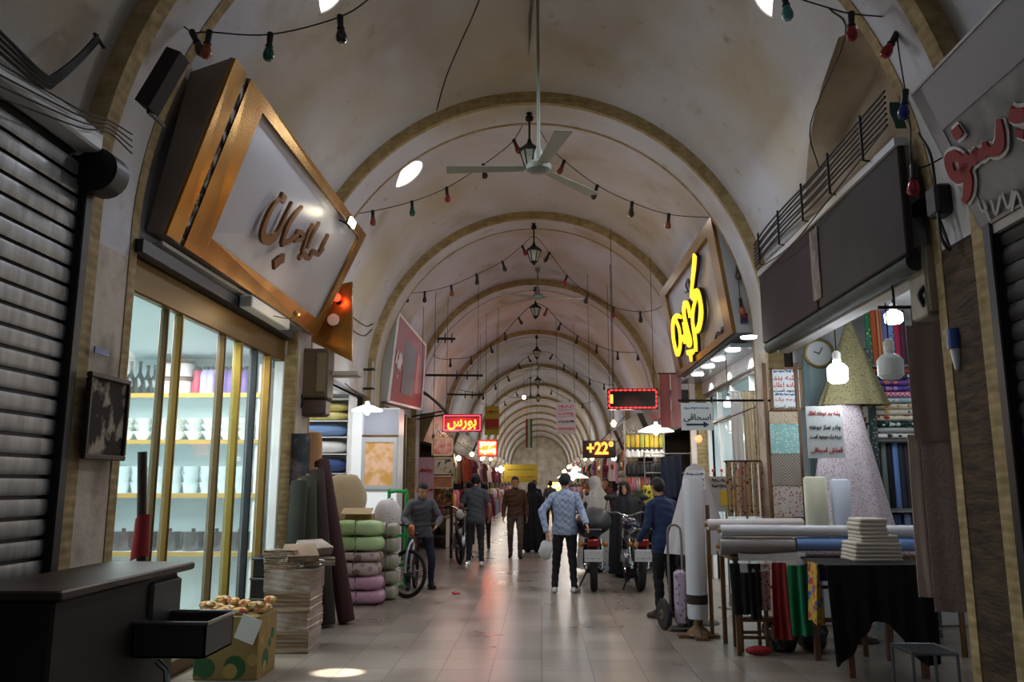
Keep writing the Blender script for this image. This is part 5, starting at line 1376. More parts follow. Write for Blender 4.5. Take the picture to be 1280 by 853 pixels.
garland('wire with three bulbs running down beside the brown recess to the right sign', 5.42, [(1120, 22), (1123, 60), (1131, 110), (1138, 160), (1144, 210)], [(1124, 42, 'r', -.6), (1132, 114, 'b', -.15), (1145, 205, 'r', -.1)], 'R')
garland('string of coloured bulbs just beyond the nearest full arch', 10.7, [(440, 266), (466, 264), (515, 252), (560, 234), (604, 206), (640, 178), (662, 148), (685, 180), (704, 200), (745, 231), (790, 253), (836, 268), (890, 272), (915, 270)],
        [(466, 264, 'o', .05), (515, 252, 'g', .05), (558, 235, 'r', .1), (604, 207, 'd', .15), (643, 176, 'r', .4), (704, 202, 'o', -.4), (747, 231, 'd', -.35), (790, 253, 'd', -.1), (836, 268, 'o', -.1)], 'LR')
garland('string of bulbs beyond the second full arch', 15.2, [(485, 362), (504, 366), (531, 365), (564, 357), (596, 343), (628, 327), (652, 308), (668, 296), (687, 316), (709, 345), (735, 367), (767, 384), (800, 390), (822, 386)],
        [(504, 366, 'd', .5), (531, 365, 'd', 0), (564, 357, 'o', .1), (596, 343, 'd', .05), (628, 327, 'd', .3), (653, 308, 'r', .4), (687, 316, 'd', -.5), (709, 345, 'r', -.4), (735, 367, 'd', -.3), (767, 384, 'r', -.1), (800, 390, 'd', .05)], 'LR')
garland('string of bulbs beyond the third full arch', 20.2, [(548, 448), (563, 449), (589, 446), (613, 432), (631, 416), (648, 397), (668, 380), (684, 386), (701, 404), (722, 420), (746, 432), (772, 440), (800, 440)],
        [(563, 449, 'd', 0), (589, 446, 'd', 0), (613, 432, 'd', .3), (631, 416, 'd', .1), (648, 397, 'd', .5), (684, 386, 'o', -.4), (701, 404, 'd', -.4), (722, 420, 'd', -.2), (746, 432, 'd', -.1), (772, 440, 'd', 0), (797, 440, 'd', 0)], 'LR')
garland('string of bulbs beyond the fourth full arch', 26.8, [(604, 492), (619, 480), (634, 470), (648, 455), (660, 446), (675, 440), (691, 443), (705, 456), (721, 466), (737, 474), (755, 480), (772, 482)],
        [(604, 491, 'd', 0), (619, 480, 'd', .1), (634, 470, 'd', .4), (648, 455, 'd', .4), (660, 446, 'd', .5), (691, 443, 'd', -.6), (705, 456, 'd', -.1), (721, 466, 'd', -.1), (737, 474, 'd', 0), (755, 480, 'd', 0)], 'LR')
garland('string of bulbs beyond the fifth full arch', 34.4, [(618, 508), (630, 502), (645, 490), (668, 470), (690, 488), (712, 500), (728, 505)], [(618, 508, 'd', .2), (630, 502, 'd', .4), (645, 490, 'd', .4), (690, 488, 'd', -.3), (712, 500, 'd', -.1), (728, 505, 'd', 0)], 'LR')

garland('wire with three bulbs hanging down the pale side of the yellow lettered sign', 10.33, [(915, 244), (919, 280), (922, 330), (925, 372), (928, 392)], [(919, 282, 'd', .5), (922, 330, 'd', 0), (926, 374, 'o', .1)])
cable_run('vault_crack', 'thin dark crack running along the stained vault above the nearest full arch', [[vault_hit(*q) for q in ((604, -12), (590, 22), (575, 55), (560, 90), (552, 115), (546, 138))]], .008)  # crack in the vault plaster, modelled as a thin dark tube
# ------------------------------------------------------------------ yellow lettered sign on the right
KTN, KBN = PY(893, 270, 10.4), PY(921, 416, 10.4)
KTF, KBF = PY(828, 366, 14.0), PY(850, 472, 14.0)
KN = (KBN-KTN).cross(KTF-KTN).normalized(); KN = -KN if KN.x > 0 else KN
def kp(u, v): return KTN.lerp(KTF, u).lerp(KBN.lerp(KBF, u), v)
t = thing('shop_sign', 'tilted white sign with brass border and glowing yellow lettering on the right', 'sign', (2.7, 12.2, 3.4))
fr = [KTN, KTF, KBF, KBN]; back = [Vector((2.78, p.y, p.z)) for p in fr]
m = MB(); m.add(fr + back, [(4, 5, 6, 7), (0, 1, 5, 4), (1, 2, 6, 5), (2, 3, 7, 6), (3, 0, 4, 7)]); m.build('box', mat('pale_sign_box', '#a4a2a2', .5), t)
m = MB(); m.add([p+KN*.004 for p in fr] + [p-KN*.01 for p in fr], [(0, 1, 2, 3), (7, 6, 5, 4), (0, 4, 5, 1), (1, 5, 6, 2), (2, 6, 7, 3), (3, 7, 4, 0)]); m.build('face', mat('satin_grey_panel', '#8f8d90', .35), t)
def kplate(m, a, b, c, d, th=.05): m.prism([kp(*a)+KN*.006, kp(*b)+KN*.006, kp(*c)+KN*.006, kp(*d)+KN*.006], KN*th)
m = MB(); kplate(m, (0, 0), (1, 0), (1, .1), (0, .1)); kplate(m, (0, .1), (.09, .1), (.09, 1), (0, 1)); kplate(m, (.90, .1), (1, .1), (1, 1), (.90, 1)); kplate(m, (.09, .94), (.9, .94), (.9, 1), (.09, 1)); m.build('brass_border', mat('dull_brass', '#8c6a3a', .35, .75), t)
YEL = [([(876, 318), (875, 332), (873, 350), (871, 371)], (.10, .10, .07, .03)),
       ([(873, 373), (877, 363), (881, 368), (884, 388), (881, 408), (876, 413), (873, 402), (874, 385), (879, 366)], (.05, .07, .10, .12, .10, .07, .06, .05, .04)),
       ([(873, 403), (876, 422), (877, 438)], (.08, .1, .06)),
       ([(870, 396), (867, 381), (863, 379), (862, 392), (866, 411), (870, 425), (868, 431), (864, 420), (861, 402)], (.07, .08, .09, .1, .11, .08, .06, .06, .04)),
       ([(858, 396), (853, 394), (848, 402), (848, 420), (851, 436), (854, 442), (857, 430), (856, 412), (851, 398)], (.05, .08, .1, .11, .1, .08, .07, .06, .05)),
       ([(857, 428), (860, 420), (863, 428)], (.05, .06, .05)), ([(866, 440), (870, 440), (874, 438)], (.08, .10, .06)), ([(870, 441), (871, 451)], (.1, .03))]
m = MB()
for p, w in YEL: stroke(m, p, [x*.95+.02 for x in w], KTN, KN, .05, off=.02)
m.build('letter_back', mat('black_acrylic', '#15110b', .3), t)
m = MB()
for p, w in YEL: stroke(m, p, [x*.88 for x in w], KTN, KN, .03, off=.075)
m.build('lettering', emis('yellow_letter_glow', '#ffc21f', 2.6), t)
m = MB()
for p in ([(861, 362), (859, 356), (862, 350), (864, 358), (867, 346)], [(858, 366), (862, 364)], [(896, 424), (899, 416), (902, 420), (905, 410), (909, 412)], [(898, 430), (908, 422)]): stroke(m, p, (.03, .05, .03), KTN, KN, .02, off=.012)
m.build('small_lettering', mat('dark_letter', '#2a2522', .5), t)
m = MB(); c = PY(930, 398, 10.385); m.box(c, (.09, .02, .13)); pl_ = m.build('emblem', mat('navy_emblem', '#26284a', .5), t)
m = MB(); m.box(c + Vector((0, -.012, .02)), (.07, .008, .05)); m.build('red_mark', mat('emblem_red', '#7c2a30', .5), pl_)
light('letter_glow', 'POINT', kp(.5, .55) + KN*.3, 3.0, (1, .72, .2), .15)
# canopy with downlights
t = thing('lit_canopy', 'grey canopy with round downlights under the yellow lettered sign', 'canopy', (2.8, 12.2, 3.3))
m = MB(); m.span((2.45, 10.36, 3.31), (3.3, 14.25, 3.36), .01); m.build('soffit', mat('glossy_grey_soffit', '#8d979f', .2, .3), t)
m = MB(); m.span((2.98, 10.36, 3.2), (3.03, 14.25, 3.31), .006); m.build('edge_beam', M_STEEL, t)
for (px, py) in ((934, 421), (916, 437), (898, 449), (885, 458), (872, 468)):
    c = PZ(px, py, 3.31); c.x = min(max(c.x, 2.5), 2.94); m = MB(); m.lathe([(0, 0), (.09, 0), (.1, .02), (0, .02)], c - Vector((0, 0, .02)), 18); m.build('downlight', emis('downlight_led', '#f2fbff', 9), t)
for y in (10.9, 11.7, 12.5, 13.3):
    c = Vector((3.16, y, 3.29)); m = MB(); m.lathe([(0, 0), (.075, 0), (.08, .02), (0, .02)], c, 18); m.build('downlight', emis('downlight_led', '#f2fbff', 9), t)
for y in (10.9, 12.2, 13.5): light('downlight_beam', 'SPOT', (2.75, y, 3.25), 26, (.94, .98, 1), .08, rot=(0, 0, 0), spot=2.3, blend=.6)
# aluminium front and hanging stock of that shop
t = thing('aluminium_front', 'white aluminium framed shopfront below the lit canopy', 'shopfront', (2.98, 12.2, 0))
for y in (10.45, 11.25, 12.4, 13.3, 14.2):
    m = MB(); m.span((2.90, y-.03, 0), (2.97, y+.03, 3.1), .005); m.build('mullion', M_WHITE, t)
m = MB(); m.span((2.9, 10.42, 2.55), (2.97, 14.2, 2.62), .005); m.span((2.9, 10.42, 3.05), (2.97, 14.2, 3.1), .005); m.build('transom', M_STEEL, t)
for ya, yb in ((11.28, 12.37), (12.43, 13.27)):
    m = MB(); m.span((2.93, ya, .1), (2.94, yb, 2.55)); m.build('glass_pane', M_GLASS, t)
t = thing('cloth_rod', 'steel rod across the lit shop carrying pale curtain lengths', 'rod', (2.8, 10.95, 2.80))
m = MB(); m.cyl((2.53, 10.95, 2.80), (2.93, 10.95, 2.80), .012, n=8); m.tube([(2.93, 10.95, 2.80), (2.93, 11.24, 2.80)], .012, 8); m.build('rod', M_STEEL, t)
for i, (xa, xb, mm, l) in enumerate(((2.55, 2.70, mat('white_curtain', '#d9d9d6', .8), 'white'), (2.715, 2.83, mat('cream_curtain', '#c9b595', .8), 'sand coloured'), (2.835, 2.90, mat('lace_curtain', '#cfc3ad', .8, col2='#a08a68', nscale=16), 'lace patterned'))):
    hang('curtain_length', l + ' curtain length hanging hung out under the lit canopy', 'curtain', (xa, 10.93, 2.79), (xb, 10.93, 2.79), .95, mm, 2, .02, seed=40+i, group='curtain lengths in the lit shop')
# scarf ring
t = thing('scarf_stand', 'wire ring stand of patterned beige scarves beside the cloth shop', 'stand', (2.56, 10.35, 0))
RC = Vector((2.56, 10.35, PY(945, 577, 10.35).z))
m = MB(); m.tube([RC + Vector((.25*cos(k*pi/10), .14*sin(k*pi/10), 0)) for k in range(20)], .012, 6, closed=True); m.tube([RC + Vector((-.25, 0, 0)), RC + Vector((.25, 0, 0))], .01, 6); m.build('ring', M_BLACK, t, smooth=True)
m = MB(); m.cyl((RC.x, RC.y, 0), RC, .016, n=8); m.lathe([(0, 0), (.2, 0), (.19, .02), (.02, .04)], (RC.x, RC.y, 0), 16); m.build('pole', M_STEEL, t, smooth=True)
for i in range(7):
    u = -.24 + .08*i
    mm = [floral('scarf_a', '#a98c66', '#3f2d24', 18, .3), floral('scarf_b', '#bfa27c', '#5c4433', 22, .26), floral('scarf_c', '#b78d78', '#7b2f33', 24, .28)][i % 3]
    hang('scarf', ['brown blotched', 'tan speckled', 'rose brown flowered'][i % 3] + ' scarf on the ring stand, ' + ['first', 'second', 'third', 'fourth', 'fifth', 'sixth', 'last'][i] + ' from the left', 'scarf',
         (RC.x+u-.035, RC.y-.16-.01*(i % 2), RC.z-.01), (RC.x+u+.035, RC.y-.16-.01*(i % 2), RC.z-.01), .66, mm, 1, .012, group='scarves on the ring stand', seed=50+i)
# small printed board with yellow label
a, b = PY(886, 596, 10.9), PY(929, 640, 10.9)
t = thing('price_board', 'grey price board with a yellow label between the prayer cloth and the scarves', 'board', ((a.x+b.x)/2, 10.9, b.z))
m = MB(); m.span((a.x, 10.9, b.z), (b.x, 10.915, a.z)); m.build('board', mat('grey_board', '#a8a6a2', .6), t)
m = MB(); m.span((a.x+.14, 10.89, b.z+.08), (b.x-.1, 10.9, b.z+.27)); m.build('label', mat('yellow_label', '#c9a92c', .6), t)
m = MB()
for k in range(2): scribble(m, ((a.x+b.x)/2, 10.895, a.z-.06-.07*k), (1, 0, 0), (0, 0, 1), .36, .05, 70+k, stroke=.012)
m.build('writing', M_INK, t)
m = MB(); m.cyl(((a.x+b.x)/2, 10.92, 0), ((a.x+b.x)/2, 10.92, a.z), .014, n=8); m.lathe([(0, 0), (.16, 0), (.15, .02), (.015, .03)], ((a.x+b.x)/2, 10.92, 0), 14); m.build('post', M_STEEL, t)
for i in range(4):
    c = Vector((a.x + .06 + .11*i, 10.9, a.z + .08)); m = MB(); m.cyl(c - Vector((0, 0, .08)), c, .006, n=6); m.ball(c, .02); m.build('red_clip', mat('red_clip', '#d8442f', .4), t, smooth=True)
# white lettered arrow sign on a bracket
Y = 9.45
t = notice('arrow_sign', 'white hanging sign with dark lettering and an arrow pointing right', (851, 504, 892, 538), Y,
           (('اسحاقی', mat('navy_letters', '#1c2340', .5), .52, .30), (81, M_BLUEINK, .2, .06)), cat='sign', paper=mat('white_sheet_metal', '#c9d0d0', .4))
a, b = PY(858, 531, Y), PY(880, 531, Y)
m = MB(); m.box(((a.x+b.x)/2, Y-.004, a.z), (b.x-a.x, .004, .02)); m.add([(b.x-.005, Y-.006, a.z-.035), (b.x+.06, Y-.006, a.z), (b.x-.005, Y-.006, a.z+.035), (b.x-.005, Y-.002, a.z-.035), (b.x+.06, Y-.002, a.z), (b.x-.005, Y-.002, a.z+.035)], [(0, 1, 2), (5, 4, 3), (0, 3, 4, 1), (1, 4, 5, 2), (2, 5, 3, 0)]); m.build('arrow', mat('navy_letters', '#1c2340', .5), t)
a = PY(848, 503, Y); e = Vector((2.80, 9.69, a.z+.04))
m = MB(); m.tube([a + Vector((0, 0.01, .02)), e], .014, 6); m.build('bracket', M_DKMET, t)
# lamps along the right
c = PY(873, 549, 10.8); t = thing('red_bulb', 'glowing reddish bulb below the arrow sign', 'lamp', c)
m = MB(); m.ball(c, .05); m.build('globe', emis('warm_red_bulb', '#ff5a3a', 6), t, smooth=True); m = MB(); m.tube([c + Vector((0, 0, .04)), c + Vector((0, .0, .12)), Vector((2.93, 10.9, c.z+.45))], .008, 6); m.build('cord', M_CABLE, t)
light('bulb_light', 'POINT', c - Vector((.08, .1, 0)), 1.5, (1, .4, .25), .05)
c = PY(910, 505, 11.1); bulb('white bulb shining in front of the curtain lengths', c, .06, True, Vector((c.x, c.y, 3.3)), 8, hh=1.0)
pendant('wide white shaded lamp glowing below the red LED frame', PY(820, 540, 14.9), .33, 0, Vector((2.88, 15.0, 3.2)), 12, 12, (1, .94, .84), emis('glowing_cream_shade', '#fff4e0', 1.6))
pendant('warm small bulb hanging left of the wide shaded lamp', PY(767, 530, 16.5), .07, 0, Vector((PY(767, 530, 16.5).x, 16.5, vault_z(PY(767, 530, 16.5).x, 16.5)+.02)), 12, 6, (1, .8, .5), emis('warm_shade', '#ffd79a', 2.2), emcol='#ffe2b0')

# ------------------------------------------------------------------ LED signs
M_LEDBK = mat('led_black', '#0d0606', .25)
def led(name, label, px, Y, hangto, border=None):
    a = PY(px[0], px[1], Y); b = PY(px[2], px[3], Y); w, h = b.x-a.x, a.z-b.z; cx, cz = (a.x+b.x)/2, (a.z+b.z)/2
    t = thing(name, label, 'LED sign', (cx, Y, b.z))
    m = MB(); m.box((cx, Y+.05, cz), (w, .1, h), None, .008); m.build('case', M_LEDBK, t)
    for p in hangto:
        m = MB(); m.tube([(p[0], Y+.05, cz+h/2-.01), (p[0], Y+.05, vault_z(p[0], Y)+.01)], .005, 5); m.build('hanger', M_DKMET, t)
    return t, cx, cz, w, h
def led_border(t, cx, cz, w, h, Y, mm, th, dash=None):
    m = MB()
    for s in (-1, 1):
        for ax in (0, 1):
            L_ = (w if ax == 0 else h) - th*2; n = max(1, int(L_/dash)) if dash else 1
            for k in range(n):
                f = (-.5 + (k+.5)/n)*L_; l = L_/n*(.68 if dash else 1.0)
                if ax == 0: m.box((cx+f, Y-.006, cz+s*(h/2-th)), (l, .01, th*.8))
                else: m.box((cx+s*(w/2-th), Y-.006, cz+f), (th*.8, .01, l))
    m.build('led_border', mm, t)
RLED = emis('red_led', '#ff2a2c', 3.2); OLED = emis('orange_led', '#ff7a2a', 4.5); PLED = emis('pink_led', '#ff3a4c', 2.4)
t, cx, cz, w, h = led('led_sign', 'red LED sign with one glowing word on the left, nearer of the two', (553, 518, 602, 540), 18.0, ((-2.1, 18.1, 3.9), (-1.4, 18.1, 5.3)))
led_border(t, cx, cz, w, h, 18.0, PLED, .035); m = MB(); m.box((cx, 17.997, cz), (w*.86, .006, h*.62)); m.build('glow_panel', emis('deep_red_panel', '#8d0f18', .6), t)
text('lettering', 'بورس', OLED, t, (cx, 17.99, cz-.07), (1, 0, 0), (0, 0, 1), .34, width=w*.74, bold=.03, ext=.01)
light('led_glow', 'POINT', (cx, 17.7, cz), 7, (1, .10, .08), .15)
t, cx, cz, w, h = led('led_sign', 'smaller orange LED sign with two glowing rows further along the left', (597, 550, 622, 571), 24.0, ((-1.8, 24.1, 4.6), (-1.3, 24.1, 5.6)))
led_border(t, cx, cz, w, h, 24.0, RLED, .04); m = MB(); m.box((cx, 23.997, cz), (w*.86, .006, h*.8)); m.build('glow_panel', emis('orange_panel', '#ff8a30', 1.1), t)
m = MB(); scribble(m, (cx, 23.985, cz+.1), (1, 0, 0), (0, 0, 1), w*.74, .12, 5, stroke=.05); scribble(m, (cx, 23.985, cz-.1), (1, 0, 0), (0, 0, 1), w*.74, .12, 8, stroke=.05); m.build('lettering', emis('yellow_led', '#ffe08a', 4), t)
light('led_glow', 'POINT', (cx, 23.75, cz), 30, (1, .09, .05), .18)
t, cx, cz, w, h = led('led_sign', 'black LED board with a dashed red border on the right', (759, 486, 823, 512), 14.15, ((1.3, 14.2, 5.75), (2.0, 14.2, 5.2)))
led_border(t, cx, cz, w, h, 14.15, RLED, .03, .075); m = MB(); m.box((cx-w*.42, 14.142, cz), (.05, .01, h*.42)); m.build('led_mark', OLED, t)
light('led_glow', 'POINT', (cx, 13.8, cz-.1), 1.5, (1, .12, .08), .2)
t, cx, cz, w, h = led('led_sign', 'black LED thermometer sign glowing plus 22 degrees', (728, 551, 770, 573), 18.0, ((1.1, 18.1, 5.9), (1.55, 18.1, 5.6)))
text('lettering', '+22°', OLED, t, (cx+.02, 17.99, cz-.10), (1, 0, 0), (0, 0, 1), .36, width=w*.8, bold=.035, ext=.01, rtl=False)
light('led_glow', 'POINT', (cx, 17.7, cz), 2, (1, .2, .08), .2)
# hanging banners
def banner(name, label, px, Y, m_, seed, ink, top, rows=4):
    a = PY(px[0], px[1], Y); b = PY(px[2], px[3], Y); cx = (a.x+b.x)/2; w = b.x-a.x; h = a.z-b.z
    t = thing(name, label, 'banner', (cx, Y, b.z))
    m = MB(); m.grid(lambda u, v: (a.x + w*u, Y + .02*sin(5*v+u), a.z - h*v), 6, 10, .006); m.build('sheet', m_, t, smooth=True)
    for k in range(rows):
        m = MB(); scribble(m, (cx, Y-.03, a.z - h*(k+.7)/(rows+.4)), (1, 0, 0), (0, 0, 1), w*.8, h*.08, seed+k, stroke=h*.022); m.build('writing', ink[k % len(ink)], t)
    for x in (a.x+.03, b.x-.03):
        m = MB(); m.tube([(x, Y, a.z-.02), (x, Y, vault_z(x, Y)-.015)], .006, 5); m.build('string', M_CABLE, t)
    return t
banner('hanging_poster', 'pale hanging poster with red writing right of the centre', (695, 503, 720, 543), 24.0, mat('pale_poster', '#a89a9a', .7), 100, (M_REDINK, M_REDINK, M_INK, M_REDINK), 6.2)
banner('hanging_poster', 'yellow and red striped hanging poster left of the centre', (606, 508, 624, 544), 22.0, mat('yellow_poster', '#b79b2e', .7), 110, (mat('red_band_ink', '#a32c1c', .7),), 6.0, 3)
a, b = PY(606.5, 524, 21.95), PY(623.5, 534, 21.95); m = MB(); m.span((a.x, 21.94, b.z), (b.x, 21.95, a.z)); m.build('red_band', mat('red_band_ink', '#a32c1c', .7), COL.objects['hanging_poster.001'])
banner('cloth_banner', 'wide yellow cloth banner across the far end', (630, 581, 672, 603), 44.0, mat('yellow_banner', '#b59a2a', .7), 120, (M_INK, M_REDINK), 5.2, 2)
for i, (x, col, nm) in enumerate(((658.5, '#9c4038', 'red'), (661, '#c9c0b0', 'white'), (664, '#2e7d4a', 'green'))):
    a = PY(x-1.4, 524, 36.0); b = PY(x+1.4, 560, 36.0)
    m = MB(); m.grid(lambda u, v: (a.x + (b.x-a.x)*u, 36.0 + .03*sin(6*v), a.z + .0 - (a.z-b.z)*v), 2, 10, .006); m.tube([((a.x+b.x)/2, 36, a.z-.02), ((a.x+b.x)/2, 36, vault_z((a.x+b.x)/2, 36)-.01)], .006, 5)
    o = m.build('ribbon', mat(nm+'_ribbon', col, .7), smooth=True); base(o, ((a.x+b.x)/2, 36, a.z)); tag(o, nm + ' hanging ribbon of the flag coloured trio in the far vault', 'ribbon', 'flag ribbons')
# ------------------------------------------------------------------ people
SKIN = mat('skin', '#b98a6c', .55); M_EYE = mat('eye_dark', '#1c1512', .2); M_LIP = mat('lips', '#8a4d44', .5)
HAIR = mat('black_hair', '#15110f', .6, bump=.5, bscale=80)
JEANS = mat('dark_trousers', '#1b1c22', .8)
def _capsule(mb, a, b, r0, r1, n=12):
    a = Vector(a); b = Vector(b); d = (b-a); L_ = max(d.length, 1e-4)
    prof = [(0, -r0)] + [(r0*cos(t), -r0*sin(t)) for t in (1.05, .5, 0)] + [(r1*cos(t), L_ + r1*sin(t)) for t in (0, .5, 1.05)] + [(0, L_+r1)]
    mb.lathe(prof, a, n, axis=d/L_)
def _seg_d(P, a, b):
    a = np.array(a); b = np.array(b); d = b-a; t = np.clip(((P-a)@d)/max(d@d, 1e-9), 0, 1)
    return np.linalg.norm(P - (a + t[:, None]*d), axis=1), t
def person(label, loc, rotz, H=1.72, pose=None, lean=0.0, turn=0.0, headtilt=(0, 0, 0), shirt=None, trousers=None, shoes=None, hair=True, sleeves=1.0, hem=.86,
           chador=None, scarf=None, skin=None, vox=.0095, wide=1.0, curl=.35, collar=None):
    skin = skin or SKIN; pose = pose or {}
    loc = Vector(loc); sc = H/1.75; Ri = Matrix.Rotation(-rotz, 3, 'Z')
    J = dict(pel=(0, 0, .95), chest=(0, 0, 1.25), neck=(0, -.01, 1.46), head=(0, .02, 1.62))
    for s, k in ((1, 'R'), (-1, 'L')):
        J.update({'sh'+k: (s*.172*wide, -.01, 1.395), 'el'+k: (s*.245*wide, -.035, 1.13), 'wr'+k: (s*.255*wide, .06, .89), 'hip'+k: (s*.09, 0, .92), 'kn'+k: (s*.105, .02, .50), 'an'+k: (s*.11, -.02, .085), 'toe'+k: (s*.13, .15, .035)})
    J = {k: Vector(v) for k, v in J.items()}
    P0 = J['pel']
    def bend(p):
        f = max(0, min(1, (p.z-.95)/.4)); q = p - P0
        q = Matrix.Rotation(-lean*f, 3, 'X') @ q; q = Matrix.Rotation(turn*f, 3, 'Z') @ q
        return P0 + q
    for k in ('chest', 'neck', 'head', 'shR', 'shL', 'elR', 'elL', 'wrR', 'wrL'): J[k] = bend(J[k])
    for k, v in pose.items():
        if isinstance(v, tuple) and v[0] == 'w': J[k] = Ri @ (Vector(v[1]) - loc) / sc
        else: J[k] = Vector(v)
    mb = MB()
    # trunk
    rings = [(.80, .10, .09), (.86, .158, .118), (.95, .168, .122), (1.08, .150, .108), (1.22, .168, .118), (1.34, .178, .112), (1.42, .140, .085), (1.48, .062, .06)]
    vs = []
    for z, rx, ry in rings:
        for j in range(18):
            a = 2*pi*j/18; vs.append(bend(Vector((rx*wide*cos(a), ry*wide**.5*sin(a) - .005, z))))
    mb.add(vs, [tuple(range(17, -1, -1)), tuple(7*18+j for j in range(18))] + [(i*18+j, i*18+(j+1) % 18, (i+1)*18+(j+1) % 18, (i+1)*18+j) for i in range(7) for j in range(18)])
    bones = [('torso', J['pel'], J['chest'], .13), ('torso', J['chest'], J['neck']-Vector((0, 0, .05)), .13)]
    _capsule(mb, J['neck']-Vector((0, 0, .06)), J['head']-Vector((0, .015, .06)), .056, .05); bones.append(('neck', J['neck']-Vector((0, 0, .0)), J['head']-Vector((0, .015, .08)), .052))
    HR = Euler(headtilt).to_matrix(); hd = J['head']
    hp = lambda x, y, z: hd + HR @ Vector((x, y, z))
    def hball(c, r):
        o = len(mb.v); mb.ball((0, 0, 0), r, 18, 12)
        for i in range(o, len(mb.v)): mb.v[i] = hp(*(Vector(c) + mb.v[i]))
    hball((0, -.005, .025), (.076, .096, .102)); hball((0, .028, -.06), (.058, .066, .062)); hball((0, .012, -.02), (.068, .08, .08))
    _capsule(mb, hp(0, .094, .018), hp(0, .112, -.022), .010, .014, 8); hball((0, .088, -.058), (.024, .012, .012)); hball((0, .08, .04), (.05, .016, .012)); hball((0, .078, -.1), (.026, .02, .02))
    for s in (-1, 1): hball((s*.077, -.005, -.005), (.012, .024, .032))
    bones.append(('head', hp(0, 0, -.06), hp(0, -.01, .03), .085))
    for s, k in ((1, 'R'), (-1, 'L')):
        _capsule(mb, J['sh'+k], J['el'+k], .047, .039); _capsule(mb, J['neck'] - Vector((0, 0, .03)), J['sh'+k] + Vector((0, 0, .0)), .045, .046); _capsule(mb, J['el'+k], J['wr'+k], .040, .027)
        bones += [('uarm', J['sh'+k], J['el'+k], .05), ('farm', J['el'+k], J['wr'+k], .033)]
        d = (J['wr'+k]-J['el'+k]).normalized(); t = Vector((0, 1, 0)); t = t - d*t.dot(d)
        if t.length < .3: t = Vector((0, 0, 1)); t = t - d*t.dot(d)
        t.normalize(); n = d.cross(t)*(-s)      # palm faces the body
        if n.dot(Vector((-s, 0, 0))) < 0 and abs(d.z) > .6: n = -n
        w = J['wr'+k]
        for q in (-.024, 0, .024): _capsule(mb, w + d*.01 + t*q*.5, w + d*.088 + t*q, .017, .014, 8)
        for fi, (q, ln) in enumerate(((.031, .072), (.011, .082), (-.010, .076), (-.030, .060))):
            p = w + d*.090 + t*q; dd = (d + t*q*3.2).normalized(); ang = .2
            for sg, L_ in enumerate((.42, .33, .25)):
                dd2 = (dd*cos(ang) + n*sin(ang)).normalized(); p2 = p + dd2*ln*L_; _capsule(mb, p, p2, .0092-.0007*sg, .0085-.0007*sg, 8); p = p2; ang += curl
        p = w + d*.03 + t*.028; p2 = p + (d*.6 + t*.75 + n*.15).normalized()*.038; p3 = p2 + (d*.85 + t*.3 + n*.25).normalized()*.032
        _capsule(mb, p, p2, .014, .0115, 8); _capsule(mb, p2, p3, .0115, .009, 8)
        bones.append(('hand', w + d*.02, w + d*.16, .03))
        _capsule(mb, J['hip'+k], J['kn'+k], .086*wide**.5, .056); _capsule(mb, J['kn'+k], J['an'+k], .054, .036); _capsule(mb, J['kn'+k].lerp(J['an'+k], .15) + Vector((0, -.012, 0)), J['kn'+k].lerp(J['an'+k], .5) + Vector((0, -.01, 0)), .05, .044)
        f = (J['toe'+k]-J['an'+k]); f.z = 0; f = f.normalized() if f.length > .01 else Vector((0, 1, 0))
        heel = J['an'+k] - f*.045 - Vector((0, 0, .045)); _capsule(mb, heel, J['toe'+k], .036, .03); _capsule(mb, J['an'+k], J['an'+k].lerp(J['toe'+k], .6), .036, .03)
        bones += [('thigh', J['hip'+k], J['kn'+k], .075), ('shin', J['kn'+k], J['an'+k], .045), ('foot', heel, J['toe'+k], .035)]
    root = thing('person', label, 'person', loc, rotz)
    tmp = mb.build('body_draft', skin, None); md = tmp.modifiers.new('r', 'REMESH'); md.mode = 'VOXEL'; md.voxel_size = vox
    sm = tmp.modifiers.new('s', 'SMOOTH'); sm.iterations = 4; sm.factor = .5
    dg = bpy.context.evaluated_depsgraph_get(); dg.update()
    me = bpy.data.meshes.new_from_object(tmp.evaluated_get(dg)); bpy.data.objects.remove(tmp)
    nv = len(me.vertices); co = np.empty(nv*3); me.vertices.foreach_get('co', co); co = co.reshape(-1, 3)
    nm = np.empty(nv*3); me.vertices.foreach_get('normal', nm); nm = nm.reshape(-1, 3)
    best = np.full(nv, 9.); lab = np.zeros(nv, int); tt = np.zeros(nv); names = ['torso', 'neck', 'head', 'uarm', 'farm', 'hand', 'thigh', 'shin', 'foot']
    for bn, a, b, r in bones:
        d_, t_ = _seg_d(co, a, b); d_ = d_ - r; k = d_ < best; best[k] = d_[k]; lab[k] = names.index(bn); tt[k] = t_[k]
    L = lambda n: lab == names.index(n)
    fc = [tuple(p.vertices) for p in me.polygons]
    me.transform(Matrix.Scale(sc, 4))
    me.name = 'body'; me.materials.clear(); me.materials.append(skin)
    for p in me.polygons: p.use_smooth = True
    body = bpy.data.objects.new('body', me); COL.objects.link(body); body.parent = root
    def shell(name, mask, off, m_, wr=.004, keepz=None):
        idx = np.where(mask)[0]
        if len(idx) < 10: return None
        mp = {int(i): j for j, i in enumerate(idx)}
        P = co[idx]; N_ = nm[idx]
        o = off + wr*np.sin(P[:, 2]*42 + P[:, 0]*23) * np.sin(P[:, 1]*31 + P[:, 2]*17 + 1)
        o = np.broadcast_to(o, (len(idx),))
        V = (P + N_*o[:, None])*sc
        F = [tuple(mp[i] for i in f) for f in fc if all(i in mp for i in f)]
        ms = bpy.data.meshes.new(name); ms.from_pydata([tuple(v) for v in V], [], F); ms.materials.append(m_)
        for p in ms.polygons: p.use_smooth = True
        ob = bpy.data.objects.new(name, ms); COL.objects.link(ob); ob.parent = root
        return ob
    z = co[:, 2]
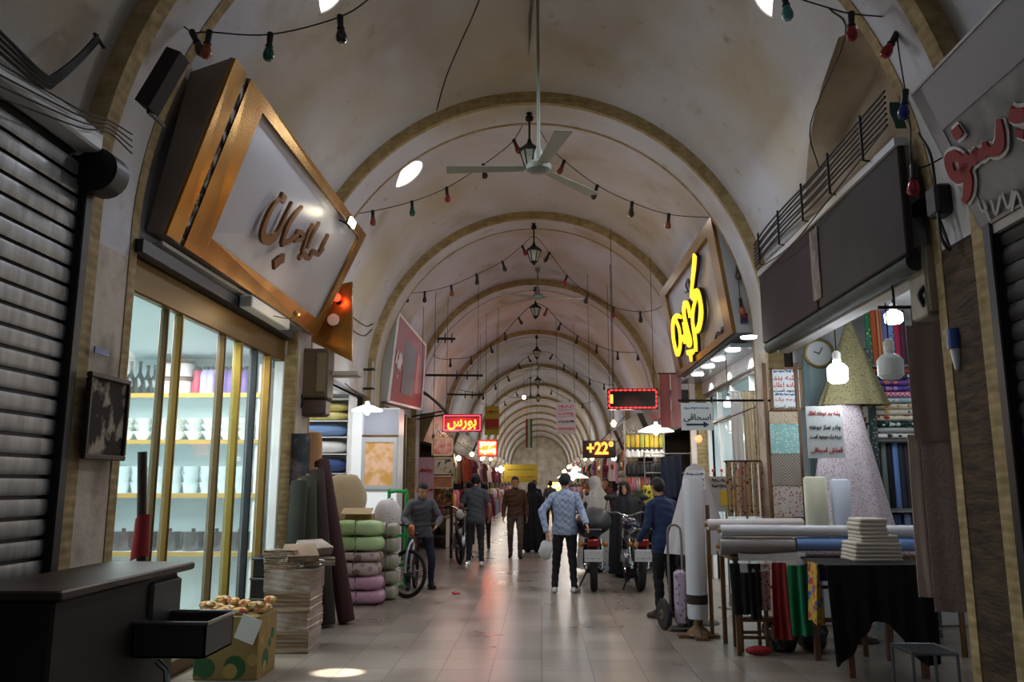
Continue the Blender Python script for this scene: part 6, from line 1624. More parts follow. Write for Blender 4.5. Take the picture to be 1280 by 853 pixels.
    if trousers: shell('trousers', ((L('torso') & (z < 1.02)) | L('thigh') | L('shin') | (L('foot') & (z > .105))), .012, trousers, .006)
    if shirt: shell('shirt', ((L('torso') & (z > hem)) | (L('thigh') & (z > hem)) | (L('neck') & (z < J['neck'].z + .01)) | (L('uarm') & (tt <= sleeves*2)) | (L('farm') & (tt <= (sleeves-.5)*2)) if sleeves > .5 else ((L('torso') & (z > hem)) | (L('thigh') & (z > hem)) | (L('neck') & (z < J['neck'].z)) | (L('uarm') & (tt <= sleeves*2)))), .018, shirt, .006)
    if shoes:
        aR, aL = np.array(J['anR']), np.array(J['anL']); nearR = np.linalg.norm(co-aR, axis=1) < np.linalg.norm(co-aL, axis=1)
        fm = L('foot') & (z < .13) | (L('shin') & (z < .10))
        shell('shoe', fm & nearR, .008, shoes, 0); shell('shoe', fm & ~nearR, .008, shoes, 0)
    rel = (co - np.array(hd)) @ np.array(HR)
    if hair is True: shell('hair', (L('head') | L('neck')) & ((rel[:, 2] > .062) | ((rel[:, 1] < -.01) & (rel[:, 2] > -.075)) | ((rel[:, 1] < .03) & (rel[:, 2] > .03))), .012, HAIR, .003)
    for s in (-1, 1):
        e = MB(); e.ball(hp(s*.031, .083, .022)*sc, (.011*sc, .008*sc, .007*sc), 10, 6); e.build('eye', M_EYE, root, smooth=True, local=True)
    e = MB(); e.ball(hp(0, .097, -.058)*sc, (.022*sc, .006*sc, .006*sc), 10, 6); e.build('mouth', M_LIP, root, smooth=True, local=True)
    if chador or scarf:
        mm = chador or scarf
        R_ = [(.128, .02, .02, 0), (.12, .06, .07, 0), (.08, .10, .118, 0), (.0, .112, .126, -.012), (-.08, .108, .118, -.012), (-.135, .125, .125, -.015)]
        # rings relative to the head, then to the body
        pts = []
        nseg = 48
        body_r = [(1.42, .215*wide, .15, 0), (1.36, .25*wide, .175, 0), (1.15, .285*wide, .21, .01), (.85, .30*wide, .24, .02), (.45, .32*wide, .27, .02), (.06, .34*wide, .29, .02)]
        if not chador: body_r = [(1.43, .19*wide, .14, 0), (1.33, .2*wide, .15, .02)]
        ring_pts = []
        for (zz, rx, ry, yc) in R_:
            ring_pts.append([hp(rx*sin(2*pi*j/nseg), yc + ry*cos(2*pi*j/nseg), zz) for j in range(nseg+1)])
        for i, (zz, rx, ry, yc) in enumerate(body_r):
            am = .012 + .03*(1.42-zz)
            ring_pts.append([bend(Vector(((rx + am*sin(7*2*pi*j/nseg + i*.4))*sin(2*pi*j/nseg), yc + (ry + am*sin(9*2*pi*j/nseg + 1 + i*.3))*cos(2*pi*j/nseg), zz))) for j in range(nseg+1)])
        m = MB(); nr = len(ring_pts)
        vv = [p*sc for r in ring_pts for p in r]; ff = []
        for i in range(nr-1):
            for j in range(nseg):
                ang = min(j+.5, nseg-j-.5)/nseg*360
                if 1 < i < 5 and ang < 38 - 5*abs(i-3): continue
                ff.append((i*(nseg+1)+j, i*(nseg+1)+j+1, (i+1)*(nseg+1)+j+1, (i+1)*(nseg+1)+j))
        m.add(vv, ff)
        m.build('chador' if chador else 'headscarf', mm, root, smooth=True, local=True, angle=80)
    return root

plaid = mat('blue_plaid_shirt', '#9fabc2', .8, col2='#8292b0', kind='check', nscale=22)
WS = mat('white_sneaker', '#d9d9d6', .5); BS = mat('black_shoe', '#17161a', .5)
# 1 man in plaid shirt reaching for the motorbike handle, carrying a bag
L1 = PZ(707, 741, 0); L1.z = 0
hnd = PY(738, 657, 12.15)
person('man in light blue plaid shirt and black trousers seen from behind holding a white bag', L1, -.12, 1.74, lean=.06,
       pose={'wrR': ('w', hnd - Vector((.06, .02, -.02))), 'elR': ('w', PY(727, 640, 12.3)), 'wrL': ('w', PY(683, 665, 12.2)), 'elL': ('w', PY(677, 640, 12.3)), 'hipL': (-.09, 0, .92), 'anL': (-.16, -.03, .085), 'knL': (-.13, .02, .5), 'toeL': (-.2, .13, .035), 'anR': (.13, 0, .085), 'toeR': (.18, .16, .035)},
       headtilt=(-.35, .12, -.5), shirt=plaid, trousers=JEANS, shoes=WS, hem=.84, curl=.5)
# bag
c = PY(682, 688, 12.18)
t = thing('carrier_bag', 'small white plastic bag hanging from the plaid shirted man\'s left hand', 'bag', (c.x, c.y, c.z-.14))
m = MB(); m.ball(c, (.10, .07, .14), 18, 12); m.v = [Vector((v.x + .012*sin(30*v.z), v.y + .01*sin(25*v.x), v.z)) for v in m.v]; m.build('pouch', mat('thin_white_film', '#c4c6c6', .4), t, smooth=True)
m = MB(); m.tube(catmull([c + Vector((-.05, 0, .11)), PY(683, 671, 12.2) + Vector((0, 0, -.06)), c + Vector((.05, 0, .11))], 6), .008, 6); m.build('handle', mat('thin_white_film', '#c4c6c6', .4), t, smooth=True)
# 2 man in grey shirt walking away
L2 = PZ(594, 708, 0); L2.z = 0
person('man in charcoal short sleeved shirt walking away on the left with bright white shoes', L2, .1, 1.77, pose={'anL': (-.13, .1, .085), 'knL': (-.11, .1, .5), 'toeL': (-.14, .26, .035), 'anR': (.12, -.1, .10), 'toeR': (.14, .07, .035), 'elL': (-.27, .0, 1.15), 'wrL': (-.22, .18, 1.02), 'elR': (.27, -.03, 1.14), 'wrR': (.27, .1, .93)},
       headtilt=(-.2, 0, 0), shirt=mat('charcoal_shirt', '#4c5057', .85), trousers=mat('grey_black_trousers', '#26282e', .8), shoes=mat('bright_sneaker', '#f0f0ee', .5), sleeves=.42, hem=.80)
# 3 man in brown sweater walking towards the camera
L3 = PZ(644, 698, 0); L3.z = 0
person('man in brown sweater and grey trousers walking towards the viewer in the middle', L3, pi + .05, 1.74, pose={'anL': (-.1, .12, .085), 'knL': (-.11, .13, .5), 'toeL': (-.12, .29, .04), 'anR': (.1, -.12, .1), 'toeR': (.12, .04, .035)},
       headtilt=(-.15, 0, .2), shirt=mat('brown_sweater', '#4f3524', .9), trousers=mat('warm_grey_trousers', '#5a4a44', .8), shoes=BS, hem=.9)
# 4 woman in black behind him
L4 = PZ(660, 690, 0); L4.z = 0
person('woman in black chador walking just behind the brown sweatered man', L4 + Vector((.1, 0, 0)), .3, 1.62, chador=mat('black_chador', '#111116', .8), shoes=BS, trousers=JEANS, shirt=JEANS, vox=.013)
# 5 man astride the bicycle on the left
L5 = Vector((-1.86, 12.75, 0))
person('man in grey jacket with head bent astride the bicycle on the left', L5, pi+.25, 1.63, lean=.3, pose={'anR': (.2, .1, .085), 'knR': (.2, .14, .5), 'toeR': (.22, .26, .035), 'anL': (-.18, .05, .085), 'knL': (-.18, .12, .5), 'toeL': (-.22, .2, .035), 'elR': (.30, .16, 1.13), 'wrR': (.22, .36, 1.02), 'elL': (-.30, .16, 1.13), 'wrL': (-.22, .36, 1.02)},
       headtilt=(-.5, 0, .25), shirt=mat('grey_jacket', '#55585f', .85), trousers=mat('navy_jeans', '#1d2438', .85), shoes=BS, hem=.82)
# 6 woman in pale patterned veil behind the first motorbike
L6 = Vector((PY(744, 610, 15.3).x, 15.3, 0))
person('woman in pale grey patterned chador standing behind the motorbike with the saddle cover', L6, .5, 1.72, chador=floral('veil_print', '#a7a29d', '#3f3a3a', 10, .12, .1, '#847c78'), shoes=BS, trousers=JEANS, shirt=JEANS, headtilt=(-.2, 0, .3), vox=.013)
# 7 woman in black chador between the motorbikes
L7 = Vector((PY(781, 610, 14.5).x, 14.5, 0))
person('woman in long black chador facing the viewer between the two motorbikes', L7, pi - .5, 1.62, chador=mat('black_chador', '#111116', .8), shoes=BS, trousers=JEANS, shirt=JEANS, headtilt=(-.1, 0, .3), vox=.012)
# 8 woman with yellow black scarf
L8 = Vector((PY(810, 630, 14.95).x, 14.95, 0))
person('woman with yellow and black patterned headscarf beside the man in dark blue', L8, .4, 1.56, scarf=floral('yellow_scarf', '#a3962a', '#1c1a12', 14, .38), shirt=mat('black_coat', '#141317', .85), trousers=JEANS, shoes=BS, headtilt=(-.3, 0, -.3), hair=None, hem=.5, vox=.012)
# 9 man in dark blue at the right, in front of the prayer cloth
L9 = PZ(836, 775, 0); L9.z = 0
person('man in dark blue jacket and sandals bending forward at the right beside the prayer cloth', L9 + Vector((.0, .12, 0)), .55, 1.66, lean=.12, pose={'toeL': (-.16, .15, .03), 'anL': (-.13, -.02, .085), 'elL': (-.25, .04, 1.12), 'wrL': (-.24, .22, .95)},
       headtilt=(-.4, 0, 0), shirt=mat('navy_jacket', '#1f2f52', .8), trousers=mat('black_trousers', '#101013', .85), shoes=mat('brown_sandal', '#3a2822', .6), hem=.80)
# distant people
far_p = [((606, 690), 20.5, 'person in wine red top far away left of the grey shirted man', '#7a3048', 1.6, 0), ((668, 684), 27, 'distant person in dark blue behind the black chador', '#1f2a4c', 1.7, 3.0), ((757, 690), 17.2, 'person in dark red coat standing behind the pale veiled woman', '#4b1f25', 1.7, 2.6), ((587, 690), 22.0, 'distant person in black by the left shop lights', '#1c1a1f', 1.65, .4), ((688, 680), 31, 'far off person in grey near the end of the bazaar', '#4e4c50', 1.7, 0)]
for (px, py), Y, l, col, H_, rz in far_p:
    p = PY(px, 620, Y); person(l, (p.x, Y, 0), rz, H_, shirt=mat('coat_'+col[1:], col, .85), trousers=JEANS, shoes=BS, hem=.7, vox=.016)

# ------------------------------------------------------------------ two wheelers
M_TYRE = mat('black_tyre', '#161617', .8); M_CHROME = mat('chrome', '#b9bcc0', .15, 1.0)
def wheel(t, c, R, w, name, axis, spokes=18, rim=M_CHROME, tilt=None):
    c = Vector(c); A = Vector(axis).normalized(); u = A.orthogonal().normalized(); v = A.cross(u)
    m = MB(); n = 28; m.tube([c + (u*cos(2*pi*k/n) + v*sin(2*pi*k/n))*(R-w) for k in range(n)], w, 8, closed=True); tr = m.build(name, M_TYRE, t, smooth=True, local=True)
    m = MB(); m.tube([c + (u*cos(2*pi*k/n) + v*sin(2*pi*k/n))*(R-2*w) for k in range(n)], w*.45, 6, closed=True); m.build('rim', rim, tr, smooth=True, local=True)
    m = MB(); m.cyl(c - A*.05, c + A*.05, .03, n=10)
    for k in range(spokes):
        a = 2*pi*k/spokes; m.cyl(c + A*(.04 if k % 2 else -.04), c + (u*cos(a) + v*sin(a))*(R-2*w), .0025, n=4)
    m.build('spokes', rim, tr, local=True)
def motorbike(label, loc, rz, tank, seatcol=M_BLACK, cover=False, steer=0):
    t = thing('motorbike', label, 'motorbike', loc, rz)
    wheel(t, (0, 0, .29), .29, .05, 'rear_wheel', (1, 0, 0)); wheel(t, (0, 1.24, .28), .28, .04, 'front_wheel', (cos(steer), sin(steer), 0))
    B = lambda m, name, mm, p=t, sm=True: m.build(name, mm, p, smooth=sm, local=True)
    m = MB(); m.tube(catmull([(0, -.32, .50), (0, -.2, .60), (0, 0, .645), (0, .25, .60)], 5), [.06]*4 if 0 else .07, 8); m.v = [Vector((v.x*1.2, v.y, v.z)) for v in m.v]; B(m, 'rear_fender', mat('dark_maroon_paint', '#2a1214', .3))
    m = MB(); m.tube(catmull([(0, 1.5, .38), (0, 1.38, .56), (0, 1.2, .60), (0, 1.02, .50)], 5), .05, 8); B(m, 'front_fender', tank)
    m = MB(); m.box((0, -.30, .66), (.16, .07, .11), (.2, 0, 0), .02); tl = B(m, 'tail_light', mat('red_lens', '#7a1416', .2)); 
    for s in (-1, 1):
        m = MB(); m.ball((s*.16, -.26, .64), (.035, .045, .035)); m.cyl((s*.06, -.25, .65), (s*.15, -.26, .64), .01, n=6); B(m, 'indicator', mat('amber_lens', '#a8641c', .2))
    m = MB(); m.box((0, -.37, .50), (.24, .012, .16), (.25, 0, 0), .004); pl = B(m, 'number_plate', mat('plate_white', '#cfd0d2', .4), sm=False)
    m = MB(); m.box((-.10, -.379, .545), (.035, .006, .06), (.25, 0, 0)); B(m, 'blue_strip', M_BLUEINK, pl, False)
    m = MB(); scribble(m, (.02, -.382, .54), (1, 0, 0), (0, .25, 1), .15, .03, 3, stroke=.010); scribble(m, (0, -.365, .47), (1, 0, 0), (0, .25, 1), .2, .04, 6, stroke=.013); B(m, 'plate_marks', M_INK, pl, False)
    m = MB(); m.grid(lambda u, v: ((u-.5)*.24*(1-.3*v**2), -.30 + .82*v, .80 + .05*(1-((u-.5)*2)**2) - .05*sin(pi*v*.9)), 10, 12, .10); B(m, 'seat', seatcol)
    m = MB(); m.ball((0, .70, .84), (.13, .24, .11), 16, 10); B(m, 'fuel_tank', tank)
    m = MB(); m.tube([(0, 1.02, .95), (0, .5, .72), (0, .0, .72), (0, -.25, .70)], .025, 8); m.tube([(0, 1.0, .85), (0, .78, .3), (0, .3, .28), (0, .25, .6)], .022, 8); m.tube([(-.06, .3, .3), (-.07, 0, .29)], .018, 6); m.tube([(.06, .3, .3), (.07, 0, .29)], .018, 6); B(m, 'frame', M_DKMET)
    m = MB(); m.box((0, .55, .42), (.22, .3, .2), None, .04); m.cyl((0, .62, .5), (0, .72, .68), .075, n=14); m.lathe([(0, -.15), (.1, -.15), (.11, 0), (.1, .15), (0, .15)], (0, .48, .38), 16, axis=(1, 0, 0)); B(m, 'engine', M_STEEL)
    m = MB(); m.tube(catmull([(.1, .78, .5), (.15, .6, .25), (.16, .2, .24), (.17, -.3, .34)], 5), [.022]*6 + [.028]*4 + [.045]*6, 10) if 0 else m.tube(catmull([(.1, .78, .5), (.15, .6, .25), (.16, .2, .24), (.17, -.3, .34)], 5), .034, 10); B(m, 'exhaust', M_CHROME)
    for s in (-1, 1):
        m = MB(); m.cyl((s*.11, 0, .30), (s*.10, .16, .68), .022, n=8); m.tube([(s*.11, .01 + .01*k, .34 + .024*k) for k in range(12)], [.034 if k % 2 else .026 for k in range(12)], 8); B(m, 'shock_absorber', M_CHROME)
        m = MB(); m.cyl((s*.075, 1.24, .28), (s*.075, 1.02, .92), .022, n=8); B(m, 'fork_leg', M_CHROME)
        m = MB(); m.tube(catmull([(s*.18, .9, 1.02), (s*.21, .92, 1.14), (s*.23, .94, 1.2)], 4), .007, 6); m.ball((s*.235, .94, 1.23), (.065, .012, .045), 12, 8); B(m, 'mirror', M_BLACK)
    m = MB(); m.tube(catmull([(-.30, .80, .99), (-.20, .9, 1.02), (-.06, .98, .97), (.06, .98, .97), (.20, .9, 1.02), (.30, .80, .99)], 5), .014, 8); hb = B(m, 'handlebar', M_CHROME)
    for s in (-1, 1):
        m = MB(); m.cyl((s*.31, .79, .99), (s*.22, .875, 1.01), .02, n=10); B(m, 'grip', M_BLACK, hb)
    m = MB(); m.lathe([(0, -.1), (.06, -.08), (.09, 0), (.09, .03), (0, .04)], (0, 1.1, .88), 16, axis=(0, 1, 0)); hl = B(m, 'headlight', M_CHROME)
    m = MB(); m.ball((0, 1.13, .88), (.08, .03, .08), 14, 8); B(m, 'lens', mat('headlamp_glass', '#d8dcdc', .1), hl)
    m = MB(); m.tube([(-.08, .2, .28), (-.22, .12, .01)], .012, 6); B(m, 'side_stand', M_DKMET)
    m = MB(); m.tube([(-.1, -.05, .86), (-.1, -.36, .84), (.1, -.36, .84), (.1, -.05, .86)], .01, 6); B(m, 'luggage_rack', M_CHROME)
    t.scale = (1.1, 1.1, 1.1)
    if cover:
        m = MB(); m.ball((0, .10, .90), (.24, .40, .20), 20, 12); m.v = [Vector((v.x*(1+.08*sin(9*v.y)), v.y, max(v.z, .70) + .03*sin(8*v.x+5*v.y))) for v in m.v]; B(m, 'seat_cover', mat('black_saddle_bag', '#141416', .5))
    return t
motorbike('motorbike with white number plate and dark saddle cover beside the plaid shirted man', (PZ(743, 741, 0).x, 12.45, 0), -.06, mat('black_paint', '#18181b', .2), cover=True)
motorbike('second motorbike with chrome mirrors parked in front of the man in dark blue', (PZ(800, 745, 0).x + .06, 12.5, 0), .04, mat('blue_black_paint', '#1c2336', .2))
motorbike('dark motorbike parked facing the viewer by the left shops', (-1.70, 17.9, 0), pi + .06, mat('black_paint', '#18181b', .2), steer=.25)
# bicycle
t = thing('bicycle', 'bicycle with silver fork and turned front wheel on the left', 'bicycle', (-1.88, 11.72, 0), 0)
ax = Vector((-.5, -.86, .10)).normalized()
wheel(t, (0, 0, .33), .335, .024, 'front_wheel', ax, 24, M_BLACK); wheel(t, (-.05, 1.05, .33), .335, .024, 'rear_wheel', (1, .05, 0), 24, M_BLACK)
B = lambda m, name, mm, p=t, sm=True: m.build(name, mm, p, smooth=sm, local=True)
hd_ = Vector((.04, .14, .78)); 
for s in (-1, 1):
    m = MB(); m.tube(catmull([ax*.055*s + Vector((0, 0, .33)), ax*.06*s + Vector((.01, .03, .55)), ax*.05*s + Vector((.03, .1, .70)), hd_], 4), .018, 8); B(m, 'fork_leg', mat('silver_fork', '#b9bcc2', .3, .6))
m = MB(); m.tube([hd_, hd_ + Vector((0, .04, .16)), (.0, .7, .80), (-.02, .62, .32), hd_ + Vector((0, 0, -.06))], .018, 8); m.tube([(-.02, .62, .32), (-.05, 1.05, .33), (0, .72, .76)], .012, 8); B(m, 'frame', mat('red_black_frame', '#5d1f22', .3))
m = MB(); m.tube(catmull([Vector((-.28, .34, 1.0)), Vector((-.1, .2, .98)), Vector((.04, .18, .97)), Vector((.2, .26, .98)), Vector((.34, .4, 1.0))], 4), .013, 8); m.tube([hd_ + Vector((0, .04, .15)), (.04, .18, .97)], .014, 8); B(m, 'handlebar', M_BLACK)
m = MB(); m.ball((0, .74, .84), (.09, .13, .035), 14, 8); m.cyl((0, .72, .78), (0, .73, .82), .014, n=8); B(m, 'saddle', M_BLACK)
m = MB(); m.ball((.03, .06, .92), (.05, .05, .085), 14, 8); B(m, 'headlamp', mat('copper_lamp', '#b9744a', .25, .6))
m = MB(); m.lathe([(0, -.012), (.09, -.012), (.09, .012), (0, .012)], (0, .62, .30), 18, axis=(1, 0, 0)); m.cyl((-.1, .62, .30), (.1, .62, .30), .012, n=6); m.box((.12, .66, .22), (.08, .09, .02)); m.box((-.12, .58, .38), (.08, .09, .02)); B(m, 'crankset', M_STEEL)
# green post beside it
c = PZ(516, 715, 0)
t = thing('green_trolley', 'bright green upright hand trolley standing behind the bicycle', 'trolley', (-2.02, 12.55, 0))
_tr = Vector((-.30, .35, 0))
m = MB()
m.tube(catmull([(-2.10, 12.6, .05), (-2.10, 12.6, 1.35), (-2.06, 12.6, 1.45), (-1.86, 12.6, 1.45), (-1.82, 12.6, 1.35), (-1.82, 12.6, .05)], 4), .028, 8); B_ = m.build('tube_frame', mat('green_paint', '#1f9a43', .4), t, smooth=True)
for z_ in (.3, .75, 1.1):
    m = MB(); m.span((-2.10, 12.59, z_), (-1.82, 12.61, z_+.05)); m.build('slat', mat('green_paint', '#1f9a43', .4), t)
m = MB(); m.span((-2.1, 12.3, .03), (-1.82, 12.6, .05)); m.build('toe_plate', mat('green_paint', '#1f9a43', .4), t)
for x in (-2.14, -1.78):
    m = MB(); m.lathe([(0, -.02), (.09, -.02), (.1, 0), (.09, .02), (0, .02)], (x, 12.66, .1), 16, axis=(1, 0, 0)); m.build('wheel', M_TYRE, t, smooth=True)
t.location = t.location + _tr
# bales of bedding
M_PINK = mat('pink_bale_film', '#c9a3b8', .35, col2='#b98aa4', nscale=5); M_GREEN = mat('green_bale_film', '#8fb36a', .3, col2='#b7cf9c', nscale=3); M_PATCH = floral('patterned_bale', '#b7a7a0', '#8a6b5f', 7, .35, .3, '#9b7d8c')
def bale(label, c, d, m_):
    t = thing('bedding_bale', label, 'bale', c, 0, 'packed bedding bales')
    m = MB()
    n_ = 22; k_ = 14; m.ball((0, 0, 0), 1, n_, k_)
    def sq(a): return (abs(a)**.55)*(1 if a > 0 else -1)
    m.v = [Vector((sq(v.x)*d[0]/2*(1 + .03*sin(11*v.y+5*v.z)), sq(v.y)*d[1]/2*(1 - .1*math.exp(-(v.x*6)**2)), sq(v.z)*d[2]/2*(1 - .12*math.exp(-(v.x*7)**2))) ) + Vector((0, 0, d[2]/2)) for v in m.v]
    m.build('pack', m_, t, smooth=True, local=True)
    m = MB(); yy, zz = d[1]/2*.93, d[2]/2*.9
    m.tube([(0, -yy, d[2]/2-zz), (0, yy, d[2]/2-zz), (0, yy, d[2]/2+zz), (0, -yy, d[2]/2+zz)], .009, 6, closed=True); m.build('strap', mat('bale_strap', '#6d5a5c', .6), t, local=True)
zc = 0
for i, (h, mm, l, xo) in enumerate(((.18, M_PINK, 'pink bedding bale at the bottom of the stack on the floor', 0), (.18, M_PINK, 'second pink bedding bale of the stack', -.02), (.19, M_PATCH, 'patterned brown bedding bale in the middle of the stack', -.06), (.13, M_PATCH, 'thinner patterned bedding bale below the green ones', -.04), (.2, M_GREEN, 'lower shiny green bedding bale of the stack', -.03), (.2, M_GREEN, 'upper shiny green bedding bale on top of the stack', -.04))):
    bale(l, (-2.43 + xo, 11.15, zc), (.68, .44, h*1.06), mm); zc += h
zc = 0
for i, (h, l) in enumerate(((.2, 'bottom'), (.2, 'second'), (.22, 'third'), (.22, 'fourth'), (.2, 'topmost'))):
    bale(l + ' lilac grey bedding bale of the rear stack behind the green bales', (-2.14, 11.58, zc), (.30, .36, h), mat('lilac_bale_film', '#b9a5ac', .35, col2='#8f9a78', nscale=4)); zc += h
m = MB(); m.box((0, 0, .012), (.12, .08, .02), (.1, .1, .4), .006); o = m.build('crushed_packet', mat('red_litter', '#b3202a', .4)); o.location = PZ(570, 743, 0); tag(o, 'small crushed red packet lying on the floor in front of the bicycle', 'litter')
# ------------------------------------------------------------------ third bay, left: red framed sign and picture stand
t = thing('shop_sign', 'red framed box sign with grey centre on the left beyond the white display case', 'sign', (-2.85, 16.6, 3.1))
a, b, c, d = PY(497, 392, 14.95), PY(531, 432, 18.3), PY(525, 512, 18.3), PY(484, 502, 14.95)
RNn = (d-a).cross(b-a).normalized(); RNn = -RNn if RNn.x < 0 else RNn
fr = [a, b, c, d]; back = [Vector((-3.08, p.y, p.z)) for p in fr]
m = MB(); m.add(fr + back, [(4, 5, 6, 7), (0, 1, 5, 4), (1, 2, 6, 5), (2, 3, 7, 6), (3, 0, 4, 7)]); m.build('box', mat('white_sign_box', '#9a9994', .6), t)
rp_ = lambda u, v: a.lerp(b, u).lerp(d.lerp(c, u), v)
def rpl(m, u0, v0, u1, v1, o, th): m.prism([rp_(u0, v0)+RNn*o, rp_(u1, v0)+RNn*o, rp_(u1, v1)+RNn*o, rp_(u0, v1)+RNn*o], RNn*th)
m = MB(); rpl(m, 0, 0, 1, 1, .002, .02); m.build('red_face', mat('red_sign_face', '#8e302c', .4), t)
m = MB(); rpl(m, .28, .2, .66, .86, .024, .01); m.build('grey_panel', mat('grey_sign_panel', '#6f6a6a', .5), t)
m = MB(); rpl(m, .70, .25, .80, .8, .024, .01); m.build('pink_panel', mat('pink_sign_panel', '#b9726a', .5), t)
m = MB(); scribble(m, rp_(.14, .55)+RNn*.03, (b-a), (a-d), .6, .5, 9, stroke=.06); m.build('lettering', M_PAPER, t)
m = MB(); m.tube([a+RNn*.02, b+RNn*.02, c+RNn*.02, d+RNn*.02], .03, 6, closed=True); m.build('white_edge', M_WHITE, t)
t = thing('dark_shutter', 'closed dark shutter below the red framed sign', 'shutter', (-2.98, 16.6, 0))
m = MB()
for i in range(22): m.grid(lambda u, v, i=i: (-2.96 + .014*sin(pi*v), 14.95 + 2.4*u, .03 + i*.135 + .125*v), 2, 5, .004)
m.build('slat_curtain', mat('dark_green_slats', '#23241f', .5, .4), t, smooth=True)
for y in (14.93, 17.4):
    m = MB(); m.span((-2.97, y-.05, 0), (-2.88, y+.05, 3.05), .008); m.build('guide_rail', mat('khaki_rail', '#6d6448', .6), t)
def framed(name, label, px, Y, pic, fr_=M_WOOD, cat='picture'):
    a = PY(px[0], px[1], Y); b = PY(px[2], px[3], Y); w, h = b.x-a.x, a.z-b.z; cx, cz = (a.x+b.x)/2, (a.z+b.z)/2
    t = thing(name, label, cat, (cx, Y, b.z), 0, 'framed prints by the left shops')
    m = MB(); m.box((cx, Y+.015, cz), (w, .02, h)); m.build('print', pic, t)
    m = MB()
    for s in (-1, 1): m.box((cx+s*(w/2-.012), Y, cz), (.03, .03, h)); m.box((cx, Y, cz+s*(h/2-.012)), (w, .03, .03))
    m.build('frame', fr_, t); return t
M_PFR = mat('pale_frame', '#a8977c', .6)
framed('framed_print', 'pale red framed print, topmost of the pictures on the left stand', (540, 548, 566, 570), 17.8, mat('print_a', '#9a4f49', .6, col2='#b79a8c', nscale=7), M_PFR)
framed('framed_print', 'framed print with dark blots, second from the top on the left stand', (540, 572, 566, 593), 17.8, mat('print_b', '#9d9484', .6, col2='#26241f', nscale=9, lo=.52, hi=.6), M_PFR)
framed('framed_print', 'orange brown print, third from the top on the left stand', (540, 595, 566, 611), 17.8, mat('print_c', '#a8683f', .6, col2='#7f5a45', nscale=6), M_PFR)
framed('framed_print', 'dark still life print in a gold frame, lowest on the left stand', (540, 613, 566, 632), 17.8, mat('print_d', '#4a2a17', .6, col2='#b0762f', nscale=10, lo=.5, hi=.62), M_GOLDM)
t = thing('picture_stand', 'dark wooden stand holding the stacked framed prints on the left', 'stand', (-2.2, 17.95, 0))
for x in (PY(541, 600, 17.9).x, PY(565, 600, 17.9).x):
    m = MB(); m.span((x-.03, 17.85, 0), (x+.03, 17.93, 2.65)); m.build('post', M_WOODDK, t)
m = MB(); x0_, x1_ = PY(541, 600, 17.9).x, PY(565, 600, 17.9).x
for z in (1.05, 1.42, 1.77, 2.15): m.span((x0_, 17.84, z), (x1_, 17.9, z+.03))
m.build('ledges', M_WOODDK, t)
banner('standing_banner', 'narrow pink printed banner hanging before the picture stand', (524, 572, 542, 630), 16.9, mat('pink_banner', '#b58a94', .7, col2='#a14a58', nscale=.9, lo=.55, hi=.6), 140, (M_REDINK,), 3.3, 2)
# iron arms that stick out of the left wall
for i, (px, py, Y, L_, l) in enumerate(((541, 424, 19.3, .55, 'upper iron wall arm sticking out left of the third arch'), (560, 470, 20.6, .9, 'lower iron wall arm with insulators on the left'), (574, 494, 25.5, .75, 'distant iron wall arm over the first LED sign'))):
    p = PY(px, py, Y); t = thing('iron_bracket', l, 'bracket', p)
    m = MB(); m.tube([(-2.95, Y, p.z+.02), (p.x+L_, Y, p.z)], .03, 6); m.build('arm', M_DKMET, t)
    for k in range(3):
        x = p.x + L_*(.25+.3*k); m = MB(); m.cyl((x, Y, p.z), (x, Y, p.z+.14), .012, n=6); m.cyl((x, Y, p.z-.1), (x, Y, p.z), .02, n=6); m.build('insulator', M_BLACK, t)
t = thing('shop_awning', 'dark sagging awning above the picture stand on the left', 'awning', (-2.7, 19.0, 3.0))
m = MB(); m.grid(lambda u, v: (-2.95 + .75*v, 18.45 + .9*u, 3.75 - .55*v**1.6 + .03*sin(9*u)), 12, 8, .02); m.build('canvas', mat('dark_canvas', '#37322e', .9), t, smooth=True)
for y in (18.5, 19.3):
    m = MB(); m.tube([(-2.95, y, 3.1), (-2.24, y, 3.22)], .018, 6); m.build('strut', M_DKMET, t)

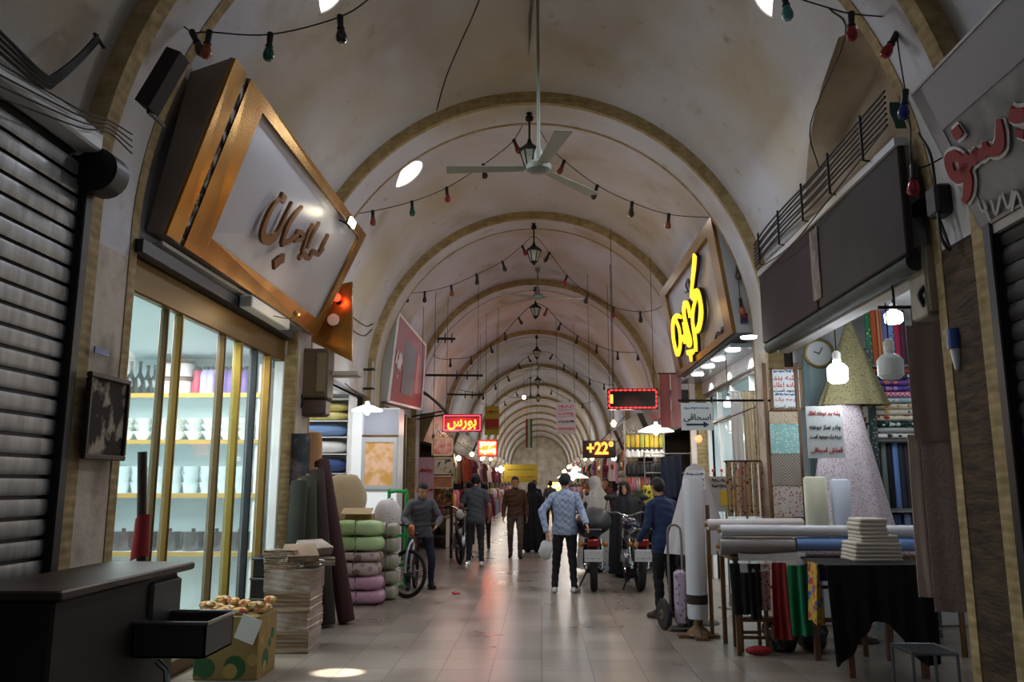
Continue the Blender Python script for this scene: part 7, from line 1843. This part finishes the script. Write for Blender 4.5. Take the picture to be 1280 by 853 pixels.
# ------------------------------------------------------------------ third bay, right: rows of small hung goods
rack = thing('goods_rack', 'steel rack of small hung goods below the wide shaded lamp on the right', 'rack', (2.2, 15.4, 0))
xa, xb = PY(782, 560, 15.4).x, PY(830, 560, 15.4).x
for x in (xa, xb):
    m = MB(); m.span((x-.02, 15.42, 0), (x+.02, 15.46, 2.75)); m.build('post', M_STEEL, rack)
rowz = [PY(800, q, 15.4).z for q in (543, 561, 578, 596)]
for z in rowz:
    m = MB(); m.cyl((xa, 15.44, z), (xb, 15.44, z), .012, n=6); m.build('rail', M_STEEL, rack)
ords = ['first', 'second', 'third', 'fourth', 'fifth', 'sixth', 'seventh', 'eighth', 'ninth', 'tenth', 'eleventh', 'twelfth']
rr = random.Random(11)
for r_, (nm, cat, cols_, h) in enumerate((('yellow packet', 'packet', ['#c9b23a', '#b8a02e', '#d0a63c', '#9fa33c'], .24), ('white hat', 'hat', ['#d9d9d6', '#c9c9c8'], .16), ('black hat', 'hat', ['#19191d', '#222228'], .24), ('coral sock pair', 'socks', ['#d9684a', '#c9829a', '#d9b8a8'], .25))):
    for k in range(8):
        x = xa + (xb-xa)*(k+.5)/8; mm = mat('hung_%s' % cols_[k % len(cols_)][1:], cols_[k % len(cols_)], .7)
        m = MB()
        if r_ == 0: m.box((0, 0, -h/2), ((xb-xa)/8*.86, .03, h), None, .012)
        elif r_ in (1, 2): m.lathe([(0, -h), (.05, -h), (.055, -h*.4), (.03, -.02), (0, 0)], (0, 0, 0), 12, sy=.6); m.ball((0, -.05, -h*.9), (.04, .045, .008), 10, 6)
        else: m.box((-.02, 0, -h/2), (.035, .02, h), None, .01); m.box((.022, 0, -h/2-.01), (.035, .02, h), None, .01)
        o = m.build(nm.replace(' ', '_'), mm, smooth=True, angle=50); o.location = (x, 15.42, rowz[r_]-.01)
        tag(o, '%s hung %s from the left on the goods rack under the shaded lamp' % (nm, ords[k]), cat, nm + 's on the goods rack')
m = MB()
hang('navy_cloth', 'navy cloth hanging right of the goods rack by the pale column', 'cloth', (PY(838, 580, 14.9).x-.18, 14.9, 2.05), (PY(838, 580, 14.9).x+.2, 14.9, 2.1), .75, mat('deep_navy_cloth', '#1d2437', .8), 3, .03, seed=60)
hang('black_garment', 'black garment hanging under the goods rack beside the women', 'garment', (2.0, 15.0, 1.75), (2.5, 15.0, 1.78), .7, mat('black_garment_cloth', '#121216', .85), 4, .03, seed=61)
t = thing('garment_rail', 'steel rail carrying dark garments under the goods rack', 'rail', (2.3, 15.0, 0))
for x in (1.9, 2.75):
    m = MB(); m.cyl((x, 15.02, 0), (x, 15.02, 2.15), .016, n=8); m.build('post', M_STEEL, t)
m = MB(); m.cyl((1.9, 15.02, 2.12), (2.75, 15.02, 2.12), .014, n=8); m.cyl((1.9, 15.02, 1.77), (2.75, 15.02, 1.77), .014, n=8); m.build('rails', M_STEEL, t)
for i, (dx, col, l) in enumerate(((0, '#8b4a48', 'faded red cloth strip hung from the column beyond the yellow lettered sign'), (.2, '#9a6a66', 'pinkish cloth strip hung beside the faded red one'))):
    hang('cloth_strip', l, 'cloth', (2.12+dx, 14.35, 3.5), (2.3+dx, 14.35, 3.5), .95, mat('strip_'+col[1:], col, .8), 1, .02, seed=63+i)
t = thing('strip_rail', 'short iron rail above the faded red cloth strips', 'rail', (2.4, 14.36, 3.5))
m = MB(); m.tube([(2.1, 14.36, 3.51), (2.75, 14.36, 3.51)], .014, 6); m.build('rod', M_DKMET, t)
# pale pile of folded cloths behind the women
zc = 0
for k in range(14):
    m = MB(); m.box((0, 0, .065), (.34 + .03*sin(k*2.3), .34, .125), None, .05); o = m.build('folded_cloth', mat('pile_cloth%d' % (k % 3), ['#b8a890', '#a3957f', '#c4b7a3'][k % 3], .9), smooth=True, angle=60)
    o.location = (1.72 + .02*sin(k*1.7), 16.4, zc); zc += .131
    tag(o, '%s pale folded cloth, counted up, in the tall pile left of the goods rack' % (ords + ['thirteenth', 'topmost'])[k], 'folded cloth', 'pale folded cloths in the tall pile')
# ------------------------------------------------------------------ shops of the distant bays
PAL = ['#8e2f3c', '#b5503a', '#c98a3a', '#c9b48a', '#6f7d8f', '#3a4a6d', '#7a3a6d', '#a7738a', '#4d6b4a', '#d4cfc4', '#5a4a3a', '#2a2a33', '#93415a', '#c3a5b0']
NAMES = ['crimson', 'brick red', 'amber', 'sand', 'slate', 'navy', 'purple', 'mauve', 'green', 'white', 'brown', 'black', 'rose', 'pale pink']
fas = ['#6d5a3a', '#4a3a34', '#7d7468', '#5d2a26', '#8f8a7c', '#3c4a50', '#85703c', '#5a5246', '#6a625a', '#7c4a3a']
bayn = {2: 'third', 3: 'fourth', 4: 'fifth', 5: 'sixth', 6: 'seventh', 7: 'eighth', 8: 'ninth', 9: 'tenth', 10: 'eleventh', 11: 'twelfth', 12: 'thirteenth'}
rr = random.Random(21)
protos = {}
def proto_garment(kind, mm):
    m = MB()
    if kind == 0:      # dress on a hanger
        m.grid(lambda u, v: (.0 + .035*sin(u*14)*(.3+v), (u-.5)*(.26 + .16*v), -.06 - .72*v), 14, 8, .02)
        m.tube([(0, -.16, -.06), (0, 0, 0), (0, .16, -.06)], .014, 5)
        for s in (-1, 1): m.tube([(0, s*.13, -.07), (0.01, s*.20, -.3)], [.05, .04], 7)
    elif kind == 1:    # scarf
        m.grid(lambda u, v: (.03*sin(u*9+v*3), (u-.5)*.2, -.85*v), 8, 8, .015)
    else:              # handbag
        m.box((0, 0, -.33), (.12, .26, .22), None, .04); m.tube(catmull([(0, -.1, -.24), (0, -.06, -.05), (0, 0, 0), (0, .06, -.05), (0, .1, -.24)], 4), .008, 5)
    return m
mesh_cache = {}
for i in range(2, 12):
    y0, y1 = ARCH_Y[i+1]+.45 if i == 2 else ARCH_Y[i+1]+.45, ARCH_Y[i+2]-.45
    for s, sn in ((-1, 'left'), (1, 'right')):
        bn = bayn[i+1] if i+1 in bayn else 'far'
        x = s*2.78 - .12
        if not (i == 2 and s == -1):
            col = fas[(i*2 + (s > 0)) % len(fas)]
            t = thing('fascia_board', '%s painted fascia board over the %s shop on the %s' % (['dull', 'dark', 'pale', 'worn', 'plain'][i % 5], bn, sn), 'sign board', (x, (y0+y1)/2, 2.7))
            m = MB(); m.prism([(x, y0, 2.62), (x - s*.28, y0, 3.3), (x + s*.19, y0, 3.3), (x + s*.19, y0, 2.62)], (0, y1-y0, 0)); m.build('board', mat('fascia_'+col[1:], col, .6, col2='#3d362f', nscale=1.2, lo=.3, hi=.9), t)
            nrm_ = Vector((-s*.68, 0, -.28)).normalized()
            m = MB(); scribble(m, Vector((x - s*.14, (y0+y1)/2, 2.96)) + nrm_*.004, (0, 1 if s < 0 else -1, 0), (-s*.28, 0, .68), (y1-y0)*.7, .3, i*7+s, stroke=.05); m.build('lettering', [M_PAPER, mat('gold_letter', '#b9953f', .5), M_REDINK][i % 3], t)
        # rail with hung goods
        if i > 2: rail = thing('goods_rail', 'iron rail of hung goods along the %s shop on the %s' % (bn, sn), 'rail', (s*2.35-.12, (y0+y1)/2, 2.45))
        if i > 2:
            m = MB(); m.tube([(s*2.35-.12, y0, 2.45), (s*2.35-.12, y1, 2.45)], .015, 6); m.build('bar', M_DKMET, rail)
            for yy in (y0+.1, y1-.1):
                m = MB(); m.tube([(s*2.35-.12, yy, 2.45), (s*2.6-.12, yy, 2.56), (s*2.84-.12, yy, 2.609)], .012, 5); m.build('hook_arm', M_DKMET, rail)
        n = 0 if (i == 2) else (9 if i < 6 else 7)
        used = {}
        for k in range(n):
            kind = rr.choice((0, 0, 1, 2)); ci = rr.randrange(len(PAL)); 
            key = (kind, ci)
            nm = ['dress', 'scarf', 'handbag'][kind]
            y = y0 + .15 + (y1-y0-.3)*(k+.5)/n
            if key not in mesh_cache:
                o = proto_garment(kind, None).build('hung_'+nm, mat('goods_'+PAL[ci][1:], PAL[ci], .75), smooth=True, angle=60); mesh_cache[key] = o
            else:
                o = mesh_cache[key].copy(); COL.objects.link(o)
            o.location = (s*2.35-.12, y, 2.44); o.rotation_euler = (0, 0, pi/2*rr.uniform(.3, .8)*s)
            tag(o, '%s %s hung %s along the rail of the %s shop on the %s' % (NAMES[ci], nm, ords[k], bn, sn), nm, 'goods hung along the %s %s shop' % (bn, sn))
        # counter with heaped goods
        if not (i == 2 and s == -1):
            t = thing('shop_counter', 'low counter with cloth front before the %s shop on the %s' % (bn, sn), 'counter', (s*2.5-.12, (y0+y1)/2, 0))
            c_ = PAL[(i*3+(s > 0)*5) % len(PAL)]
            m = MB(); m.span((s*2.2-.12, y0+.2, .72), (s*2.95-.12, y1-.2, .76)); m.build('top', M_WOOD, t)
            m = MB(); m.grid(lambda u, v: (s*(2.21 + .02*sin(30*u))-.12, y0+.22 + (y1-y0-.44)*u, .72 - .7*v), 40, 3, .006); m.build('front_cloth', mat('counter_'+c_[1:], c_, .85), t, smooth=True)
            for q in range(6 if i < 7 else 4):
                yq = y0 + .5 + (y1-y0-1)*q/(5 if i < 7 else 3); ci = rr.randrange(len(PAL)); hh = rr.uniform(.25, .7)
                m = MB(); m.box((0, 0, hh/2), (.5, .42, hh), None, .05)
                o = m.build('goods_stack', mat('stack_'+PAL[ci][1:], PAL[ci], .7, col2='#d8cbb4', kind='stripe', nscale=1.6, stretch=(0, 0, 6), lo=.55, hi=.7), smooth=True, angle=50); o.location = (s*2.55-.12, yq, .76)
                tag(o, '%s stack of goods, %s along the counter of the %s shop on the %s' % (NAMES[ci], ords[q], bn, sn), 'goods', 'goods stacked along the %s %s counter' % (bn, sn))
        # bright bulbs of the distant shops
        for q, f in enumerate((.3, .75)):
            if i == 2: continue
            c = Vector((s*(1.93 + .14*((q+i) % 2))-.12, y0 + (y1-y0)*f, 2.25 + .2*((i+q) % 3)))
            t = thing('shop_bulb', '%s glowing bulb of the %s shop on the %s' % (('nearer', 'farther')[q], bn, sn), 'lamp', c)
            m = MB(); m.ball(c, .07 if i < 6 else .1); m.build('bulb', emis('far_bulb_warm' if (i+q) % 3 else 'far_bulb_white', '#ffd9a0' if (i+q) % 3 else '#f2f6ff', 9), t, smooth=True)
            m = MB(); m.tube([c + Vector((0, 0, .06)), Vector((s*2.632-.12, c.y, 3.0))], .008, 5); m.build('cord', M_CABLE, t)
# glaring lamps far down the middle
pendant('wide white lamp glowing over the plaid shirted man further down', PY(716, 598, 21.5), .42, 0, Vector((2.3, 21.5, 3.4)), 10, 8, (1, .93, .8), emis('glowing_cream_shade', '#fff4e0', 1.6))
p = PY(655, 497, 36.5)
t = thing('hub_lamp', 'small glaring lamp beside the hub of the dark distant fan', 'lamp', p)
m = MB(); m.ball(p, .09); m.build('globe', emis('hub_lamp_glow', '#fff2dc', 8), t, smooth=True); m = MB(); m.tube([p, Vector((p.x, 36.5, vault_z(p.x, 36.5)+.03))], .008, 5); m.build('cord', M_CABLE, t)
# yellow lit stall at the far end
a, b = PY(684, 602, 50), PY(708, 626, 50)
t = thing('lit_stall', 'glaring yellow lit sweet stall far away right of the centre', 'stall', ((a.x+b.x)/2, 50, 0))
m = MB(); m.span((a.x, 50, 0), (b.x, 50.6, a.z)); m.build('cabinet', M_WOOD, t)
m = MB(); m.span((a.x+.05, 49.97, b.z+.1), (b.x-.05, 50, a.z-.05)); m.build('lit_front', emis('lit_stall_front', '#ffc869', 2.6), t)
for k in range(4):
    m = MB(); m.ball((a.x + (b.x-a.x)*(k+.5)/4, 49.9, a.z - .2 - .15*(k % 2)), .09); m.build('lamp_globe', emis('stall_globe', '#fff0d0', 8), t, smooth=True)

# ------------------------------------------------------------------ small fittings along the near walls
t = thing('conduit_pipe', 'pale vertical conduit pipe on the second left pillar above the white display case', 'pipe', PX(463, 500, -2.93))
m = MB(); a = PX(466, 452, -2.94); b = PX(462, 520, -2.94); m.tube([a, (a.x, a.y, b.z)], .03, 8); m.build('pipe', mat('pale_conduit', '#a39c90', .6), t, smooth=True)
for f in (.15, .5, .85):
    m = MB(); z = a.z + (b.z-a.z)*f; m.span((-3.10, a.y-.06, z-.015), (-2.90, a.y+.06, z+.015)); m.build('clamp', M_DKMET, t)
cable_run('loose_cable', 'black cables sagging from the red signal lamp to the second left pillar', [[PY(428, 385, 10.35), PY(445, 400, 11.5), PY(458, 408, 12.8), PX(466, 405, -2.80)], [PY(428, 388, 10.35), PY(440, 412, 11.5), PY(455, 420, 12.8), PX(465, 412, -2.80)]], .012)
c = PY(1190, 250, 5.5)
t = thing('junction_box', 'black junction box with hanging wires beside the red lettered sign', 'box', (2.86, 5.5, c.z))
m = MB(); m.span((2.74, 5.42, c.z-.12), (2.9, 5.58, c.z+.1), .02); m.build('case', M_BLACK, t)
m = MB(); m.tube(catmull([(2.76, 5.45, c.z-.1), (2.74, 5.4, c.z-.3), (2.8, 5.42, c.z-.38), (2.78, 5.5, c.z-.1)], 5), .012, 6); m.tube(catmull([(2.76, 5.45, c.z+.08), (2.72, 5.4, c.z+.3), (2.7, 5.5, c.z+.5)], 5), .01, 6); m.build('wires', M_CABLE, t, smooth=True)
c = PY(1200, 440, 5.55)
t = thing('spray_bottle', 'blue and white bottle hanging upside down on the dark brick pillar at the right', 'bottle', (2.84, 5.55, c.z-.12))
m = MB(); m.lathe([(0, -.13), (.018, -.12), (.035, .02), (0, .02)], (2.84, 5.55, c.z), 12); m.build('nozzle', mat('white_plastic', '#c9ccd0', .4), t, smooth=True)
m = MB(); m.lathe([(0, .02), (.045, .02), (.05, .05), (.045, .16), (0, .17)], (2.84, 5.55, c.z), 12); m.build('body', mat('blue_plastic', '#2a4a8c', .4), t, smooth=True)
